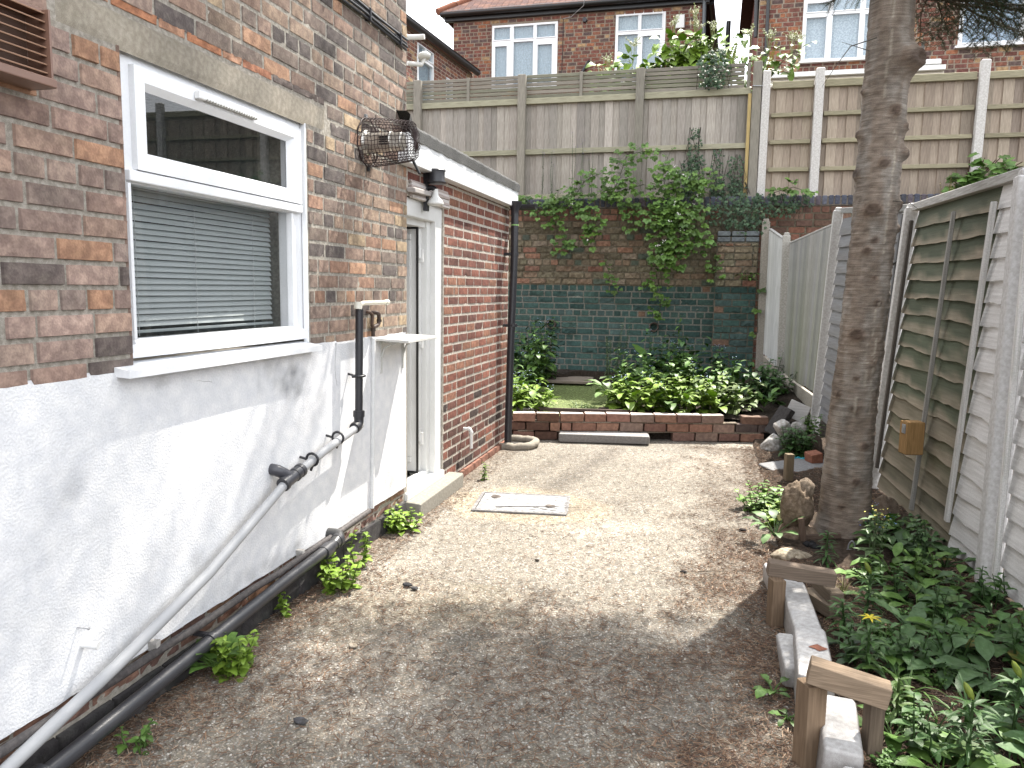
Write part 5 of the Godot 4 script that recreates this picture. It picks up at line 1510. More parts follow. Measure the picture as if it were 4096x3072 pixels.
func build_fittings():
	var blk := Color(0.022, 0.022, 0.024)
	# louvred extract hood, top left
	var v := thing("vent_hood", "brown louvred vent hood projecting from the brick wall", "vent", Vector3(WX, 2.01, -1.62))
	var b := MB.new()
	var bc := Color(0.20, 0.115, 0.085)
	b.bx(Vector3(0, 0.0, 0.22), Vector3(0.10, 0.025, -0.22), bc, 0.004)
	b.bx(Vector3(0, 0.20, 0.22), Vector3(0.065, 0.215, -0.22), bc, 0.004)
	b.bx(Vector3(0, 0.0, -0.212), Vector3(0.088, 0.21, -0.22), bc, 0.002)
	b.bx(Vector3(0, 0.0, 0.212), Vector3(0.088, 0.21, 0.22), bc, 0.002)
	put("casing", b, M.plastic, v)
	var bk := MB.new(); bk.bx(Vector3(0.0, 0.02, 0.21), Vector3(0.012, 0.20, -0.21), Color(0.10, 0.06, 0.045), 0.001)
	put("throat", bk, M.plain, v)
	for i in 8:
		var s := MB.new()
		s.box(Vector3(0.070, 0.043 + i * 0.0225, 0), Vector3(0.0075, 0.002, 0.211), Basis(Vector3(0, 0, 1), -0.35), Color(0.34, 0.205, 0.14), 0.001)
		put("louvre", s, M.plastic, v)
	# bundle of black cables clipped high on the wall
	var cb := thing("cable_bundle", "bundle of black cables clipped along the upper brick wall", "cables", Vector3(WX, 2.93, -4.0))
	for k in 4:
		var m := MB.new()
		var pts := []
		for i in 14: pts.append(Vector3(0.016 + 0.006 * (k % 2), -0.026 + k * 0.016 + 0.004 * sin(i * 1.3 + k), 2.2 - 2.76 * i / 13.0))
		m.tube(pts, 0.0075, 7, blk)
		put("cable", m, M.black, cb)
	for i in 5:
		var m := MB.new(); m.box(Vector3(0.016, 0, -0.45 + i * 0.42), Vector3(0.018, 0.034, 0.006), Basis(), blk, 0.003)
		put("clip", m, M.black, cb)
	# small white fittings on the corner
	var ps := thing("wall_lamp_bracket", "small white swivel bracket on the top corner of the brick house", "bracket", Vector3(WX + 0.02, 2.88, -4.62))
	var pm := MB.new()
	pm.tube([Vector3(-0.03, -0.035, -0.02), Vector3(0.04, -0.03, -0.08), Vector3(0.05, 0.01, -0.10)], 0.014, 8, Color(0.62, 0.61, 0.57))
	put("arm", pm, M.plastic, ps)
	var pm2 := MB.new()
	pm2.lathe(Vector3(0.05, 0.02, -0.10), [[0.0, -0.012], [0.036, -0.012], [0.042, 0.012], [0.03, 0.024], [0.0, 0.026]], 14, Color(0.66, 0.65, 0.60), Basis(Vector3(0, 0, 1), 0.2))
	put("head", pm2, M.plastic, ps)
	var ov := thing("overflow_pipe", "short white pipe stub under the eave at the house corner", "pipe", Vector3(WX - 0.1, 3.03, -4.62))
	var om := MB.new(); om.tube([Vector3(0, 0, -0.02), Vector3(0.06, 0.0, -0.12), Vector3(0.16, 0.0, -0.13)], 0.016, 8, Color(0.6, 0.6, 0.58))
	put("tube", om, M.plastic, ov)
	# boiler flue with a wire guard
	var f := thing("boiler_flue", "stainless boiler flue inside a black wire mesh guard", "flue", Vector3(WX, 2.26, -4.02))
	var st := MB.new()
	var fb := Basis(Vector3(0, 0, 1), -PI / 2)
	st.lathe(Vector3.ZERO, [[0.066, 0.0], [0.066, 0.012], [0.050, 0.014], [0.050, 0.15], [0.056, 0.152], [0.056, 0.158], [0.050, 0.160], [0.050, 0.215], [0.046, 0.22], [0.0, 0.22]], 22, Color(0.55, 0.53, 0.49), fb)
	put("tube", st, M.steel, f)
	var sl := MB.new()
	for k in 4: sl.box(Vector3(0.125, 0.0 - 0.0 + (k - 1.5) * 0.012, 0.049), Vector3(0.026, 0.004, 0.004), Basis(), Color(0.02, 0.02, 0.02), 0.001)
	put("slots", sl, M.plain, f)
	var gd := MB.new()
	var rings := 15; var spokes := 34
	for i in rings:
		var x := 0.012 + 0.262 * i / (rings - 1)
		var r := 0.128 - 0.026 * pow(i / float(rings - 1), 1.5)
		var pts := []
		for k in 31: pts.append(Vector3(x + 0.003 * sin(k * 2.0 + i), cos(TAU * k / 30.0) * r, sin(TAU * k / 30.0) * r))
		gd.tube(pts, 0.0042 if i == 0 else 0.0017, 5, Color(0.028, 0.018, 0.018), false)
	for k in spokes:
		var an := TAU * k / spokes
		var pts := []
		for i in rings + 5:
			var t := i / float(rings - 1)
			var x: float; var r: float
			if i < rings:
				x = 0.012 + 0.262 * t; r = 0.128 - 0.026 * pow(t, 1.5)
			else:
				var e := (i - rings + 1) / 5.0
				x = 0.274 + 0.018 * sin(e * PI * 0.5); r = 0.102 * (1.0 - e)
			pts.append(Vector3(x, cos(an + 0.02 * sin(i * 1.9)) * r, sin(an + 0.02 * sin(i * 1.9)) * r))
		gd.tube(pts, 0.0017, 4, Color(0.028, 0.018, 0.018), false)
	put("wire_guard", gd, M.plain, f)
	var tb := MB.new()
	tb.box(Vector3(0.27, -0.125, -0.06), Vector3(0.006, 0.045, 0.010), Basis(Vector3(0, 0, 1), 0.5), Color(0.05, 0.05, 0.05), 0.002)
	tb.box(Vector3(0.01, -0.135, -0.01), Vector3(0.008, 0.016, 0.008), Basis(), Color(0.05, 0.05, 0.05), 0.002)
	tb.box(Vector3(0.01, 0.132, 0.02), Vector3(0.008, 0.014, 0.010), Basis(), Color(0.3, 0.3, 0.3), 0.002)
	put("fixing_tab", tb, M.metal, f)
	# motion sensor with bare reflector bulb
	var l := thing("sensor_light", "black motion sensor light with a white bulb hanging over the back door", "light", Vector3(WX, 1.98, -4.90))
	var m1 := MB.new()
	m1.bx(Vector3(0.0, 0.0, 0.022), Vector3(0.03, 0.27, -0.022), blk, 0.004)
	put("bracket", m1, M.black, l)
	var m2 := MB.new()
	m2.lathe(Vector3(0.085, 0.175, 0), [[0.0, 0.0], [0.062, 0.0], [0.066, 0.012], [0.056, 0.022], [0.056, 0.075], [0.062, 0.08], [0.060, 0.09], [0.0, 0.092]], 18, blk)
	m2.bx(Vector3(0.02, 0.19, 0.03), Vector3(0.07, 0.25, -0.03), blk, 0.006)
	put("sensor", m2, M.black, l)
	var m3 := MB.new()
	m3.lathe(Vector3(0.080, 0.03, 0), [[0.0, 0.0], [0.050, 0.006], [0.055, 0.02], [0.046, 0.036], [0.024, 0.062], [0.017, 0.085], [0.017, 0.11]], 18, Color(0.64, 0.64, 0.62))
	put("bulb", m3, M.plastic, l)
	var m4 := MB.new()
	m4.tube([Vector3(0.03, 0.15, 0.0), Vector3(0.06, 0.15, 0.0), Vector3(0.08, 0.135, 0.0)], 0.018, 10, blk)
	put("lamp_holder", m4, M.black, l)
	# waste pipes
	var w := thing("waste_pipe", "long grey waste pipe sloping down the white wall with black joints", "pipe", Vector3(WX, 0, -3.74))
	var grey := Color(0.32, 0.325, 0.33)
	var run := [Vector3(0.079, 0.745, -0.02), Vector3(0.079, 0.682, 0.385), Vector3(0.079, 0.613, 0.727), Vector3(0.079, 0.391, 1.295), Vector3(0.079, 0.257, 1.775), Vector3(0.079, 0.12, 2.35), Vector3(0.079, 0.0, 2.85)]
	var wm := MB.new(); wm.tube(run, 0.0205, 14, grey)
	put("sloping_pipe", wm, M.plastic_grey, w)
	var vm := MB.new(); vm.tube([Vector3(0.079, 0.80, 0), Vector3(0.079, 1.37, -0.018)], 0.0205, 14, blk)
	put("upright_pipe", vm, M.black, w)
	var em := MB.new()
	em.tube(bend([Vector3(0.079, 0.81, 0), Vector3(0.079, 0.752, 0), Vector3(0.079, 0.742, 0.05)], 0.04), 0.026, 14, blk)
	collar(em, Vector3(0.079, 0.79, 0), Vector3(0.079, 0.825, -0.001), 0.031, blk); collar(em, Vector3(0.079, 0.745, 0.022), Vector3(0.079, 0.738, 0.055), 0.031, blk)
	put("elbow", em, M.black, w)
	var hm := MB.new()
	hm.tube([Vector3(0.079, 1.375, 0.005), Vector3(0.079, 1.392, -0.06), Vector3(0.079, 1.393, -0.36)], 0.013, 10, Color(0.60, 0.57, 0.47))
	collar(hm, Vector3(0.079, 1.393, -0.35), Vector3(0.079, 1.393, -0.385), 0.017, Color(0.62, 0.59, 0.50)); collar(hm, Vector3(0.079, 1.362, 0.0), Vector3(0.079, 1.398, -0.005), 0.022, Color(0.62, 0.60, 0.52))
	put("cream_pipe", hm, M.plastic, w)
	var tm := MB.new()
	collar(tm, Vector3(0.079, 0.640, 0.60), Vector3(0.079, 0.606, 0.76), 0.028, Color(0.05, 0.05, 0.055))
	for q in [0.0, 0.26, 0.88]:
		var a := Vector3(0.079, 0.640, 0.60).lerp(Vector3(0.079, 0.606, 0.76), q)
		collar(tm, a, a + Vector3(0, -0.005, 0.022), 0.033, Color(0.04, 0.04, 0.044))
	tm.tube(bend([Vector3(-0.02, 0.668, 0.745), Vector3(0.04, 0.668, 0.745), Vector3(0.079, 0.622, 0.69)], 0.03), 0.026, 12, Color(0.05, 0.05, 0.055))
	put("tee_joint", tm, M.black, w)
	for q in [Vector3(0.079, 1.01, -0.008), Vector3(0.079, 0.722, 0.24), Vector3(0.079, 0.665, 0.50)]:
		var cm := MB.new()
		var ax := Vector3(0, 1, 0) if q.y > 0.9 else Vector3(0, -0.12, 1).normalized()
		var sd := ax.cross(Vector3(1, 0, 0)).normalized()
		var pts := []
		for k in 17: pts.append(q + Vector3(1, 0, 0) * cos(TAU * k / 16) * 0.030 + sd * sin(TAU * k / 16) * 0.030)
		cm.tube(pts, 0.0065, 6, blk, false)
		cm.tube([q - Vector3(0.03, 0, 0), q - Vector3(0.082, -0.012, 0)], 0.006, 6, blk)
		cm.tube([q + sd * -0.03, q + sd * -0.055 + Vector3(-0.012, 0, 0)], 0.007, 6, blk)
		put("clip", cm, M.black, w)
	# old iron pipe and thick black soil pipe along the foot of the wall
	var ip := thing("iron_pipe", "thin rusty iron pipe running along the wall just under the render", "pipe", Vector3(WX + 0.045, 0.2, -3.95))
	var im := MB.new()
	var ipts := []
	for i in 20: ipts.append(Vector3(0.003 * sin(i * 1.7), 0.018 - 0.0055 * i + 0.0003 * i * i + 0.003 * sin(i * 2.3), 0.02 + 3.6 * i / 19.0))
	im.tube(ipts, 0.0155, 10, Color(0.115, 0.105, 0.10))
	put("tube", im, M.iron, ip)
	for z in [0.75, 1.75, 2.6]:
		var cl := MB.new(); cl.box(Vector3(-0.015, 0.012, z), Vector3(0.02, 0.02, 0.012), Basis(), Color(0.45, 0.43, 0.40), 0.004, 0.003, rng)
		put("clip", cl, M.matt, ip)
	var bp := thing("soil_pipe", "thick black plastic waste pipe along the foot of the wall", "pipe", Vector3(WX + 0.085, 0.0, -3.49))
	var bm := MB.new()
	bm.tube([Vector3(0, 0.192, 0.02), Vector3(0, 0.165, 0.56), Vector3(0, 0.122, 1.17), Vector3(0, 0.085, 1.64), Vector3(0, 0.06, 2.0), Vector3(0, 0.03, 3.0)], 0.0265, 14, Color(0.036, 0.037, 0.04))
	put("tube", bm, M.black, bp)
	var be := MB.new()
	be.tube(bend([Vector3(-0.09, 0.215, -0.02), Vector3(0, 0.212, -0.02), Vector3(0, 0.188, 0.06)], 0.05), 0.030, 14, Color(0.04, 0.04, 0.043))
	collar(be, Vector3(0, 0.186, 0.10), Vector3(0, 0.180, 0.17), 0.036, Color(0.035, 0.035, 0.038)); collar(be, Vector3(0, 0.198, 0.0), Vector3(0, 0.196, 0.03), 0.036, Color(0.035, 0.035, 0.038))
	put("elbow", be, M.black, bp)
	for z in [1.05, 1.83]:
		var cl := MB.new()
		var yy: float = 0.131 if z < 1.5 else 0.068
		collar(cl, Vector3(0, yy + 0.001, z - 0.012), Vector3(0, yy - 0.001, z + 0.012), 0.033 if z < 1.5 else 0.045, Color(0.03, 0.03, 0.032))
		cl.box(Vector3(-0.045, yy + 0.02, z), Vector3(0.03, 0.008, 0.01), Basis(), Color(0.03, 0.03, 0.032), 0.002)
		put("clip", cl, M.black, bp)
	# conduit and the old looped supply pipes above it
	var cd := thing("conduit", "white painted conduit strip running up the rendered wall", "conduit", Vector3(WX + 0.014, 0.2, -4.035))
	var dm := MB.new()
	dm.tube([Vector3(0.008, 0.01, 0.02), Vector3(0.010, 0.5, 0.004), Vector3(0.010, 0.99, -0.01)], 0.013, 8, Color(0.70, 0.70, 0.69))
	put("pipe", dm, M.render_paint, cd)
	var sp := thing("supply_pipe", "rusty looped copper pipes sticking out above the white render", "pipe", Vector3(WX, 1.2, -4.05))
	var sm := MB.new()
	sm.tube(bend([Vector3(0.022, 0.0, 0.0), Vector3(0.022, 0.055, 0.0), Vector3(0.03, 0.062, -0.06), Vector3(0.03, 0.125, -0.065), Vector3(0.03, 0.135, -0.03), Vector3(-0.01, 0.135, -0.02)], 0.03), 0.0115, 9, Color(0.10, 0.070, 0.055))
	sm.tube(bend([Vector3(0.03, 0.055, 0.02), Vector3(0.03, 0.07, 0.035), Vector3(0.03, 0.12, 0.02), Vector3(0.02, 0.14, 0.045), Vector3(-0.01, 0.14, 0.05)], 0.02), 0.010, 9, Color(0.13, 0.085, 0.06))
	collar(sm, Vector3(0.022, 0.03, 0.0), Vector3(0.022, 0.05, 0.0), 0.015, Color(0.08, 0.06, 0.05)); collar(sm, Vector3(0.03, 0.08, -0.064), Vector3(0.03, 0.095, -0.065), 0.015, Color(0.08, 0.06, 0.05))
	put("tube", sm, M.iron, sp)
	# shelf on brackets by the door
	var sf := thing("wall_shelf", "white painted wooden shelf on brackets beside the back door", "shelf", Vector3(WX + 0.014, 1.165, -4.32))
	var sb := MB.new(); sb.box(Vector3(0.105, 0.012, 0.0), Vector3(0.105, 0.009, 0.235), Basis(Vector3(0, 0, 1), -0.03), Color(0.72, 0.71, 0.68), 0.003, 0.002, rng)
	put("board", sb, M.paint_along, sf)
	for z in [0.16, -0.17]:
		var bm2 := MB.new()
		bm2.box(Vector3(0.006, -0.09, z), Vector3(0.006, 0.095, 0.010), Basis(), Color(0.68, 0.68, 0.66), 0.002)
		bm2.box(Vector3(0.075, -0.003, z), Vector3(0.07, 0.004, 0.010), Basis(), Color(0.68, 0.68, 0.66), 0.002)
		bm2.tube(bend([Vector3(0.012, -0.09, z), Vector3(0.03, -0.03, z), Vector3(0.11, -0.006, z)], 0.05), 0.006, 7, Color(0.68, 0.68, 0.66))
		put("bracket", bm2, M.paint_up, sf)
	# stubs left in the render
	var s1 := thing("pipe_stub", "short white pipe stub poking out of the white render", "pipe", Vector3(WX + 0.014, 0.352, -1.90))
	var a1 := MB.new()
	a1.tube([Vector3(-0.01, 0, 0), Vector3(0.045, -0.002, -0.012)], 0.0105, 12, Color(0.74, 0.74, 0.73)); collar(a1, Vector3(0.035, -0.001, -0.009), Vector3(0.052, -0.002, -0.013), 0.0125, Color(0.74, 0.74, 0.73))
	put("tube", a1, M.plastic, s1)
	var s2 := thing("screw", "thin painted screw left in the white render above the pipe stub", "screw", Vector3(WX + 0.014, 0.417, -1.885))
	var a2 := MB.new()
	a2.tube([Vector3(-0.005, 0, 0), Vector3(0.038, -0.004, -0.008)], 0.0028, 7, Color(0.66, 0.66, 0.66)); a2.lathe(Vector3(0.038, -0.004, -0.008), [[0.0, 0.002], [0.005, 0.002], [0.005, -0.001]], 8, Color(0.5, 0.5, 0.5), Basis(Vector3(0, 0, 1), -PI / 2))
	put("shank", a2, M.metal, s2)
	# overflow elbow low on the extension
	var s3 := thing("overflow_pipe", "small white overflow elbow low on the red extension wall", "pipe", Vector3(WX + 0.006, 0.375, -5.76))
	var a3 := MB.new()
	a3.tube(bend([Vector3(-0.01, 0, 0), Vector3(0.06, 0, 0), Vector3(0.062, -0.155, -0.005)], 0.02), 0.0125, 10, Color(0.66, 0.66, 0.65))
	collar(a3, Vector3(0.035, 0, 0), Vector3(0.05, 0, 0), 0.017, Color(0.68, 0.68, 0.67)); collar(a3, Vector3(0.062, -0.02, 0), Vector3(0.062, -0.035, 0), 0.017, Color(0.68, 0.68, 0.67))
	put("tube", a3, M.plastic, s3)
	# gutter and downpipe at the far corner
	var d := thing("rain_downpipe", "glossy black rain downpipe with gutter end at the extension corner", "downpipe", Vector3(-1.80, 0, -6.95))
	var g1 := MB.new()
	var pts := []
	var sec := []
	for k in 9:
		var an := PI + PI * k / 8
		sec.append(Vector2(cos(an) * 0.055, sin(an) * 0.05))
	var ids := []
	for i in 2:
		var row := []
		for k in 9: row.append(g1.vert(Vector3(-0.05 + i * 0.24 - 0.05, 2.262 + sec[k].y, -0.24 + sec[k].x), Vector3(0, sec[k].y, sec[k].x).normalized(), blk))
		ids.append(row)
	for k in 8: g1.quad(ids[0][k], ids[0][k + 1], ids[1][k + 1], ids[1][k])
	var ce := g1.vert(Vector3(0.14, 2.25, -0.24), Vector3(1, 0, 0), blk)
	var pr := []
	for k in 9: pr.append(g1.vert(g1.v[ids[1][k]], Vector3(1, 0, 0), blk))
	for k in 8: g1.tri(ce, pr[k], pr[k + 1])
	g1.bx(Vector3(0.135, 2.255, -0.30), Vector3(0.145, 2.272, -0.18), blk, 0.002)
	put("gutter", g1, M.black, d)
	var go := MB.new()
	go.lathe(Vector3(0.0, 2.14, -0.0), [[0.036, 0.0], [0.036, 0.05], [0.060, 0.10], [0.064, 0.125]], 16, blk)
	put("outlet", go, M.black, d)
	var g2 := MB.new()
	g2.tube([Vector3(0.0, 2.16, 0.0), Vector3(0.0, 1.75, 0.0), Vector3(-0.015, 1.0, 0.02), Vector3(-0.02, 0.02, 0.06)], 0.034, 16, blk)
	put("pipe", g2, M.black, d)
	for q in [[1.78, 0.0], [1.13, 0.01]]:
		var g3 := MB.new()
		collar(g3, Vector3(0, q[0], 0.0 + q[1]), Vector3(0, q[0] + 0.03, q[1]), 0.041, blk)
		g3.bx(Vector3(-0.09, q[0], 0.02), Vector3(-0.02, q[0] + 0.026, 0.04), blk, 0.003)
		put("bracket", g3, M.black, d)
	var g4 := MB.new(); collar(g4, Vector3(0, 2.05, 0), Vector3(0, 2.06, 0), 0.037, Color(0.25, 0.45, 0.15))
	put("tape", g4, M.plain, d)

# ---------- the conifer ----------
const TRUNK := [[0.0, 0.800, 0.165], [0.06, 0.803, 0.158], [0.25, 0.804, 0.142], [0.77, 0.806, 0.130], [1.30, 0.832, 0.123], [1.83, 0.851, 0.118], [2.5, 0.862, 0.117], [3.08, 0.868, 0.116], [4.0, 0.87, 0.105], [5.5, 0.86, 0.085], [8.0, 0.86, 0.06], [13.2, 0.86, 0.012]]

func trunk_at(y: float) -> Vector2:
	for i in TRUNK.size() - 1:
		if y <= TRUNK[i + 1][0]:
			var t: float = (y - TRUNK[i][0]) / (TRUNK[i + 1][0] - TRUNK[i][0])
			return Vector2(lerpf(TRUNK[i][1], TRUNK[i + 1][1], t), lerpf(TRUNK[i][2], TRUNK[i + 1][2], t))
	return Vector2(0.86, 0.01)

func build_tree():
	var base := Vector3(0.80, 0.0, -4.87)
	var t := thing("conifer_tree", "tall conifer with thick knotty grey brown trunk and dark needled branches", "tree", base)
	# knots: [height, angle (0 = toward the yard entrance, + to the right), size, bulge]
	var knots := [[1.998, -0.25, 0.055, 0.035], [2.53, 0.35, 0.040, 0.018], [2.25, 0.05, 0.038, 0.020], [2.80, 0.9, 0.085, 0.11], [1.83, -0.05, 0.028, 0.012], [1.77, -0.35, 0.030, 0.012], [1.30, -0.42, 0.052, 0.022], [1.48, 0.35, 0.030, 0.010], [0.66, 0.45, 0.034, 0.014], [0.88, -0.1, 0.030, 0.014], [2.31, 1.3, 0.040, 0.045], [2.20, -1.25, 0.045, 0.030], [2.03, 1.35, 0.03, 0.03], [1.05, -0.2, 0.022, 0.008], [0.45, 0.2, 0.03, 0.01], [0.95, -0.9, 0.03, 0.012], [2.42, -1.45, 0.03, 0.03], [2.65, -1.3, 0.02, 0.02], [1.62, 0.1, 0.018, 0.006], [1.15, 0.5, 0.02, 0.006], [2.45, 1.2, 0.03, 0.03], [0.30, -0.3, 0.025, 0.008], [1.9, 1.4, 0.03, 0.025]]
	var mb := MB.new()
	var ids := []
	var nh := 330; var na := 64
	for j in nh + 1:
		var y := 3.7 * j / nh if j <= 270 else 3.7 * 270.0 / nh + (13.2 - 3.7 * 270.0 / nh) * (j - 270) / 60.0
		var q := trunk_at(y)
		var row := []
		for i in na + 1:
			var an := TAU * (i % na) / na
			var d := Vector3(sin(an), 0, cos(an))
			var r := q.y
			if y < 0.35: r += 0.035 * pow(1.0 - y / 0.35, 2.0) * (0.7 + 0.6 * sin(an * 4.0 + 1.0))
			var p := Vector3(d.x * 8.0, y * 20.0, d.z * 8.0)
			r += nz.get_noise_3d(d.x * 7.0, y * 110.0, d.z * 7.0) * 0.007 + nz.get_noise_3dv(p) * 0.006 + nz.get_noise_3d(d.x * 12.0, y * 220.0, d.z * 12.0) * 0.003
			var k := 1.0 + nz.get_noise_3d(d.x * 9.0, y * 170.0, d.z * 9.0) * 0.45 + nz.get_noise_3dv(p * 0.5) * 0.35
			var col := Color(0.255, 0.21, 0.17)
			# grey bloom of lichen higher up, browner at the foot
			var li: float = clamp(nz.get_noise_3d(d.x * 6.0, y * 14.0, d.z * 6.0 + 90.0) * 2.0 + 0.25, 0, 1)
			col = col.lerp(Color(0.33, 0.305, 0.27), li * 0.75)
			for kn in knots:
				var dy: float = (y - kn[0])
				if abs(dy) < kn[2] * 2.2:
					var da: float = wrapf(an - kn[1], -PI, PI) * q.y
					var e: float = sqrt(dy * dy * 1.3 + da * da) / kn[2]
					if e < 2.2:
						r += kn[3] * exp(-e * e * 1.2) - kn[3] * 0.55 * exp(-e * e * 9.0)
						if kn[2] > 0.025 or e < 0.7: r += 0.004 * sin(e * 14.0) * exp(-e)
						if e < 0.62: col = col.lerp(Color(0.085, 0.055, 0.04), 0.75)
						elif e < 0.95: col = col.lerp(Color(0.20, 0.14, 0.10), 0.5)
			# resin runs
			for rs in [[1.75, 2.45, 0.42], [1.0, 1.25, 0.18], [0.80, 0.95, -0.15], [1.3, 1.5, 0.30], [2.6, 3.3, -0.15], [0.85, 1.3, 0.5]]:
				if y > rs[0] and y < rs[1] and absf(wrapf(an - rs[2] - 0.06 * sin(y * 9.0) - nz.get_noise_1d(y * 60.0) * 0.08, -PI, PI)) < 0.045 and nz.get_noise_1d(y * 90.0 + rs[2] * 100.0) > -0.12: col = col.lerp(Color(0.42, 0.38, 0.31), 0.8)
			row.append(mb.vert(Vector3(q.x - base.x, y - 0.05, 0) + d * r, d, tint(col, clamp(k, 0.35, 1.5))))
		ids.append(row)
	for j in nh + 1:
		for i in na + 1:
			var a: Vector3 = mb.v[ids[j][(i - 1 + na) % na]]; var b: Vector3 = mb.v[ids[j][(i + 1) % na]]
			var c: Vector3 = mb.v[ids[max(j - 1, 0)][i]]; var d2: Vector3 = mb.v[ids[min(j + 1, nh)][i]]
			var g := (b - a).cross(d2 - c).normalized()
			if g.dot(mb.n[ids[j][i]]) < 0: g = -g
			mb.n[ids[j][i]] = g
	for j in nh:
		for i in na: mb.quad(ids[j][i], ids[j][i + 1], ids[j + 1][i + 1], ids[j + 1][i])
	put("trunk", mb, M.bark, t)
	# needle sprays
	var sprays := []
	for s in 3:
		var m := MB.new()
		var tw := Color(0.07, 0.05, 0.035)
		var main := []
		for k in 6: main.append(Vector3(0.012 * sin(k * 1.1 + s), -0.010 * k * k * 0.12, 0.34 * k / 5.0))
		m.tube(main, [0.004, 0.0036, 0.003, 0.0025, 0.002, 0.0012], 4, tw, false)
		var twigs := [main]
		for k in 6:
			for sd in [-1, 1]:
				var o: Vector3 = (main[min(k, 4)] as Vector3).lerp(main[min(k + 1, 5)], rr(0.2, 0.8))
				var ln := 0.17 * (1.0 - k / 8.0) * rr(0.7, 1.15)
				var d := Vector3(sd * rr(0.7, 1.0), rr(-0.35, 0.1), rr(0.6, 1.0)).normalized()
				var pts := [o, o + d * ln * 0.5, o + d * ln + Vector3(0, -0.015, 0.01)]
				m.tube(pts, [0.002, 0.0015, 0.001], 3, tw, false)
				twigs.append(pts)
		for pts in twigs:
			var cnt := 46 if pts.size() > 4 else 24
			for k in cnt:
				var f = (k + 0.5) / cnt * (pts.size() - 1)
				var i0: int = min(int(f), pts.size() - 2)
				var o: Vector3 = (pts[i0] as Vector3).lerp(pts[i0 + 1], f - i0)
				var dir: Vector3 = (pts[i0 + 1] - pts[i0]).normalized()
				var sdv := dir.cross(Vector3.UP).normalized()
				var side := 1.0 if k % 2 == 0 else -1.0
				var nd := (sdv * side * rr(0.6, 1.0) + dir * rr(0.3, 0.8) + Vector3.UP * rr(-0.15, 0.55)).normalized()
				var w := dir.cross(nd).cross(nd).normalized() * 0.0013
				var ln := rr(0.016, 0.026)
				var nn := nd.cross(w).normalized()
				var c0 := tint(Color(0.028, 0.055, 0.028), rr(0.7, 1.4))
				var a := m.vert(o - w, nn, c0); var b := m.vert(o + w, nn, c0)
				var c2 := m.vert(o + nd * ln, nn, tint(c0, 1.3))
				m.tri(a, b, c2)
		sprays.append(m.done())
	var xf := [[], [], []]
	var nb := 0
	var y := 4.7
	var br := RandomNumberGenerator.new(); br.seed = 77
	while y < 12.8:
		var q := trunk_at(y)
		var count := 5
		for b in count:
			var az := br.randf() * TAU + y * 2.4
			var ln: float = (lerpf(0.8, 1.9, clamp((y - 4.6) / 2.2, 0, 1)) if y < 8.5 else lerpf(1.9, 0.3, (y - 8.5) / 4.4)) * br.randf_range(0.75, 1.15)
			pass
			ln = clamp(ln, 0.25, 2.2)
			grow_branch(t, br, Vector3(q.x - base.x, y, 0), az, ln, xf)
			nb += 1
		y += 0.27
	# the low boughs that hang into view
	for e in [[2.98, 1.95, 0.95], [3.05, 1.7, 1.05], [3.10, 1.35, 0.85], [3.02, 2.2, 0.8], [3.12, 1.5, 1.1], [3.1, -1.3, 0.26], [3.08, 1.1, 0.7], [3.2, 1.8, 1.2]]:
		var q := trunk_at(e[0])
		grow_branch(t, br, Vector3(q.x - base.x, e[0] + 0.12, 0), e[1], e[2], xf)
	for s in 3:
		var mm := MultiMesh.new()
		mm.transform_format = MultiMesh.TRANSFORM_3D
		mm.mesh = sprays[s]; mm.instance_count = xf[s].size()
		for i in xf[s].size(): mm.set_instance_transform(i, xf[s][i])
		var mi := MultiMeshInstance3D.new(); mi.multimesh = mm; mi.material_override = M.needle
		mi.name = numbered(t, "needle_crown"); mi.set_meta("kind", "stuff")
		t.add_child(mi)
	# bare dead twigs on the left of the trunk
	var dt := MB.new()
	dt.tube([Vector3(-0.02, 2.86, 0.12), Vector3(-0.16, 2.80, 0.2), Vector3(-0.24, 2.68, 0.25), Vector3(-0.30, 2.58, 0.27)], [0.004, 0.003, 0.002, 0.001], 5, Color(0.09, 0.075, 0.06))
	dt.tube([Vector3(-0.05, 2.80, 0.1), Vector3(-0.20, 2.84, 0.15)], [0.003, 0.001], 5, Color(0.09, 0.075, 0.06))
	dt.tube([Vector3(0.10, 2.0, 0.08), Vector3(0.20, 1.98, 0.14), Vector3(0.25, 1.94, 0.15)], [0.003, 0.002, 0.001], 5, Color(0.09, 0.075, 0.06))
	put("dead_twig", dt, M.matt, t)

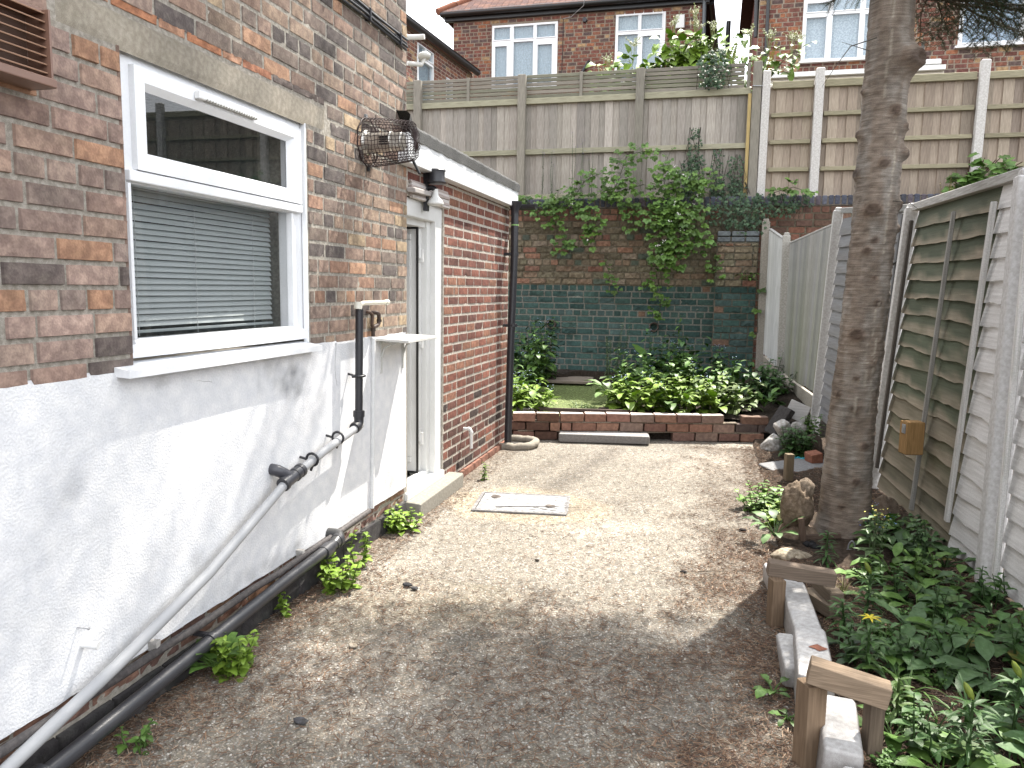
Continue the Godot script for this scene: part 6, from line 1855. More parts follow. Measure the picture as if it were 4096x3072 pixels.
func grow_branch(t: Node, br: RandomNumberGenerator, o: Vector3, az: float, ln: float, xf: Array):
	var d := Vector3(sin(az), 0.12, cos(az)).normalized()
	var pts := []
	var rad := []
	var m := 7
	for k in m + 1:
		var f := float(k) / m
		pts.append(o + d * ln * f + Vector3(0, -0.22 * ln * f * f + 0.06 * ln * f * f * f, 0) + Vector3(br.randf_range(-1, 1), br.randf_range(-1, 1), br.randf_range(-1, 1)) * 0.02 * f)
		rad.append(lerpf(0.008 + ln * 0.009, 0.003, f))
	var mb := MB.new(); mb.tube(pts, rad, 6, Color(0.11, 0.085, 0.065), false)
	put("limb", mb, M.bark, t)
	var s := 0.22 * ln
	while s < ln:
		var f := s / ln * m
		var i0: int = min(int(f), m - 1)
		var p: Vector3 = (pts[i0] as Vector3).lerp(pts[i0 + 1], f - i0)
		var dir: Vector3 = (pts[i0 + 1] - pts[i0]).normalized()
		for sd in [-1.0, 1.0]:
			var e := (dir.rotated(Vector3.UP, sd * br.randf_range(0.5, 1.2)) + Vector3(0, br.randf_range(-0.35, 0.05), 0)).normalized()
			var x := Vector3.UP.cross(e).normalized()
			var bs := Basis(x, e.cross(x), e).rotated(e, br.randf_range(-0.6, 0.6)).scaled(Vector3.ONE * br.randf_range(0.75, 1.35) * (0.7 + 0.45 * ln / 2.0))
			xf[br.randi() % 3].append(Transform3D(bs, p))
		s += 0.105 if o.y > 3.6 else 0.06
	var e2: Vector3 = (pts[m] - pts[m - 1]).normalized()
	var x2 := Vector3.UP.cross(e2).normalized()
	xf[0].append(Transform3D(Basis(x2, e2.cross(x2), e2), pts[m] - e2 * 0.1))

func one(called: String, label: String, category: String, at: Vector3, part: String, mb: MB, m: Material, group := "") -> Node3D:
	var t := thing(called, label, category, at, group)
	put(part, mb, m, t)
	return t

func build_stones():
	var m: MB
	m = MB.new(); rock(m, Vector3(0, -0.01, 0), Vector3(0.098, 0.140, 0.10), Color(0.235, 0.18, 0.13), 101, 40, 28, 0)
	rock(m, Vector3(0.045, 0.085, -0.02), Vector3(0.048, 0.068, 0.055), Color(0.27, 0.215, 0.165), 112, 24, 16, 0)
	one("boulder", "tall rounded brown sandstone boulder leaning on the tree trunk", "boulder", Vector3(0.525, 0.235, -4.78), "body", m, M.stone)
	m = MB.new(); rock(m, Vector3(0, 0, 0), Vector3(0.125, 0.062, 0.11), Color(0.29, 0.22, 0.165), 102, 30, 18, 4)
	one("boulder", "layered brown stone under the tall boulder", "boulder", Vector3(0.52, 0.055, -4.76), "body", m, M.stone)
	m = MB.new(); rock(m, Vector3.ZERO, Vector3(0.115, 0.040, 0.09), Color(0.44, 0.38, 0.29), 103, 30, 16, 4)
	one("boulder", "flat pale sandstone lying behind the timber bracket", "boulder", Vector3(0.47, 0.03, -4.42), "body", m, M.stone)
	m = MB.new(); rock(m, Vector3.ZERO, Vector3(0.10, 0.125, 0.09), Color(0.20, 0.155, 0.12), 104, 30, 18, 6)
	one("boulder", "dark angular brown stone right of the tree foot", "boulder", Vector3(1.09, 0.11, -5.16), "body", m, M.stone)
	m = MB.new(); rock(m, Vector3.ZERO, Vector3(0.095, 0.105, 0.09), Color(0.58, 0.57, 0.555), 105, 30, 20, 5)
	one("boulder", "round white painted stone at the end of the low wall", "boulder", Vector3(0.557, 0.092, -7.35), "body", m, M.stone)
	m = MB.new(); m.box(Vector3.ZERO, Vector3(0.055, 0.115, 0.06), Basis.from_euler(Vector3(0.2, 0.5, 0.62)), Color(0.60, 0.59, 0.575), 0.02, 0.014, rng)
	one("boulder", "white painted stone block leaning on the round white stone", "boulder", Vector3(0.672, 0.215, -7.42), "body", m, M.stone)
	m = MB.new(); rock(m, Vector3.ZERO, Vector3(0.085, 0.06, 0.07), Color(0.50, 0.49, 0.47), 106, 24, 14, 4)
	one("boulder", "white stone half hidden by leaves beside the fence", "boulder", Vector3(0.80, 0.235, -7.55), "body", m, M.stone)
	m = MB.new(); m.box(Vector3.ZERO, Vector3(0.30, 0.022, 0.16), Basis.from_euler(Vector3(0.12, 0.62, 0.02)), Color(0.265, 0.265, 0.27), 0.014, 0.03, rng)
	one("slate_slab", "broken grey slab lying flat beside the timber stake", "slab", Vector3(0.74, 0.035, -6.78), "body", m, M.concrete)
	m = MB.new(); m.box(Vector3.ZERO, Vector3(0.030, 0.15, 0.09), Basis.from_euler(Vector3(0.1, 0.5, -0.55)), Color(0.07, 0.065, 0.065), 0.008, 0.008, rng)
	one("slate_slab", "dark slate piece leaning at the end of the low wall", "slab", Vector3(0.645, 0.245, -7.80), "body", m, M.stone)
	m = MB.new(); m.box(Vector3.ZERO, Vector3(0.10, 0.085, 0.010), Basis.from_euler(Vector3(-0.1, -0.35, -0.35)), Color(0.55, 0.54, 0.52), 0.003)
	one("white_board", "small white board leaning against the gravel board", "board", Vector3(0.82, 0.34, -7.90), "body", m, M.paint_along)
	m = MB.new(); rock(m, Vector3.ZERO, Vector3(0.085, 0.115, 0.09), Color(0.15, 0.115, 0.09), 107, 24, 16, 6)
	one("earth_clod", "crumbly brown lump of earth and rubble at the post foot", "rubble", Vector3(0.90, 0.13, -7.25), "body", m, M.soil)
	m = MB.new(); m.box(Vector3.ZERO, Vector3(0.055, 0.065, 0.06), Basis.from_euler(Vector3(0.1, 0.4, 0.15)), Color(0.30, 0.13, 0.085), 0.008, 0.004, rng)
	one("loose_brick", "broken red brick lying behind the tree beside blue plastic", "brick", Vector3(0.865, 0.085, -6.88), "body", m, M.brick)
	m = MB.new()
	for k in 4: rock(m, Vector3(-0.03 + k * 0.022, 0.005 * (k % 2), 0.01 * k), Vector3(0.022, 0.014, 0.02), Color(0.03, 0.33, 0.42), 120 + k, 10, 7, 3)
	one("plastic_scrap", "crumpled blue plastic scrap on the ground by the broken brick", "litter", Vector3(0.76, 0.06, -7.0), "wrapper", m, M.plastic)
	m = MB.new()
	m.box(Vector3(0, 0.115, 0), Vector3(0.030, 0.125, 0.030), Basis(Vector3.UP, 0.3), Color(0.22, 0.175, 0.115), 0.004)
	one("timber_stake", "short square timber stake standing in the needle litter", "stake", Vector3(0.610, 0.0, -6.27), "body", m, M.wood_up)
	m = MB.new(); m.box(Vector3(0, 0.06, 0), Vector3(0.018, 0.085, 0.012), Basis(Vector3(0, 0, 1), 0.14), Color(0.11, 0.075, 0.055), 0.003)
	one("wood_offcut", "thin dark wood offcut standing against the stones", "offcut", Vector3(0.545, 0.05, -4.62), "body", m, M.wood_up)
	m = MB.new(); m.box(Vector3.ZERO, Vector3(0.10, 0.014, 0.012), Basis.from_euler(Vector3(0, 0.1, 0.12)), Color(0.12, 0.085, 0.065), 0.003)
	one("wood_offcut", "dark wood strip lying across the foot of the tree", "offcut", Vector3(0.66, 0.085, -4.66), "body", m, M.wood_along)
	m = MB.new()
	for k in 7: rock(m, Vector3(rr(-0.05, 0.05), rr(0, 0.02), rr(-0.04, 0.04)), Vector3(0.025, 0.016, 0.022), Color(0.025, 0.025, 0.028), 140 + k, 10, 7, 4)
	one("charcoal", "small heap of black charcoal lumps by the tree foot", "charcoal", Vector3(0.585, 0.05, -4.56), "lumps", m, M.stone)
	# shackle left at the foot of the trunk
	m = MB.new()
	m.tube(bend([Vector3(-0.018, 0.0, 0), Vector3(-0.016, 0.04, 0), Vector3(0, 0.062, 0), Vector3(0.016, 0.04, 0), Vector3(0.018, 0.0, 0)], 0.02), 0.004, 7, Color(0.36, 0.36, 0.37))
	m.tube([Vector3(-0.026, 0.004, 0), Vector3(0.026, 0.004, 0)], 0.005, 7, Color(0.36, 0.36, 0.37))
	one("shackle", "small steel shackle lying in soil at the trunk foot", "shackle", Vector3(0.80, 0.05, -4.55), "bow", m, M.metal)

# ---------- edging blocks and timber brackets along the bed ----------
func build_edging():
	var lab := ["long white painted block in the bed edging behind the far timber bracket", "white painted edging block between the two timber brackets with flaking patch", "white painted edging block under the near timber bracket", "nearest white edging block with bare brown end", "low white block set against the outside of the edging", "white edging block under the far timber bracket by the sandstone"]
	var bl := [[0.415, -3.47, 0.25, 0.055, 0.135, 0.04], [0.408, -2.93, 0.215, 0.062, 0.17, -0.06], [0.435, -2.47, 0.17, 0.060, 0.150, -0.08], [0.46, -2.12, 0.16, 0.062, 0.125, -0.1], [0.345, -3.08, 0.15, 0.035, 0.095, 0.03], [0.375, -3.93, 0.16, 0.06, 0.10, 0.1]]
	for i in bl.size():
		var b: Array = bl[i]
		var t := thing("edging_block", lab[i], "block", Vector3(b[0], 0, b[1]))
		var m := MB.new()
		var white := Color(0.56, 0.55, 0.545)
		block(m, Vector3(0, b[4] * 0.5, 0), Vector3(b[3], b[4] * 0.5, b[2]), Basis(Vector3.UP, b[5]), Color(0.36, 0.335, 0.31), white, 0.012, 0.006)
		# paint is patchy on the sides
		for k in m.v.size():
			if m.n[k].y < 0.5 and m.v[k].y > b[4] * 0.4: m.c[k] = m.c[k].lerp(white, 0.75)
		var bd := put("body", m, M.concrete, t)
		if i == 1:
			var pt := MB.new(); pt.lobed(Vector3(0.02, b[4] + 0.0015, 0.0), Vector3(0, 0, -1), Vector3.UP, 0.07, [0.8, 0.5, 1, 0.7, 0.9, 0.6, 1, 0.7], Color(0.33, 0.14, 0.09), 0.0)
			put("flaked_patch", pt, M.brick, bd)
	var wood := Color(0.29, 0.205, 0.135)
	var a := thing("timber_bracket", "near pale timber post with a short beam across the edging blocks", "timber frame", Vector3(0.345, 0, -2.45))
	var m1 := MB.new(); m1.box(Vector3(0, 0.135, 0), Vector3(0.034, 0.145, 0.034), Basis(Vector3.UP, 0.5), tint(wood, 0.95), 0.004)
	put("post", m1, M.wood_up, a)
	var m2 := MB.new(); m2.box(Vector3(0.095, 0.315, 0.045), Vector3(0.115, 0.034, 0.034), Basis.from_euler(Vector3(0.0, -0.12, -0.17)), Color(0.33, 0.25, 0.175), 0.004)
	put("beam", m2, M.wood_along, a)
	var m3 := MB.new(); m3.box(Vector3(0.182, 0.19, 0.0), Vector3(0.024, 0.11, 0.024), Basis(Vector3.UP, 0.3), Color(0.15, 0.115, 0.085), 0.004)
	put("prop", m3, M.wood_up, a)
	var b := thing("timber_bracket", "far brown timber post with a beam resting on the edging near the stones", "timber frame", Vector3(0.322, 0, -3.52))
	var n1 := MB.new(); n1.box(Vector3(0, 0.10, 0), Vector3(0.030, 0.115, 0.030), Basis(Vector3.UP, 0.35), tint(wood, 0.8), 0.004)
	put("post", n1, M.wood_up, b)
	var n2 := MB.new(); n2.box(Vector3(0.105, 0.232, -0.06), Vector3(0.145, 0.032, 0.036), Basis.from_euler(Vector3(0.0, 0.06, -0.10)), Color(0.22, 0.17, 0.13), 0.004)
	put("beam", n2, M.wood_along, b)
	for q in [[Vector3(0.235, 0.128, -0.16), 0.25], [Vector3(0.205, 0.075, -0.13), 0.5]]:
		var n3 := MB.new(); n3.box(q[0], Vector3(0.032, 0.030, 0.11), Basis(Vector3.UP, q[1]), Color(0.21, 0.165, 0.125), 0.004)
		put("offcut", n3, M.wood_along, b)

# ---------- plants ----------
const OVATE := [0.12, 0.62, 0.95, 1.0, 0.86, 0.55, 0.02]
const HEART := [0.75, 1.0, 0.92, 0.72, 0.42, 0.02]
const LANCE := [0.15, 0.7, 1.0, 0.85, 0.5, 0.02]
const BLADE := [0.7, 1.0, 1.0, 0.9, 0.75, 0.5, 0.02]
const IVY := [0.35, 0.75, 0.5, 0.95, 0.6, 1.35, 0.6, 0.95, 0.5, 0.75]
const LOBE := [0.45, 0.8, 0.65, 1.0, 0.7, 1.25, 0.7, 1.0, 0.65, 0.8]
const BRIGHT := Color(0.19, 0.285, 0.04)
const MID := Color(0.100, 0.180, 0.042)
const DARK := Color(0.060, 0.122, 0.038)
const BRA := Color(0.092, 0.17, 0.042)
const BLUE := Color(0.085, 0.148, 0.066)

# low plant of broad leaves on stalks, every leaf its own piece
func rosette(label: String, at: Vector3, count: int, ln: float, wd: float, col: Color, prof: Array, rise: float, group := "", called := "broad_leaf_plant"):
	var t := thing(called, label, "plant", at, group)
	var st := MB.new()
	for i in count:
		var an := TAU * i / count * 1.0 + rr(-0.5, 0.5)
		var el := rr(0.25, 1.0) * rise
		var d := Vector3(sin(an), el, cos(an)).normalized()
		var stalk := ln * rr(0.3, 0.9)
		var tip := d * stalk + Vector3(0, 0.01, 0)
		st.tube([Vector3.ZERO, tip * 0.5 + Vector3(0, 0.01, 0), tip], [0.004, 0.003, 0.0022], 5, tint(col, 0.9), false)
		var m := MB.new()
		var l := ln * rr(0.6, 1.15)
		m.leaf(tip, (d + Vector3(0, rr(-0.1, 0.25), 0)).normalized(), Vector3.UP, l, l * wd * rr(0.85, 1.15), rr(0.5, 1.3), rr(0.08, 0.3), prof, tint(col if rng.randf() > 0.02 else Color(0.22, 0.20, 0.06), rr(0.7, 1.35)), 0.12)
		put("leaf", m, M.leaf, t)
	put("stalks", st, M.leaf, t)
	return t

# upright stems with leaves along them, joined foliage; optional small flowers
func leafy(called: String, label: String, at: Vector3, stems: int, height: float, spread: float, ln: float, wd: float, col: Color, prof: Array, flower = null, group := "", lean := Vector3.ZERO):
	var t := thing(called, label, "plant", at, group)
	var st := MB.new(); var lf := MB.new(); var fl := MB.new()
	for s in stems:
		var an := rr(0, TAU)
		var r := spread * sqrt(rng.randf())
		var o := Vector3(sin(an) * r * 0.5, -0.01, cos(an) * r * 0.5)
		var top := Vector3(sin(an) * r, height * rr(0.6, 1.1), cos(an) * r) + lean * rr(0.6, 1.2)
		var pts := [o, o.lerp(top, 0.5) + Vector3(rr(-0.02, 0.02), 0.01, rr(-0.02, 0.02)), top]
		st.tube(pts, [0.004, 0.003, 0.0018], 5, tint(col, 0.8), false)
		var h := top.y
		var n: int = max(4, int(h / (ln * 0.26)))
		for k in n:
			var f := (k + 0.6) / n
			var p: Vector3 = o.lerp(pts[1], f * 2.0) if f < 0.5 else (pts[1] as Vector3).lerp(top, f * 2.0 - 1.0)
			var a2 := an + k * 2.4 + rr(-0.4, 0.4)
			var d := Vector3(sin(a2), rr(0.1, 0.7), cos(a2)).normalized()
			var l := ln * (1.15 - 0.55 * f) * rr(0.7, 1.2)
			lf.leaf(p, d, Vector3.UP, l, l * wd, rr(0.5, 1.5), rr(0.08, 0.3), prof, tint(col, rr(0.7, 1.4)), 0.1)
		if flower != null and (stems < 8 or s % 4 == 0):
			for k in 8:
				var p := top + Vector3(rr(-0.03, 0.03), rr(-0.05, 0.03), rr(-0.03, 0.03))
				fl.lobed(p, Vector3(rr(-1, 1), rr(-0.2, 0.4), rr(-1, 1)).normalized(), Vector3(rr(-0.5, 0.5), 1, rr(-0.5, 0.5)).normalized(), 0.011, [1, 0.6, 1, 0.6, 1, 0.6, 1, 0.6, 1, 0.6], flower)
	put("stems", st, M.leaf, t)
	put("foliage", lf, M.leaf, t)
	if fl.ix.size() > 0: put("flowers", fl, M.plain, t)
	return t

func lily(label: String, at: Vector3, h: float, n: int, ln: float, col: Color, lean := Vector3.ZERO, bloom := ""):
	var t := thing("lily_plant", label, "plant", at)
	var st := MB.new()
	var top := Vector3(0, h, 0) + lean
	st.tube([Vector3(0, -0.02, 0), top * 0.5, top], [0.006, 0.005, 0.004], 6, tint(col, 0.8))
	put("stem", st, M.leaf, t)
	for k in n:
		var f := 0.15 + 0.85 * k / n
		var an := k * 2.39996 + rr(-0.2, 0.2)
		var d := Vector3(sin(an), rr(0.15, 0.5) + f * 0.5, cos(an)).normalized()
		var m := MB.new()
		var l := ln * (1.05 - 0.45 * f) * rr(0.85, 1.15)
		m.leaf(top * f, d, Vector3.UP, l, 0.016, rr(0.8, 1.5), 0.25, LANCE, tint(col, rr(0.8, 1.3)))
		put("leaf", m, M.leaf, t)
	if bloom == "bud":
		var b := MB.new(); b.lathe(top, [[0.003, 0.0], [0.009, 0.012], [0.011, 0.03], [0.007, 0.05], [0.0, 0.062]], 8, Color(0.22, 0.27, 0.05), Basis(Vector3(0, 0, 1), 0.5))
		put("bud", b, M.leaf, t)
	elif bloom == "yellow":
		for k in 7:
			var an := TAU * k / 7
			var p := MB.new(); p.leaf(top + Vector3(0, 0.005, 0), Vector3(sin(an), 0.6, cos(an)).normalized(), Vector3.UP, 0.045, 0.011, 0.9, 0.2, LANCE, Color(0.72, 0.55, 0.03))
			put("petal", p, M.leaf, t)
	return t

func straps(called: String, label: String, at: Vector3, n: int, ln: float, wd: float, col: Color, droop: float, group := ""):
	var t := thing(called, label, "plant", at, group)
	for k in n:
		var an := rr(0, TAU)
		var d := Vector3(sin(an) * rr(0.2, 0.6), 1.0, cos(an) * rr(0.2, 0.6)).normalized()
		var m := MB.new()
		m.leaf(Vector3(rr(-0.02, 0.02), -0.01, rr(-0.02, 0.02)), d, Vector3(sin(an + 1.57), 0.2, cos(an + 1.57)).cross(d).normalized(), ln * rr(0.7, 1.1), wd, droop * rr(0.6, 1.3), 0.15, BLADE, tint(col, rr(0.75, 1.25)))
		put("leaf", m, M.leaf, t)
	return t

# bramble or creeper shoot over a wall: compound leaves of three along a stem path
func shoot(called: String, label: String, path: Array, ln: float, spacing: float, spread: float, col: Color, n: Vector3, group := "", flower = null, leaflets := 3, at := Vector3.ZERO):
	var t := thing(called, label, "plant", at, group)
	var st := MB.new(); var lf := MB.new(); var fl := MB.new()
	for path1 in path:
		var pts: Array = path1
		st.tube(pts, 0.0045, 5, Color(0.085, 0.075, 0.04), false)
		for i in pts.size() - 1:
			var a: Vector3 = pts[i]; var b: Vector3 = pts[i + 1]
			var m: int = max(1, int(a.distance_to(b) / spacing))
			for k in m:
				var p := a.lerp(b, (k + rng.randf()) / m)
				var off := Vector3(rr(-1, 1), rr(-0.7, 0.7), rr(-1, 1)) * spread
				off += n * (absf(off.dot(n)) - off.dot(n)) + n * 0.02
				var o := p + off
				st.tube([p, p + off * 0.5 + Vector3(0, 0.015, 0), o], 0.0018, 3, tint(col, 0.9), false)
				var d := (off.normalized() * 0.6 + n * 0.5 + Vector3(rr(-0.5, 0.5), rr(-0.7, 0.3), rr(-0.3, 0.3))).normalized()
				var up := (Vector3.UP * rr(0.5, 1.0) + n * rr(0.3, 0.9)).normalized()
				var cc := tint(col.lerp(BRIGHT, rng.randf() * 0.35), rr(0.65, 1.35))
				var l := ln * rr(0.7, 1.25)
				for q in leaflets:
					var ang := (q - (leaflets - 1) * 0.5) * 0.95
					lf.leaf(o, d.rotated(up, ang).normalized(), up, l * (1.0 if absf(ang) < 0.1 else 0.8), l * 0.68, rr(0.4, 1.1), rr(0.1, 0.3), OVATE if leaflets > 1 else HEART, cc, 0.1)
				if flower != null and rng.randf() < 0.025:
					for q in 4: fl.lobed(o + n * 0.06 + Vector3(rr(-0.03, 0.03), rr(0, 0.05), rr(-0.02, 0.02)), Vector3(rr(-1, 1), rr(-0.3, 0.3), 0.3).normalized(), n, 0.018, [1, 0.6, 1, 0.6, 1, 0.6, 1, 0.6, 1, 0.6], flower)
	put("stems", st, M.leaf, t)
	put("foliage", lf, M.leaf, t)
	if fl.ix.size() > 0: put("flowers", fl, M.plain, t)
	return t

func ivy_patch(label: String, at: Vector3, rects: Array, dens: float, size: float, n: Vector3, group := ""):
	var t := thing("ivy", label, "ivy", at, group)
	var lf := MB.new(); var st := MB.new()
	for r in rects:
		var cnt := int(r[2] * r[3] * dens * 4.0)
		for k in 6:
			var x := rr(-r[2], r[2])
			st.tube([Vector3(r[0] + x, r[1] + r[3], 0.01), Vector3(r[0] + x + rr(-0.1, 0.1), r[1], 0.03), Vector3(r[0] + x + rr(-0.1, 0.1), r[1] - r[3], 0.015)], 0.004, 4, Color(0.06, 0.05, 0.035), false)
		for k in cnt:
			var a := rr(-1, 1); var b := rr(-1, 1)
			if a * a + b * b > rr(0.7, 1.5): continue
			var p := Vector3(r[0] + a * r[2], r[1] + b * r[3], rr(0.0, r[4]) * (1.15 - 0.6 * (a * a + b * b) * 0.6))
			var d := Vector3(rr(-0.7, 0.7), rr(-1.0, 0.1), rr(0.1, 0.5)).normalized()
			var up := (n + Vector3(rr(-0.5, 0.5), rr(0.0, 0.8), 0)).normalized()
			lf.lobed(p, d, up, size * rr(0.6, 1.25), IVY, tint(pick([Color(0.045, 0.085, 0.045), Color(0.06, 0.11, 0.055), Color(0.036, 0.072, 0.038), Color(0.085, 0.135, 0.07)]), rr(0.8, 1.2)), 0.08)
	put("stems", st, M.matt, t)
	put("foliage", lf, M.leaf, t)
	return t

func build_plants():
	var Z := Vector3(0, 0, 1)
	# --- against the house wall ---
	leafy("weed_clump", "bright green weed clump at the wall foot beside the door step", Vector3(-1.80, 0.0, -4.30), 22, 0.13, 0.16, 0.065, 0.75, BRIGHT, HEART)
	leafy("weed_clump", "green weeds growing from the wall foot by the black pipe end", Vector3(-1.74, 0.0, -3.36), 14, 0.15, 0.12, 0.06, 0.8, BRIGHT, HEART, null, "", Vector3(0, 0.02, 0.03))
	leafy("weed_sprig", "thin upright weed sprig against the dark plinth", Vector3(-1.80, 0.0, -2.98), 3, 0.15, 0.03, 0.04, 0.8, BRIGHT, HEART)
	rosette("bindweed with large heart shaped leaves climbing over the black pipe", Vector3(-1.77, 0.03, -2.42), 15, 0.10, 0.85, Color(0.115, 0.20, 0.05), HEART, 1.6, "", "bindweed")
	leafy("bindweed", "tangle of small bright bindweed leaves under the large leaved bindweed", Vector3(-1.74, 0.0, -2.46), 14, 0.16, 0.13, 0.05, 0.8, BRIGHT, HEART)
	leafy("weed_sprig", "small dark weed seedling in the shaded corner by the pipe", Vector3(-1.72, 0.0, -1.93), 5, 0.08, 0.07, 0.04, 0.6, MID, LANCE)
	leafy("weed_sprig", "single pale seedling growing by the extension wall", Vector3(-1.69, 0.0, -5.68), 2, 0.13, 0.02, 0.045, 0.7, Color(0.16, 0.22, 0.06), HEART)
	leafy("weed_sprig", "tall thin weed growing beside the black pipe elbow", Vector3(-1.78, 0.0, -3.66), 3, 0.22, 0.05, 0.05, 0.8, BRIGHT, HEART, null, "", Vector3(0, 0, -0.05))
	# --- edge of the needle litter ---
	leafy("weed_clump", "sunlit leafy clump growing beside the tall boulder", Vector3(0.40, 0.0, -5.42), 34, 0.16, 0.22, 0.075, 0.72, Color(0.125, 0.215, 0.045), HEART)
	leafy("weed_clump", "sunlit leafy clump in front of the layered stone", Vector3(0.46, 0.0, -5.08), 18, 0.14, 0.13, 0.07, 0.72, BRIGHT, HEART)
	rosette("broad leaved alkanet spreading from the edge of the pale sandstone", Vector3(0.40, 0.06, -4.66), 12, 0.13, 0.5, Color(0.10, 0.165, 0.06), OVATE, 1.0)
	rosette("small dock seedling in needle litter beside the near timber post", Vector3(0.27, 0.0, -2.87), 8, 0.06, 0.6, MID, OVATE, 0.8)
	rosette("low green weed at the foot of the near edging block", Vector3(0.31, 0.0, -2.70), 6, 0.055, 0.6, MID, OVATE, 0.9)
	leafy("weed_clump", "dark leafy creeper among the white stones by the fence", Vector3(0.76, 0.08, -7.12), 22, 0.22, 0.17, 0.075, 0.8, DARK, HEART)
	leafy("weed_clump", "small green weed beside the white board at the fence", Vector3(0.93, 0.16, -7.55), 8, 0.2, 0.08, 0.07, 0.8, MID, HEART)
	# --- right bed ---
	lily("dark whorled lily shoot beside the trunk foot", Vector3(0.635, 0.03, -4.30), 0.19, 34, 0.085, DARK)
	lily("bushy whorled lily stem with bud in mid bed", Vector3(0.70, 0.03, -3.55), 0.24, 46, 0.11, DARK, Vector3(0.01, 0, 0), "bud")
	lily("shorter whorled lily stem beside the bushy one", Vector3(0.60, 0.03, -3.42), 0.15, 34, 0.10, DARK, Vector3(-0.02, 0, 0))
	lily("lily stem carrying an open yellow flower", Vector3(0.615, 0.03, -3.03), 0.24, 36, 0.115, Color(0.062, 0.125, 0.034), Vector3(0.0, 0, 0), "yellow")
	lily("young lily with curled pale leaf tips by the near beam", Vector3(0.655, 0.03, -2.72), 0.17, 20, 0.10, Color(0.10, 0.16, 0.045))
	lily("lily with closed yellowish bud in the near bed corner", Vector3(0.80, 0.04, -2.47), 0.24, 40, 0.125, DARK, Vector3(0, 0, 0), "bud")
	lily("dark lily stem with pale bud near the fence side", Vector3(0.965, 0.05, -2.62), 0.25, 40, 0.12, DARK, Vector3(0.01, 0, 0), "bud")
	straps("strap_leaf_plant", "arching strap leaves beside the near timber beam", Vector3(0.73, 0.03, -2.86), 15, 0.24, 0.011, MID, 2.4)
	straps("strap_leaf_plant", "drooping narrow leaves between the two near lilies", Vector3(0.87, 0.03, -2.75), 12, 0.22, 0.010, DARK, 2.4)
	straps("iris_plant", "broad upright iris blades in the near right corner", Vector3(1.06, 0.04, -2.60), 6, 0.30, 0.024, Color(0.125, 0.21, 0.04), 0.35)
	straps("strap_leaf_plant", "pale wiry tuft of dry grass in the sunny bed patch", Vector3(0.66, 0.03, -3.88), 16, 0.13, 0.005, Color(0.30, 0.26, 0.13), 2.0)
	leafy("sow_thistle", "pale sow thistle with yellow flower in front of the trunk", Vector3(0.86, 0.03, -4.33), 4, 0.36, 0.05, 0.085, 0.5, Color(0.14, 0.20, 0.10), LANCE, Color(0.65, 0.58, 0.15))
	var spots := [[0.80, -4.02, 0.12, MID], [0.93, -4.20, 0.11, MID], [1.02, -4.55, 0.14, DARK], [1.08, -4.85, 0.14, DARK], [1.18, -4.62, 0.13, BLUE], [1.10, -4.30, 0.13, MID], [1.22, -4.35, 0.13, DARK], [1.16, -4.95, 0.13, MID], [1.05, -5.05, 0.11, MID], [1.22, -4.78, 0.13, DARK], [1.18, -5.2, 0.11, DARK], [0.97, -4.62, 0.12, MID], [1.02, -4.0, 0.12, BLUE], [1.20, -4.05, 0.13, MID], [0.95, -3.72, 0.12, MID], [1.10, -3.70, 0.13, BLUE], [1.25, -3.72, 0.13, DARK], [0.86, -3.42, 0.13, BLUE], [1.00, -3.40, 0.12, MID], [1.15, -3.38, 0.14, DARK], [1.30, -3.35, 0.13, BLUE], [0.90, -3.12, 0.13, BLUE], [1.05, -3.08, 0.15, BLUE], [1.22, -3.05, 0.15, MID], [0.78, -3.22, 0.10, DARK], [1.32, -3.55, 0.11, MID], [1.12, -2.85, 0.16, BLUE], [0.62, -2.60, 0.12, MID], [0.72, -2.42, 0.12, MID], [0.95, -2.44, 0.14, MID], [1.10, -2.42, 0.15, BLUE], [0.60, -3.24, 0.10, BLUE], [0.78, -3.80, 0.09, MID], [1.30, -4.0, 0.10, DARK], [0.72, -3.02, 0.09, MID], [0.84, -2.62, 0.10, BLUE]]
	for s in spots:
		var lb := "broad leaved alkanet in the open middle of the side bed"
		if s[1] < -4.4: lb = "broad leaved alkanet crowded between the tree trunk and the green lap panel"
		elif s[0] > 1.14: lb = "broad leaved alkanet close to the foot of the white lap panel"
		elif s[1] > -2.7: lb = "broad leaved alkanet among the lilies at the near end of the bed"
		elif s[0] < 0.82: lb = "broad leaved alkanet beside the white edging blocks"
		rosette(lb, Vector3(s[0], 0.045 + max(0.0, s[0] - 0.7) * 0.04, s[1]), 11, s[2], 0.52, s[3], OVATE, rr(0.5, 1.0), lb.replace("broad leaved alkanet", "alkanets"))
	var n := 0
	for s in [[0.97, -4.75, 0.22], [1.15, -4.45, 0.24], [1.28, -3.85, 0.22], [1.02, -3.55, 0.2], [1.20, -3.2, 0.22], [0.95, -3.25, 0.18], [0.80, -3.15, 0.18], [1.25, -2.9, 0.22], [0.62, -3.15, 0.16], [0.70, -2.55, 0.2], [1.05, -4.1, 0.2], [0.90, -3.9, 0.16]]:
		leafy("alkanet_stem", "leafy upright alkanet stem among the broad leaves of the side bed", Vector3(s[0], 0.04, s[1]), 6, s[2], 0.09, 0.07, 0.5, pick([MID, BLUE, DARK]), OVATE, Color(0.12, 0.20, 0.52) if n == 0 else null, "alkanet stems in the side bed")
		n += 1
	for s in [[0.86, -3.05], [1.02, -3.28], [1.16, -3.55], [0.92, -3.6], [1.28, -3.15], [0.68, -2.75], [0.58, -2.42], [1.08, -3.9], [0.82, -4.15], [1.0, -2.95], [0.76, -3.4], [1.18, -2.72]]:
		leafy("ground_weed", "tiny leaved ground weed filling the bed between larger plants", Vector3(s[0], 0.045, s[1]), 20, 0.06, 0.10, 0.024, 0.8, Color(0.10, 0.19, 0.05), HEART, null, "ground weeds in the side bed")
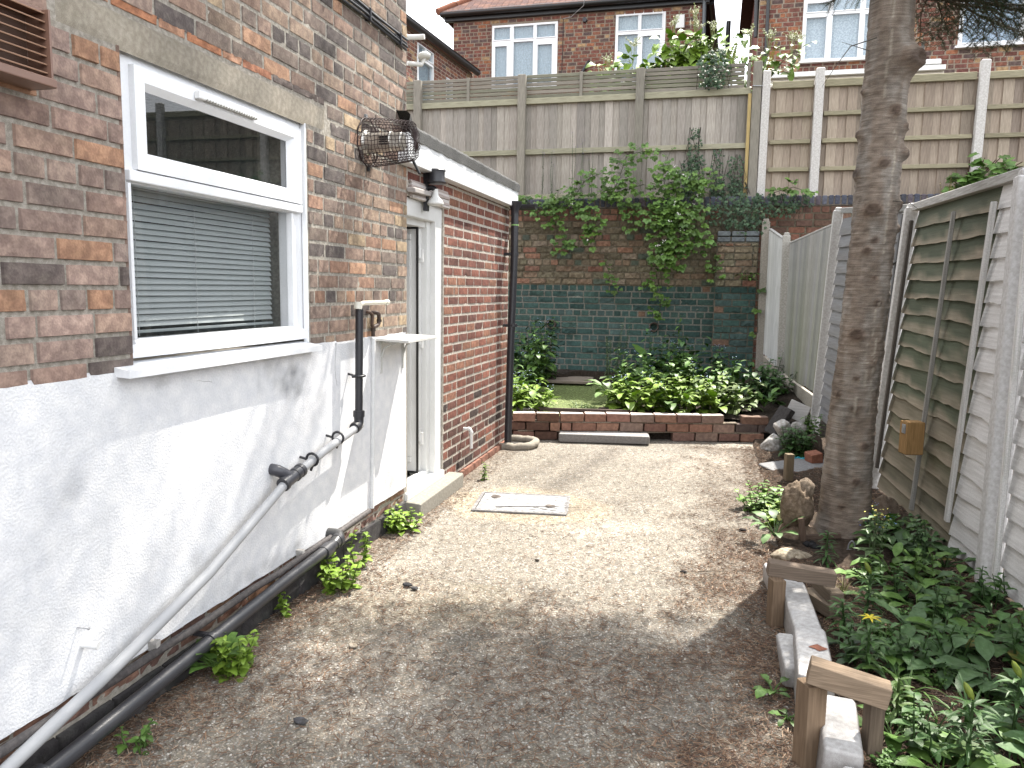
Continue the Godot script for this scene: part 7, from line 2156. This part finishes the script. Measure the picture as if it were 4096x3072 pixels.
	# --- raised bed behind the low wall ---
	var back := [[-2.05, -7.75, 0.36, 12, BRIGHT], [-1.85, -8.0, 0.30, 12, BRIGHT], [-1.78, -7.72, 0.26, 10, BRIGHT], [-2.15, -8.4, 0.45, 10, MID], [-2.1, -9.2, 0.62, 12, MID], [-2.35, -9.6, 0.70, 12, DARK], [-2.2, -10.1, 0.72, 12, DARK], [-0.95, -8.35, 0.34, 12, BRIGHT], [-0.75, -8.15, 0.33, 12, BRIGHT], [-0.55, -8.30, 0.36, 12, BRIGHT], [-0.35, -8.25, 0.33, 12, BRIGHT], [-0.12, -8.30, 0.36, 12, BRIGHT], [0.08, -8.35, 0.33, 12, Color(0.15, 0.21, 0.06)], [0.28, -8.45, 0.34, 12, Color(0.15, 0.20, 0.07)], [-0.85, -9.0, 0.5, 11, MID], [-0.5, -9.1, 0.48, 11, MID], [-0.15, -9.0, 0.44, 11, MID], [0.2, -9.05, 0.42, 11, MID], [-0.7, -9.8, 0.66, 10, DARK], [-0.3, -9.8, 0.6, 10, DARK], [0.1, -9.8, 0.5, 10, DARK], [0.45, -9.3, 0.4, 9, DARK], [0.55, -8.9, 0.36, 8, DARK], [0.62, -9.9, 0.42, 8, DARK]]
	for b in back:
		var lb := "sunlit comfrey clump right behind the low brick wall"
		if b[0] < -1.7 and b[1] > -8.6: lb = "sunlit comfrey clump between the pond and the black downpipe"
		elif b[0] < -1.7: lb = "tall shaded comfrey clump left of the pond against the green wall"
		elif b[0] > 0.4: lb = "dark comfrey clump beside the upright board fence panels"
		elif b[1] < -9.5: lb = "tall dark comfrey clump at the foot of the green wall"
		elif b[1] < -8.7: lb = "comfrey clump in the middle of the raised bed"
		leafy("comfrey", lb, Vector3(b[0], 0.22 + clamp((-8.0 - b[1]) * 0.05, 0.0, 0.14), b[1]), b[3], b[2], 0.24, 0.175, 0.48, b[4], OVATE, Color(0.42, 0.52, 0.72), lb.replace("clump", "clumps"))
	for b in [[-1.75, -7.70, 0.18, BRIGHT], [-2.0, -7.65, 0.16, BRIGHT], [-1.05, -8.45, 0.22, Color(0.13, 0.20, 0.07)], [-0.85, -8.1, 0.20, BRIGHT], [-0.62, -8.05, 0.18, BRIGHT], [-0.42, -8.08, 0.20, MID], [-0.2, -8.12, 0.2, BRIGHT], [0.05, -8.2, 0.19, BRIGHT], [0.25, -8.28, 0.18, Color(0.15, 0.20, 0.09)], [-0.95, -9.2, 0.24, MID], [-0.55, -9.5, 0.26, MID], [-0.2, -9.4, 0.24, DARK], [-1.0, -8.85, 0.22, Color(0.12, 0.17, 0.08)], [0.55, -8.55, 0.18, MID], [-0.75, -10.3, 0.3, MID], [-0.45, -10.2, 0.3, MID], [-2.3, -8.9, 0.24, MID], [0.1, -9.6, 0.24, DARK]]:
		var lb := "broad leaved dock plant just behind the low brick wall"
		if b[0] < -1.7: lb = "broad leaved dock plant left of the pond"
		elif b[0] < -0.9: lb = "broad leaved dock plant hanging over the pond edge"
		elif b[1] < -10.0: lb = "large dock plant at the foot of the green wall"
		elif b[1] < -9.0: lb = "broad leaved dock plant in the middle of the raised bed"
		rosette(lb, Vector3(b[0], 0.25 + clamp((-8.0 - b[1]) * 0.05, 0.0, 0.14), b[1]), 11, b[2], 0.45, b[3], OVATE, 1.4, lb.replace("plant", "plants"), "dock_plant")
	leafy("willowherb", "tall pointed dock spire growing against the green wall", Vector3(-0.50, 0.3, -10.35), 4, 0.85, 0.10, 0.13, 0.3, MID, LANCE)
	leafy("willowherb", "tall leafy spire at the left of the green wall", Vector3(-2.35, 0.3, -10.2), 5, 0.80, 0.16, 0.12, 0.3, MID, LANCE)
	leafy("nipplewort", "thin wispy weed stems in front of the green wall", Vector3(-1.35, 0.28, -10.4), 9, 0.72, 0.30, 0.05, 0.3, Color(0.11, 0.16, 0.07), LANCE, Color(0.5, 0.5, 0.3))
	straps("grass_tuft", "long grass tuft at the foot of the brick pier", Vector3(0.10, 0.32, -10.45), 18, 0.42, 0.008, Color(0.14, 0.18, 0.08), 1.6)
	leafy("weed_clump", "tiny pale weeds growing on the pond edge beside the low wall", Vector3(-1.35, 0.22, -8.15), 14, 0.07, 0.22, 0.025, 0.5, Color(0.16, 0.22, 0.08), OVATE)
	leafy("weed_clump", "dark leafy weeds on the soil beneath the grey fence panel", Vector3(0.72, 0.30, -9.3), 16, 0.3, 0.24, 0.10, 0.6, DARK, OVATE)
	# --- on and over the retaining wall ---
	var W := Vector3(0, 0, -10.86)
	shoot("bramble", "bramble with pale shoots hanging over the wall beside the downpipe", [[Vector3(-2.75, 2.75, 0), Vector3(-2.45, 2.6, 0.15), Vector3(-2.3, 2.45, 0.15)], [Vector3(-2.2, 2.8, 0), Vector3(-2.15, 2.5, 0.15), Vector3(-2.05, 2.15, 0.12), Vector3(-2.12, 2.0, 0.1)], [Vector3(-2.4, 2.7, 0), Vector3(-2.0, 2.6, 0.2)]], 0.07, 0.015, 0.14, BRA, Z, "", null, 3, W)
	shoot("bramble", "bramble mass with white flowers climbing the fence boards at mid wall", [[Vector3(-2.0, 2.7, 0), Vector3(-1.8, 2.95, 0.15), Vector3(-1.6, 3.05, 0.1)], [Vector3(-1.85, 2.75, 0), Vector3(-1.7, 2.5, 0.2), Vector3(-1.6, 2.25, 0.15), Vector3(-1.7, 2.1, 0.12)], [Vector3(-1.5, 2.7, 0), Vector3(-1.35, 2.95, 0.1), Vector3(-1.25, 3.3, 0.05), Vector3(-1.0, 3.35, 0)], [Vector3(-1.6, 2.8, 0), Vector3(-1.3, 2.8, 0.18), Vector3(-1.0, 2.9, 0.1)], [Vector3(-1.2, 2.7, 0), Vector3(-1.15, 2.5, 0.12), Vector3(-1.1, 2.35, 0.1)]], 0.07, 0.012, 0.15, BRA, Z, "", Color(0.75, 0.74, 0.70), 3, W)
	shoot("bramble", "largest bramble cascade hanging thickly down the middle of the wall", [[Vector3(-0.7, 2.75, 0), Vector3(-0.75, 3.0, 0.15), Vector3(-0.7, 3.25, 0.1)], [Vector3(-0.85, 2.7, 0.05), Vector3(-0.8, 2.45, 0.25), Vector3(-0.75, 2.1, 0.25), Vector3(-0.72, 1.85, 0.2)], [Vector3(-0.6, 2.75, 0.05), Vector3(-0.5, 2.45, 0.25), Vector3(-0.5, 2.1, 0.25), Vector3(-0.6, 1.8, 0.15)], [Vector3(-0.4, 2.75, 0.05), Vector3(-0.32, 2.5, 0.2), Vector3(-0.3, 2.25, 0.2), Vector3(-0.2, 2.05, 0.15)], [Vector3(-0.75, 2.6, 0.1), Vector3(-0.65, 2.2, 0.3), Vector3(-0.62, 1.95, 0.25)], [Vector3(-0.55, 2.9, 0.05), Vector3(-0.3, 3.0, 0.1), Vector3(-0.1, 2.85, 0.05)]], 0.078, 0.0095, 0.17, BRA, Z, "", Color(0.75, 0.74, 0.70), 3, W)
	shoot("bramble", "thin bramble shoot trailing down onto the green painted wall", [[Vector3(-0.75, 1.95, 0.15), Vector3(-0.72, 1.55, 0.1), Vector3(-0.72, 1.3, 0.08), Vector3(-0.75, 1.08, 0.06)], [Vector3(-0.8, 1.6, 0.08), Vector3(-0.95, 1.45, 0.06)]], 0.068, 0.02, 0.11, BRA, Z, "", null, 3, W)
	shoot("bramble", "small bramble shoot low on the mossy wall left of centre", [[Vector3(-1.5, 1.85, 0.05), Vector3(-1.4, 1.65, 0.08), Vector3(-1.33, 1.45, 0.06)]], 0.065, 0.025, 0.08, BRA, Z, "", null, 3, W)
	shoot("bramble", "bramble shoot with fine leaves beside the pier", [[Vector3(-0.1, 2.0, 0.1), Vector3(-0.05, 1.8, 0.12), Vector3(-0.02, 1.6, 0.2)]], 0.065, 0.022, 0.10, BRA, Z, "", null, 3, W)
	leafy("wall_fern", "small jagged weed rooted in the pier bricks", Vector3(0.37, 1.64, -10.70), 9, 0.10, 0.20, 0.14, 0.25, MID, LANCE, null, "", Vector3(0, 0.02, 0.08))
	shoot("creeper", "thin creeper hanging between pier and white fence panel", [[Vector3(0.52, 1.6, 0.16), Vector3(0.54, 1.2, 0.18), Vector3(0.55, 0.95, 0.2)]], 0.09, 0.14, 0.06, DARK, Z, "", null, 3, W)
	ivy_patch("dense dark ivy hanging over the coping above the pier", Vector3(0.30, 2.55, -10.84), [[-0.15, 0.0, 0.36, 0.22, 0.20], [0.25, 0.05, 0.42, 0.16, 0.18], [0.55, 0.10, 0.30, 0.12, 0.14], [0.05, -0.22, 0.30, 0.14, 0.20]], 850.0, 0.055, Z)
	for q in [[-0.36, 3.35, 0.09, 0.32, "slender ivy strand climbing the grey fence, reaching highest"], [-0.44, 3.0, 0.13, 0.24, "ivy strand spreading low on the grey fence boards"], [-0.06, 3.05, 0.08, 0.33, "ivy strand with purple toadflax in the middle of the grey bay"], [0.17, 3.0, 0.11, 0.30, "ivy strand beside the new yellow batten"]]:
		ivy_patch(q[4], Vector3(q[0], q[1], -11.04), [[0.0, 0.0, q[2], q[3], 0.06], [0.02, -q[3] * 0.6, q[2] * 1.3, q[3] * 0.4, 0.07]], 1300.0, 0.045, Z)
	ivy_patch("dark ivy clump hanging through the trellis slats", Vector3(-0.16, 4.40, -11.04), [[0.0, 0.0, 0.20, 0.24, 0.14]], 1500.0, 0.06, Z)
	# spikes of toadflax
	for q in [[-2.45, 2.76, 0.75], [-2.3, 2.76, 0.7], [-2.0, 2.76, 0.85], [-1.9, 2.76, 0.9], [-1.75, 2.76, 0.8], [-0.08, 2.76, 0.55]]:
		leafy("toadflax", "thin purple toadflax spike standing against the grey fence", Vector3(q[0], q[1], -10.95), 2, q[2], 0.05, 0.045, 0.14, Color(0.10, 0.15, 0.08), LANCE, Color(0.22, 0.14, 0.42), "toadflax spikes on the wall top")
	# shrubs above the trellis
	shoot("knotweed_shrub", "sunlit knotweed shrub with cream blossom above the trellis", [[Vector3(-1.3, 3.9, 0), Vector3(-1.2, 4.4, 0), Vector3(-1.35, 4.75, 0.05)], [Vector3(-1.0, 3.9, 0), Vector3(-0.85, 4.5, 0), Vector3(-0.75, 5.0, 0.05)], [Vector3(-0.7, 3.9, 0), Vector3(-0.6, 4.5, 0.05), Vector3(-0.45, 5.05, 0)], [Vector3(-0.4, 3.9, 0), Vector3(-0.3, 4.5, 0.05), Vector3(-0.2, 4.95, 0)], [Vector3(-1.0, 4.3, 0), Vector3(-0.6, 4.6, 0.1), Vector3(-0.2, 4.6, 0)], [Vector3(-1.5, 4.4, 0), Vector3(-1.75, 4.6, 0)], [Vector3(-1.4, 4.35, 0), Vector3(-0.9, 4.55, 0.05), Vector3(-0.4, 4.5, 0.05), Vector3(0.05, 4.5, 0)], [Vector3(-0.9, 4.6, 0), Vector3(-0.5, 4.85, 0.05), Vector3(-0.15, 4.8, 0)]], 0.15, 0.011, 0.20, BRIGHT, Z, "", null, 1, Vector3(0, 0, -11.65))
	shoot("knotweed_shrub", "loose knotweed shrub reaching over the corner of the fences", [[Vector3(0.0, 3.9, 0), Vector3(0.1, 4.5, 0), Vector3(0.2, 4.95, 0)], [Vector3(0.3, 3.9, 0), Vector3(0.4, 4.5, 0), Vector3(0.55, 4.8, 0.1)], [Vector3(0.5, 4.3, 0), Vector3(0.8, 4.7, 0.1), Vector3(0.95, 4.75, 0.1)]], 0.13, 0.016, 0.18, Color(0.15, 0.22, 0.05), Z, "", null, 1, Vector3(0, 0, -11.7))
	var pl := [[-1.65, 4.75], [-1.30, 4.95], [-0.75, 5.2], [-0.45, 5.3], [-0.42, 5.15], [-0.2, 5.1], [0.55, 4.95], [0.85, 4.9], [0.95, 4.85], [0.30, 5.0], [-1.75, 4.55]]
	for q in pl:
		var t := thing("blossom_plume", "cream blossom plume of the knotweed above the trellis", "blossom", Vector3(q[0], q[1], -11.6), "knotweed plumes")
		var fl := MB.new(); var st := MB.new()
		for k in 6:
			var d := Vector3(rr(-0.12, 0.12), rr(0.0, 0.14), rr(-0.06, 0.06))
			st.tube([Vector3(0, -0.25, 0), d * 0.5, d], 0.003, 4, Color(0.3, 0.32, 0.12), false)
			for j in 14: fl.lobed(d * (j / 14.0) + Vector3(rr(-0.02, 0.02), rr(-0.02, 0.03), rr(-0.02, 0.02)), Vector3(rr(-1, 1), rr(-1, 1), rr(-1, 1)).normalized(), Vector3(rr(-1, 1), 0.3, 1).normalized(), 0.024, [1, 0.6, 1, 0.6, 1, 0.6], tint(Color(0.66, 0.62, 0.48), rr(0.8, 1.1)))
		put("stem", st, M.leaf, t); put("florets", fl, M.leaf, t)
	for q in [[0.02, 4.4, 0.45, "tall yellow green fern frond above the trellis"], [0.55, 4.35, 0.5, "orange tinted fern frond at the fence corner"]]:
		var t := thing("fern_frond", q[3], "fern", Vector3(q[0], q[1], -11.5))
		var lf := MB.new()
		for k in 16:
			var f := k / 16.0
			var p := Vector3(0.10 * f * f, q[2] * f, 0.05 * f)
			for s in [-1, 1]: lf.leaf(p, Vector3(s, 0.35, 0.2).normalized(), Z, (0.14 if q[0] < 0.3 else 0.06) * (1.0 - f * 0.8), 0.03, 0.3, 0.1, LANCE, Color(0.20, 0.24, 0.05) if q[0] < 0.3 else Color(0.30, 0.22, 0.05))
		put("leaflets", lf, M.leaf, t)
	# sycamore saplings and dry seed head on the right
	var sy := thing("sycamore_sapling", "bushy sycamore sapling with broad lobed leaves growing on the coping", "plant", Vector3(2.95, 2.74, -10.92))
	var sl := MB.new(); var ss := MB.new()
	for k in 10:
		var d := Vector3(rr(-0.55, 0.55), rr(0.15, 0.42), rr(0.0, 0.2))
		ss.tube([Vector3(rr(-0.2, 0.2), 0, 0), d * 0.6, d], 0.006, 5, Color(0.12, 0.07, 0.05), false)
		for j in 9:
			var p := d * rr(0.3, 1.0) + Vector3(rr(-0.12, 0.12), rr(-0.1, 0.06), rr(0, 0.12))
			sl.lobed(p, Vector3(rr(-0.8, 0.8), rr(-0.7, 0.2), rr(0.2, 0.8)).normalized(), Vector3(rr(-0.4, 0.4), 0.8, 0.7).normalized(), rr(0.12, 0.20), LOBE, tint(MID, rr(0.7, 1.5)), 0.06)
	put("stems", ss, M.matt, sy); put("foliage", sl, M.leaf, sy)
	leafy("dry_seed_head", "dry straw coloured seed head beside the sycamore sapling", Vector3(2.72, 2.62, -10.78), 8, 0.34, 0.12, 0.035, 0.4, Color(0.40, 0.32, 0.17), LANCE)
	leafy("weed_clump", "grassy weeds on the coping right of the sycamore", Vector3(3.55, 2.74, -10.92), 14, 0.34, 0.25, 0.10, 0.25, MID, LANCE)
	shoot("bramble", "bramble leaves lying along the coping right of the ivy", [[Vector3(0.6, 2.75, 0.05), Vector3(0.9, 2.83, 0.1), Vector3(1.15, 2.74, 0.12)]], 0.10, 0.05, 0.09, Color(0.09, 0.16, 0.04), Z, "", null, 3, W)

# ---------- fallen needles, cones scales and grit ----------
func build_litter():
	var nd := MB.new()
	nd.face(Vector3(-0.0012, 0.0, -0.012), Vector3(0.0012, 0.0, -0.012), Vector3(0.0010, 0.0025, 0.012), Vector3(-0.0010, 0.0025, 0.012), Vector3.UP)
	nd.face(Vector3(0, -0.0006, -0.010), Vector3(0, 0.001, -0.010), Vector3(0, 0.0032, 0.010), Vector3(0, 0.0018, 0.010), Vector3(1, 0, 0))
	var mesh := nd.done()
	var xs := []
	var tries := 0
	while xs.size() < 60000 and tries < 400000:
		tries += 1
		var x := rr(-1.88, 1.35); var z := rr(-7.7, -1.2)
		var d := 0.0
		var edge := 0.42 + nz.get_noise_2d(3.0, z * 6.0) * 0.12
		d = clamp(1.0 - (edge - x) / 0.7 + nz.get_noise_2d(x * 9.0, z * 9.0) * 0.8, 0, 1)
		if x > 0.5: d = 0.5
		if z > -3.7: d = max(d, 0.22 + nz.get_noise_2d(x * 7.0 + 40.0, z * 7.0) * 0.3)
		d = max(d, 0.05)
		if x < -1.66: d = max(d, 0.5)
		if z < -5.2 and x < 0.3: d *= 0.35
		var near: float = clamp(2.2 / max(-z, 1.0), 0.25, 1.0)
		if rng.randf() > d * near: continue
		xs.append([x, z])
	var mm := MultiMesh.new()
	mm.transform_format = MultiMesh.TRANSFORM_3D; mm.use_colors = true
	mm.mesh = mesh; mm.instance_count = xs.size()
	for i in xs.size():
		var p: Array = xs[i]
		var y: float = 0.004 + nz.get_noise_2d(p[0] * 4.0, p[1] * 4.0) * 0.006
		if p[0] > 0.42: y = 0.038 + nz.get_noise_2d(p[0] * 7.0, p[1] * 7.0) * 0.035 + nz.get_noise_2d(p[0] * 30.0, p[1] * 30.0) * 0.016 + max(0.0, p[0] - 0.7) * 0.05
		mm.set_instance_transform(i, Transform3D(Basis.from_euler(Vector3(rr(-0.25, 0.25), rr(0, TAU), rr(-0.6, 0.6))) * rr(0.7, 1.5), Vector3(p[0], y + rr(0, 0.003), p[1])))
		mm.set_instance_color(i, tint(pick([Color(0.17, 0.10, 0.065), Color(0.13, 0.08, 0.055), Color(0.22, 0.14, 0.09), Color(0.10, 0.065, 0.05), Color(0.28, 0.21, 0.15)]), rr(0.8, 1.2)))
	var mi := MultiMeshInstance3D.new(); mi.multimesh = mm; mi.material_override = M.needle
	mi.name = "needle_litter"; mi.set_meta("kind", "stuff"); tag(mi, "brown fallen conifer needles scattered over paving and bed", "litter")
	add_child(mi)
	# pebbles of the exposed aggregate standing proud near the entrance
	var pb := MB.new(); rock(pb, Vector3.ZERO, Vector3(0.006, 0.003, 0.005), Color(1, 1, 1), 3, 6, 4, 2)
	var pm := MultiMesh.new()
	pm.transform_format = MultiMesh.TRANSFORM_3D; pm.use_colors = true
	pm.mesh = pb.done(); pm.instance_count = 26000
	for i in 26000:
		var z := -1.3 - 6.0 * pow(rng.randf(), 1.7); var x := rr(-1.86, 0.55)
		pm.set_instance_transform(i, Transform3D(Basis.from_euler(Vector3(rr(-0.4, 0.4), rr(0, TAU), rr(-0.4, 0.4))) * rr(0.45, 1.15), Vector3(x, nz.get_noise_2d(x * 4.0, z * 4.0) * 0.006 + nz.get_noise_2d(x * 16.0, z * 16.0) * 0.0025, z)))
		pm.set_instance_color(i, tint(pick([Color(0.25, 0.215, 0.175), Color(0.20, 0.175, 0.145), Color(0.31, 0.28, 0.235), Color(0.16, 0.14, 0.12), Color(0.40, 0.37, 0.33), Color(0.22, 0.17, 0.13)]), rr(0.8, 1.15)))
	var pi := MultiMeshInstance3D.new(); pi.multimesh = pm; pi.material_override = M.needle
	pi.name = "pebbles"; pi.set_meta("kind", "stuff"); tag(pi, "small rounded pebbles showing in the worn concrete paving", "gravel")
	add_child(pi)
	# a few dry sticks
	for q in [[-0.03, -3.02, 0.5, 0.10, "short dry stick lying in needle litter beside a pale smear"], [0.22, -3.55, 1.2, 0.14, "curved pale dry stick on the needle litter"], [0.05, -4.1, 0.3, 0.16, "thin twig on sunny needle litter"], [-0.20, -4.45, 1.5, 0.08, "small dark twig on open paving"]]:
		var t := thing("twig", q[4], "twig", Vector3(q[0], 0.01, q[1]))
		var m := MB.new(); m.tube([Vector3(-q[3] * 0.5, 0, 0).rotated(Vector3.UP, q[2]), Vector3(0, 0.008, 0.012), Vector3(q[3] * 0.5, 0, 0).rotated(Vector3.UP, q[2])], [0.003, 0.0028, 0.0015], 5, Color(0.16, 0.115, 0.085))
		put("stem", m, M.matt, t)

func _ready():
	rng.seed = 20240611
	nz.seed = 7; nz.noise_type = FastNoiseLite.TYPE_SIMPLEX_SMOOTH; nz.frequency = 0.2; nz.fractal_type = FastNoiseLite.FRACTAL_FBM; nz.fractal_octaves = 3
	# camera, sky, sun, exposure
	var cam := Camera3D.new()
	cam.name = "camera"
	cam.position = CAM
	cam.rotation_order = EULER_ORDER_YXZ
	cam.rotation = Vector3(deg_to_rad(-7.005), deg_to_rad(14.542), deg_to_rad(0.8686))
	cam.fov = 52.71
	cam.near = 0.05; cam.far = 200.0
	add_child(cam)
	cam.current = true
	cam_basis = cam.basis
	var env := Environment.new()
	var sky := Sky.new()
	var sm := ProceduralSkyMaterial.new()
	sm.sky_top_color = Color(0.94, 0.955, 0.98); sm.sky_horizon_color = Color(0.97, 0.98, 1.0); sm.sky_curve = 0.2
	sm.ground_bottom_color = Color(0.35, 0.33, 0.30); sm.ground_horizon_color = Color(0.9, 0.9, 0.9)
	sm.sky_energy_multiplier = 0.9
	sky.sky_material = sm
	env.background_mode = Environment.BG_SKY
	env.sky = sky
	env.tonemap_mode = Environment.TONE_MAPPER_LINEAR
	env.tonemap_exposure = 4.25
	env.sdfgi_enabled = true; env.ssao_enabled = true; env.ssil_enabled = true
	var we := WorldEnvironment.new(); we.name = "environment"; we.environment = env
	add_child(we)
	var sun := DirectionalLight3D.new()
	sun.name = "sun"
	sun.light_energy = 1.1; sun.light_color = Color(1.0, 0.975, 0.935); sun.light_angular_distance = 0.5; sun.shadow_enabled = true
	sun.look_at_from_position(Vector3.ZERO, Vector3(-0.26, -1.0, 0.55), Vector3.UP)
	add_child(sun)
	make_materials()
	mat("plastic_grey", null, 0.5, 0.0); M.plastic_grey.metallic_specular = 0.4
	mat("soil_green", M.soil.albedo_texture, 0.9, 3.0)
	mat("steel", null, 0.28); M.steel.metallic = 0.8
	mat("iron", M.metal.albedo_texture, 0.6, 4.0)
	build_ground()
	build_house()
	build_extension()
	build_retaining_wall()
	build_far_houses()
	build_low_wall()
	build_back_fences()
	build_side_fences()
	build_fittings()
	build_yard_bits()
	build_tree()
	build_stones()
	build_edging()
	build_plants()
	build_litter()
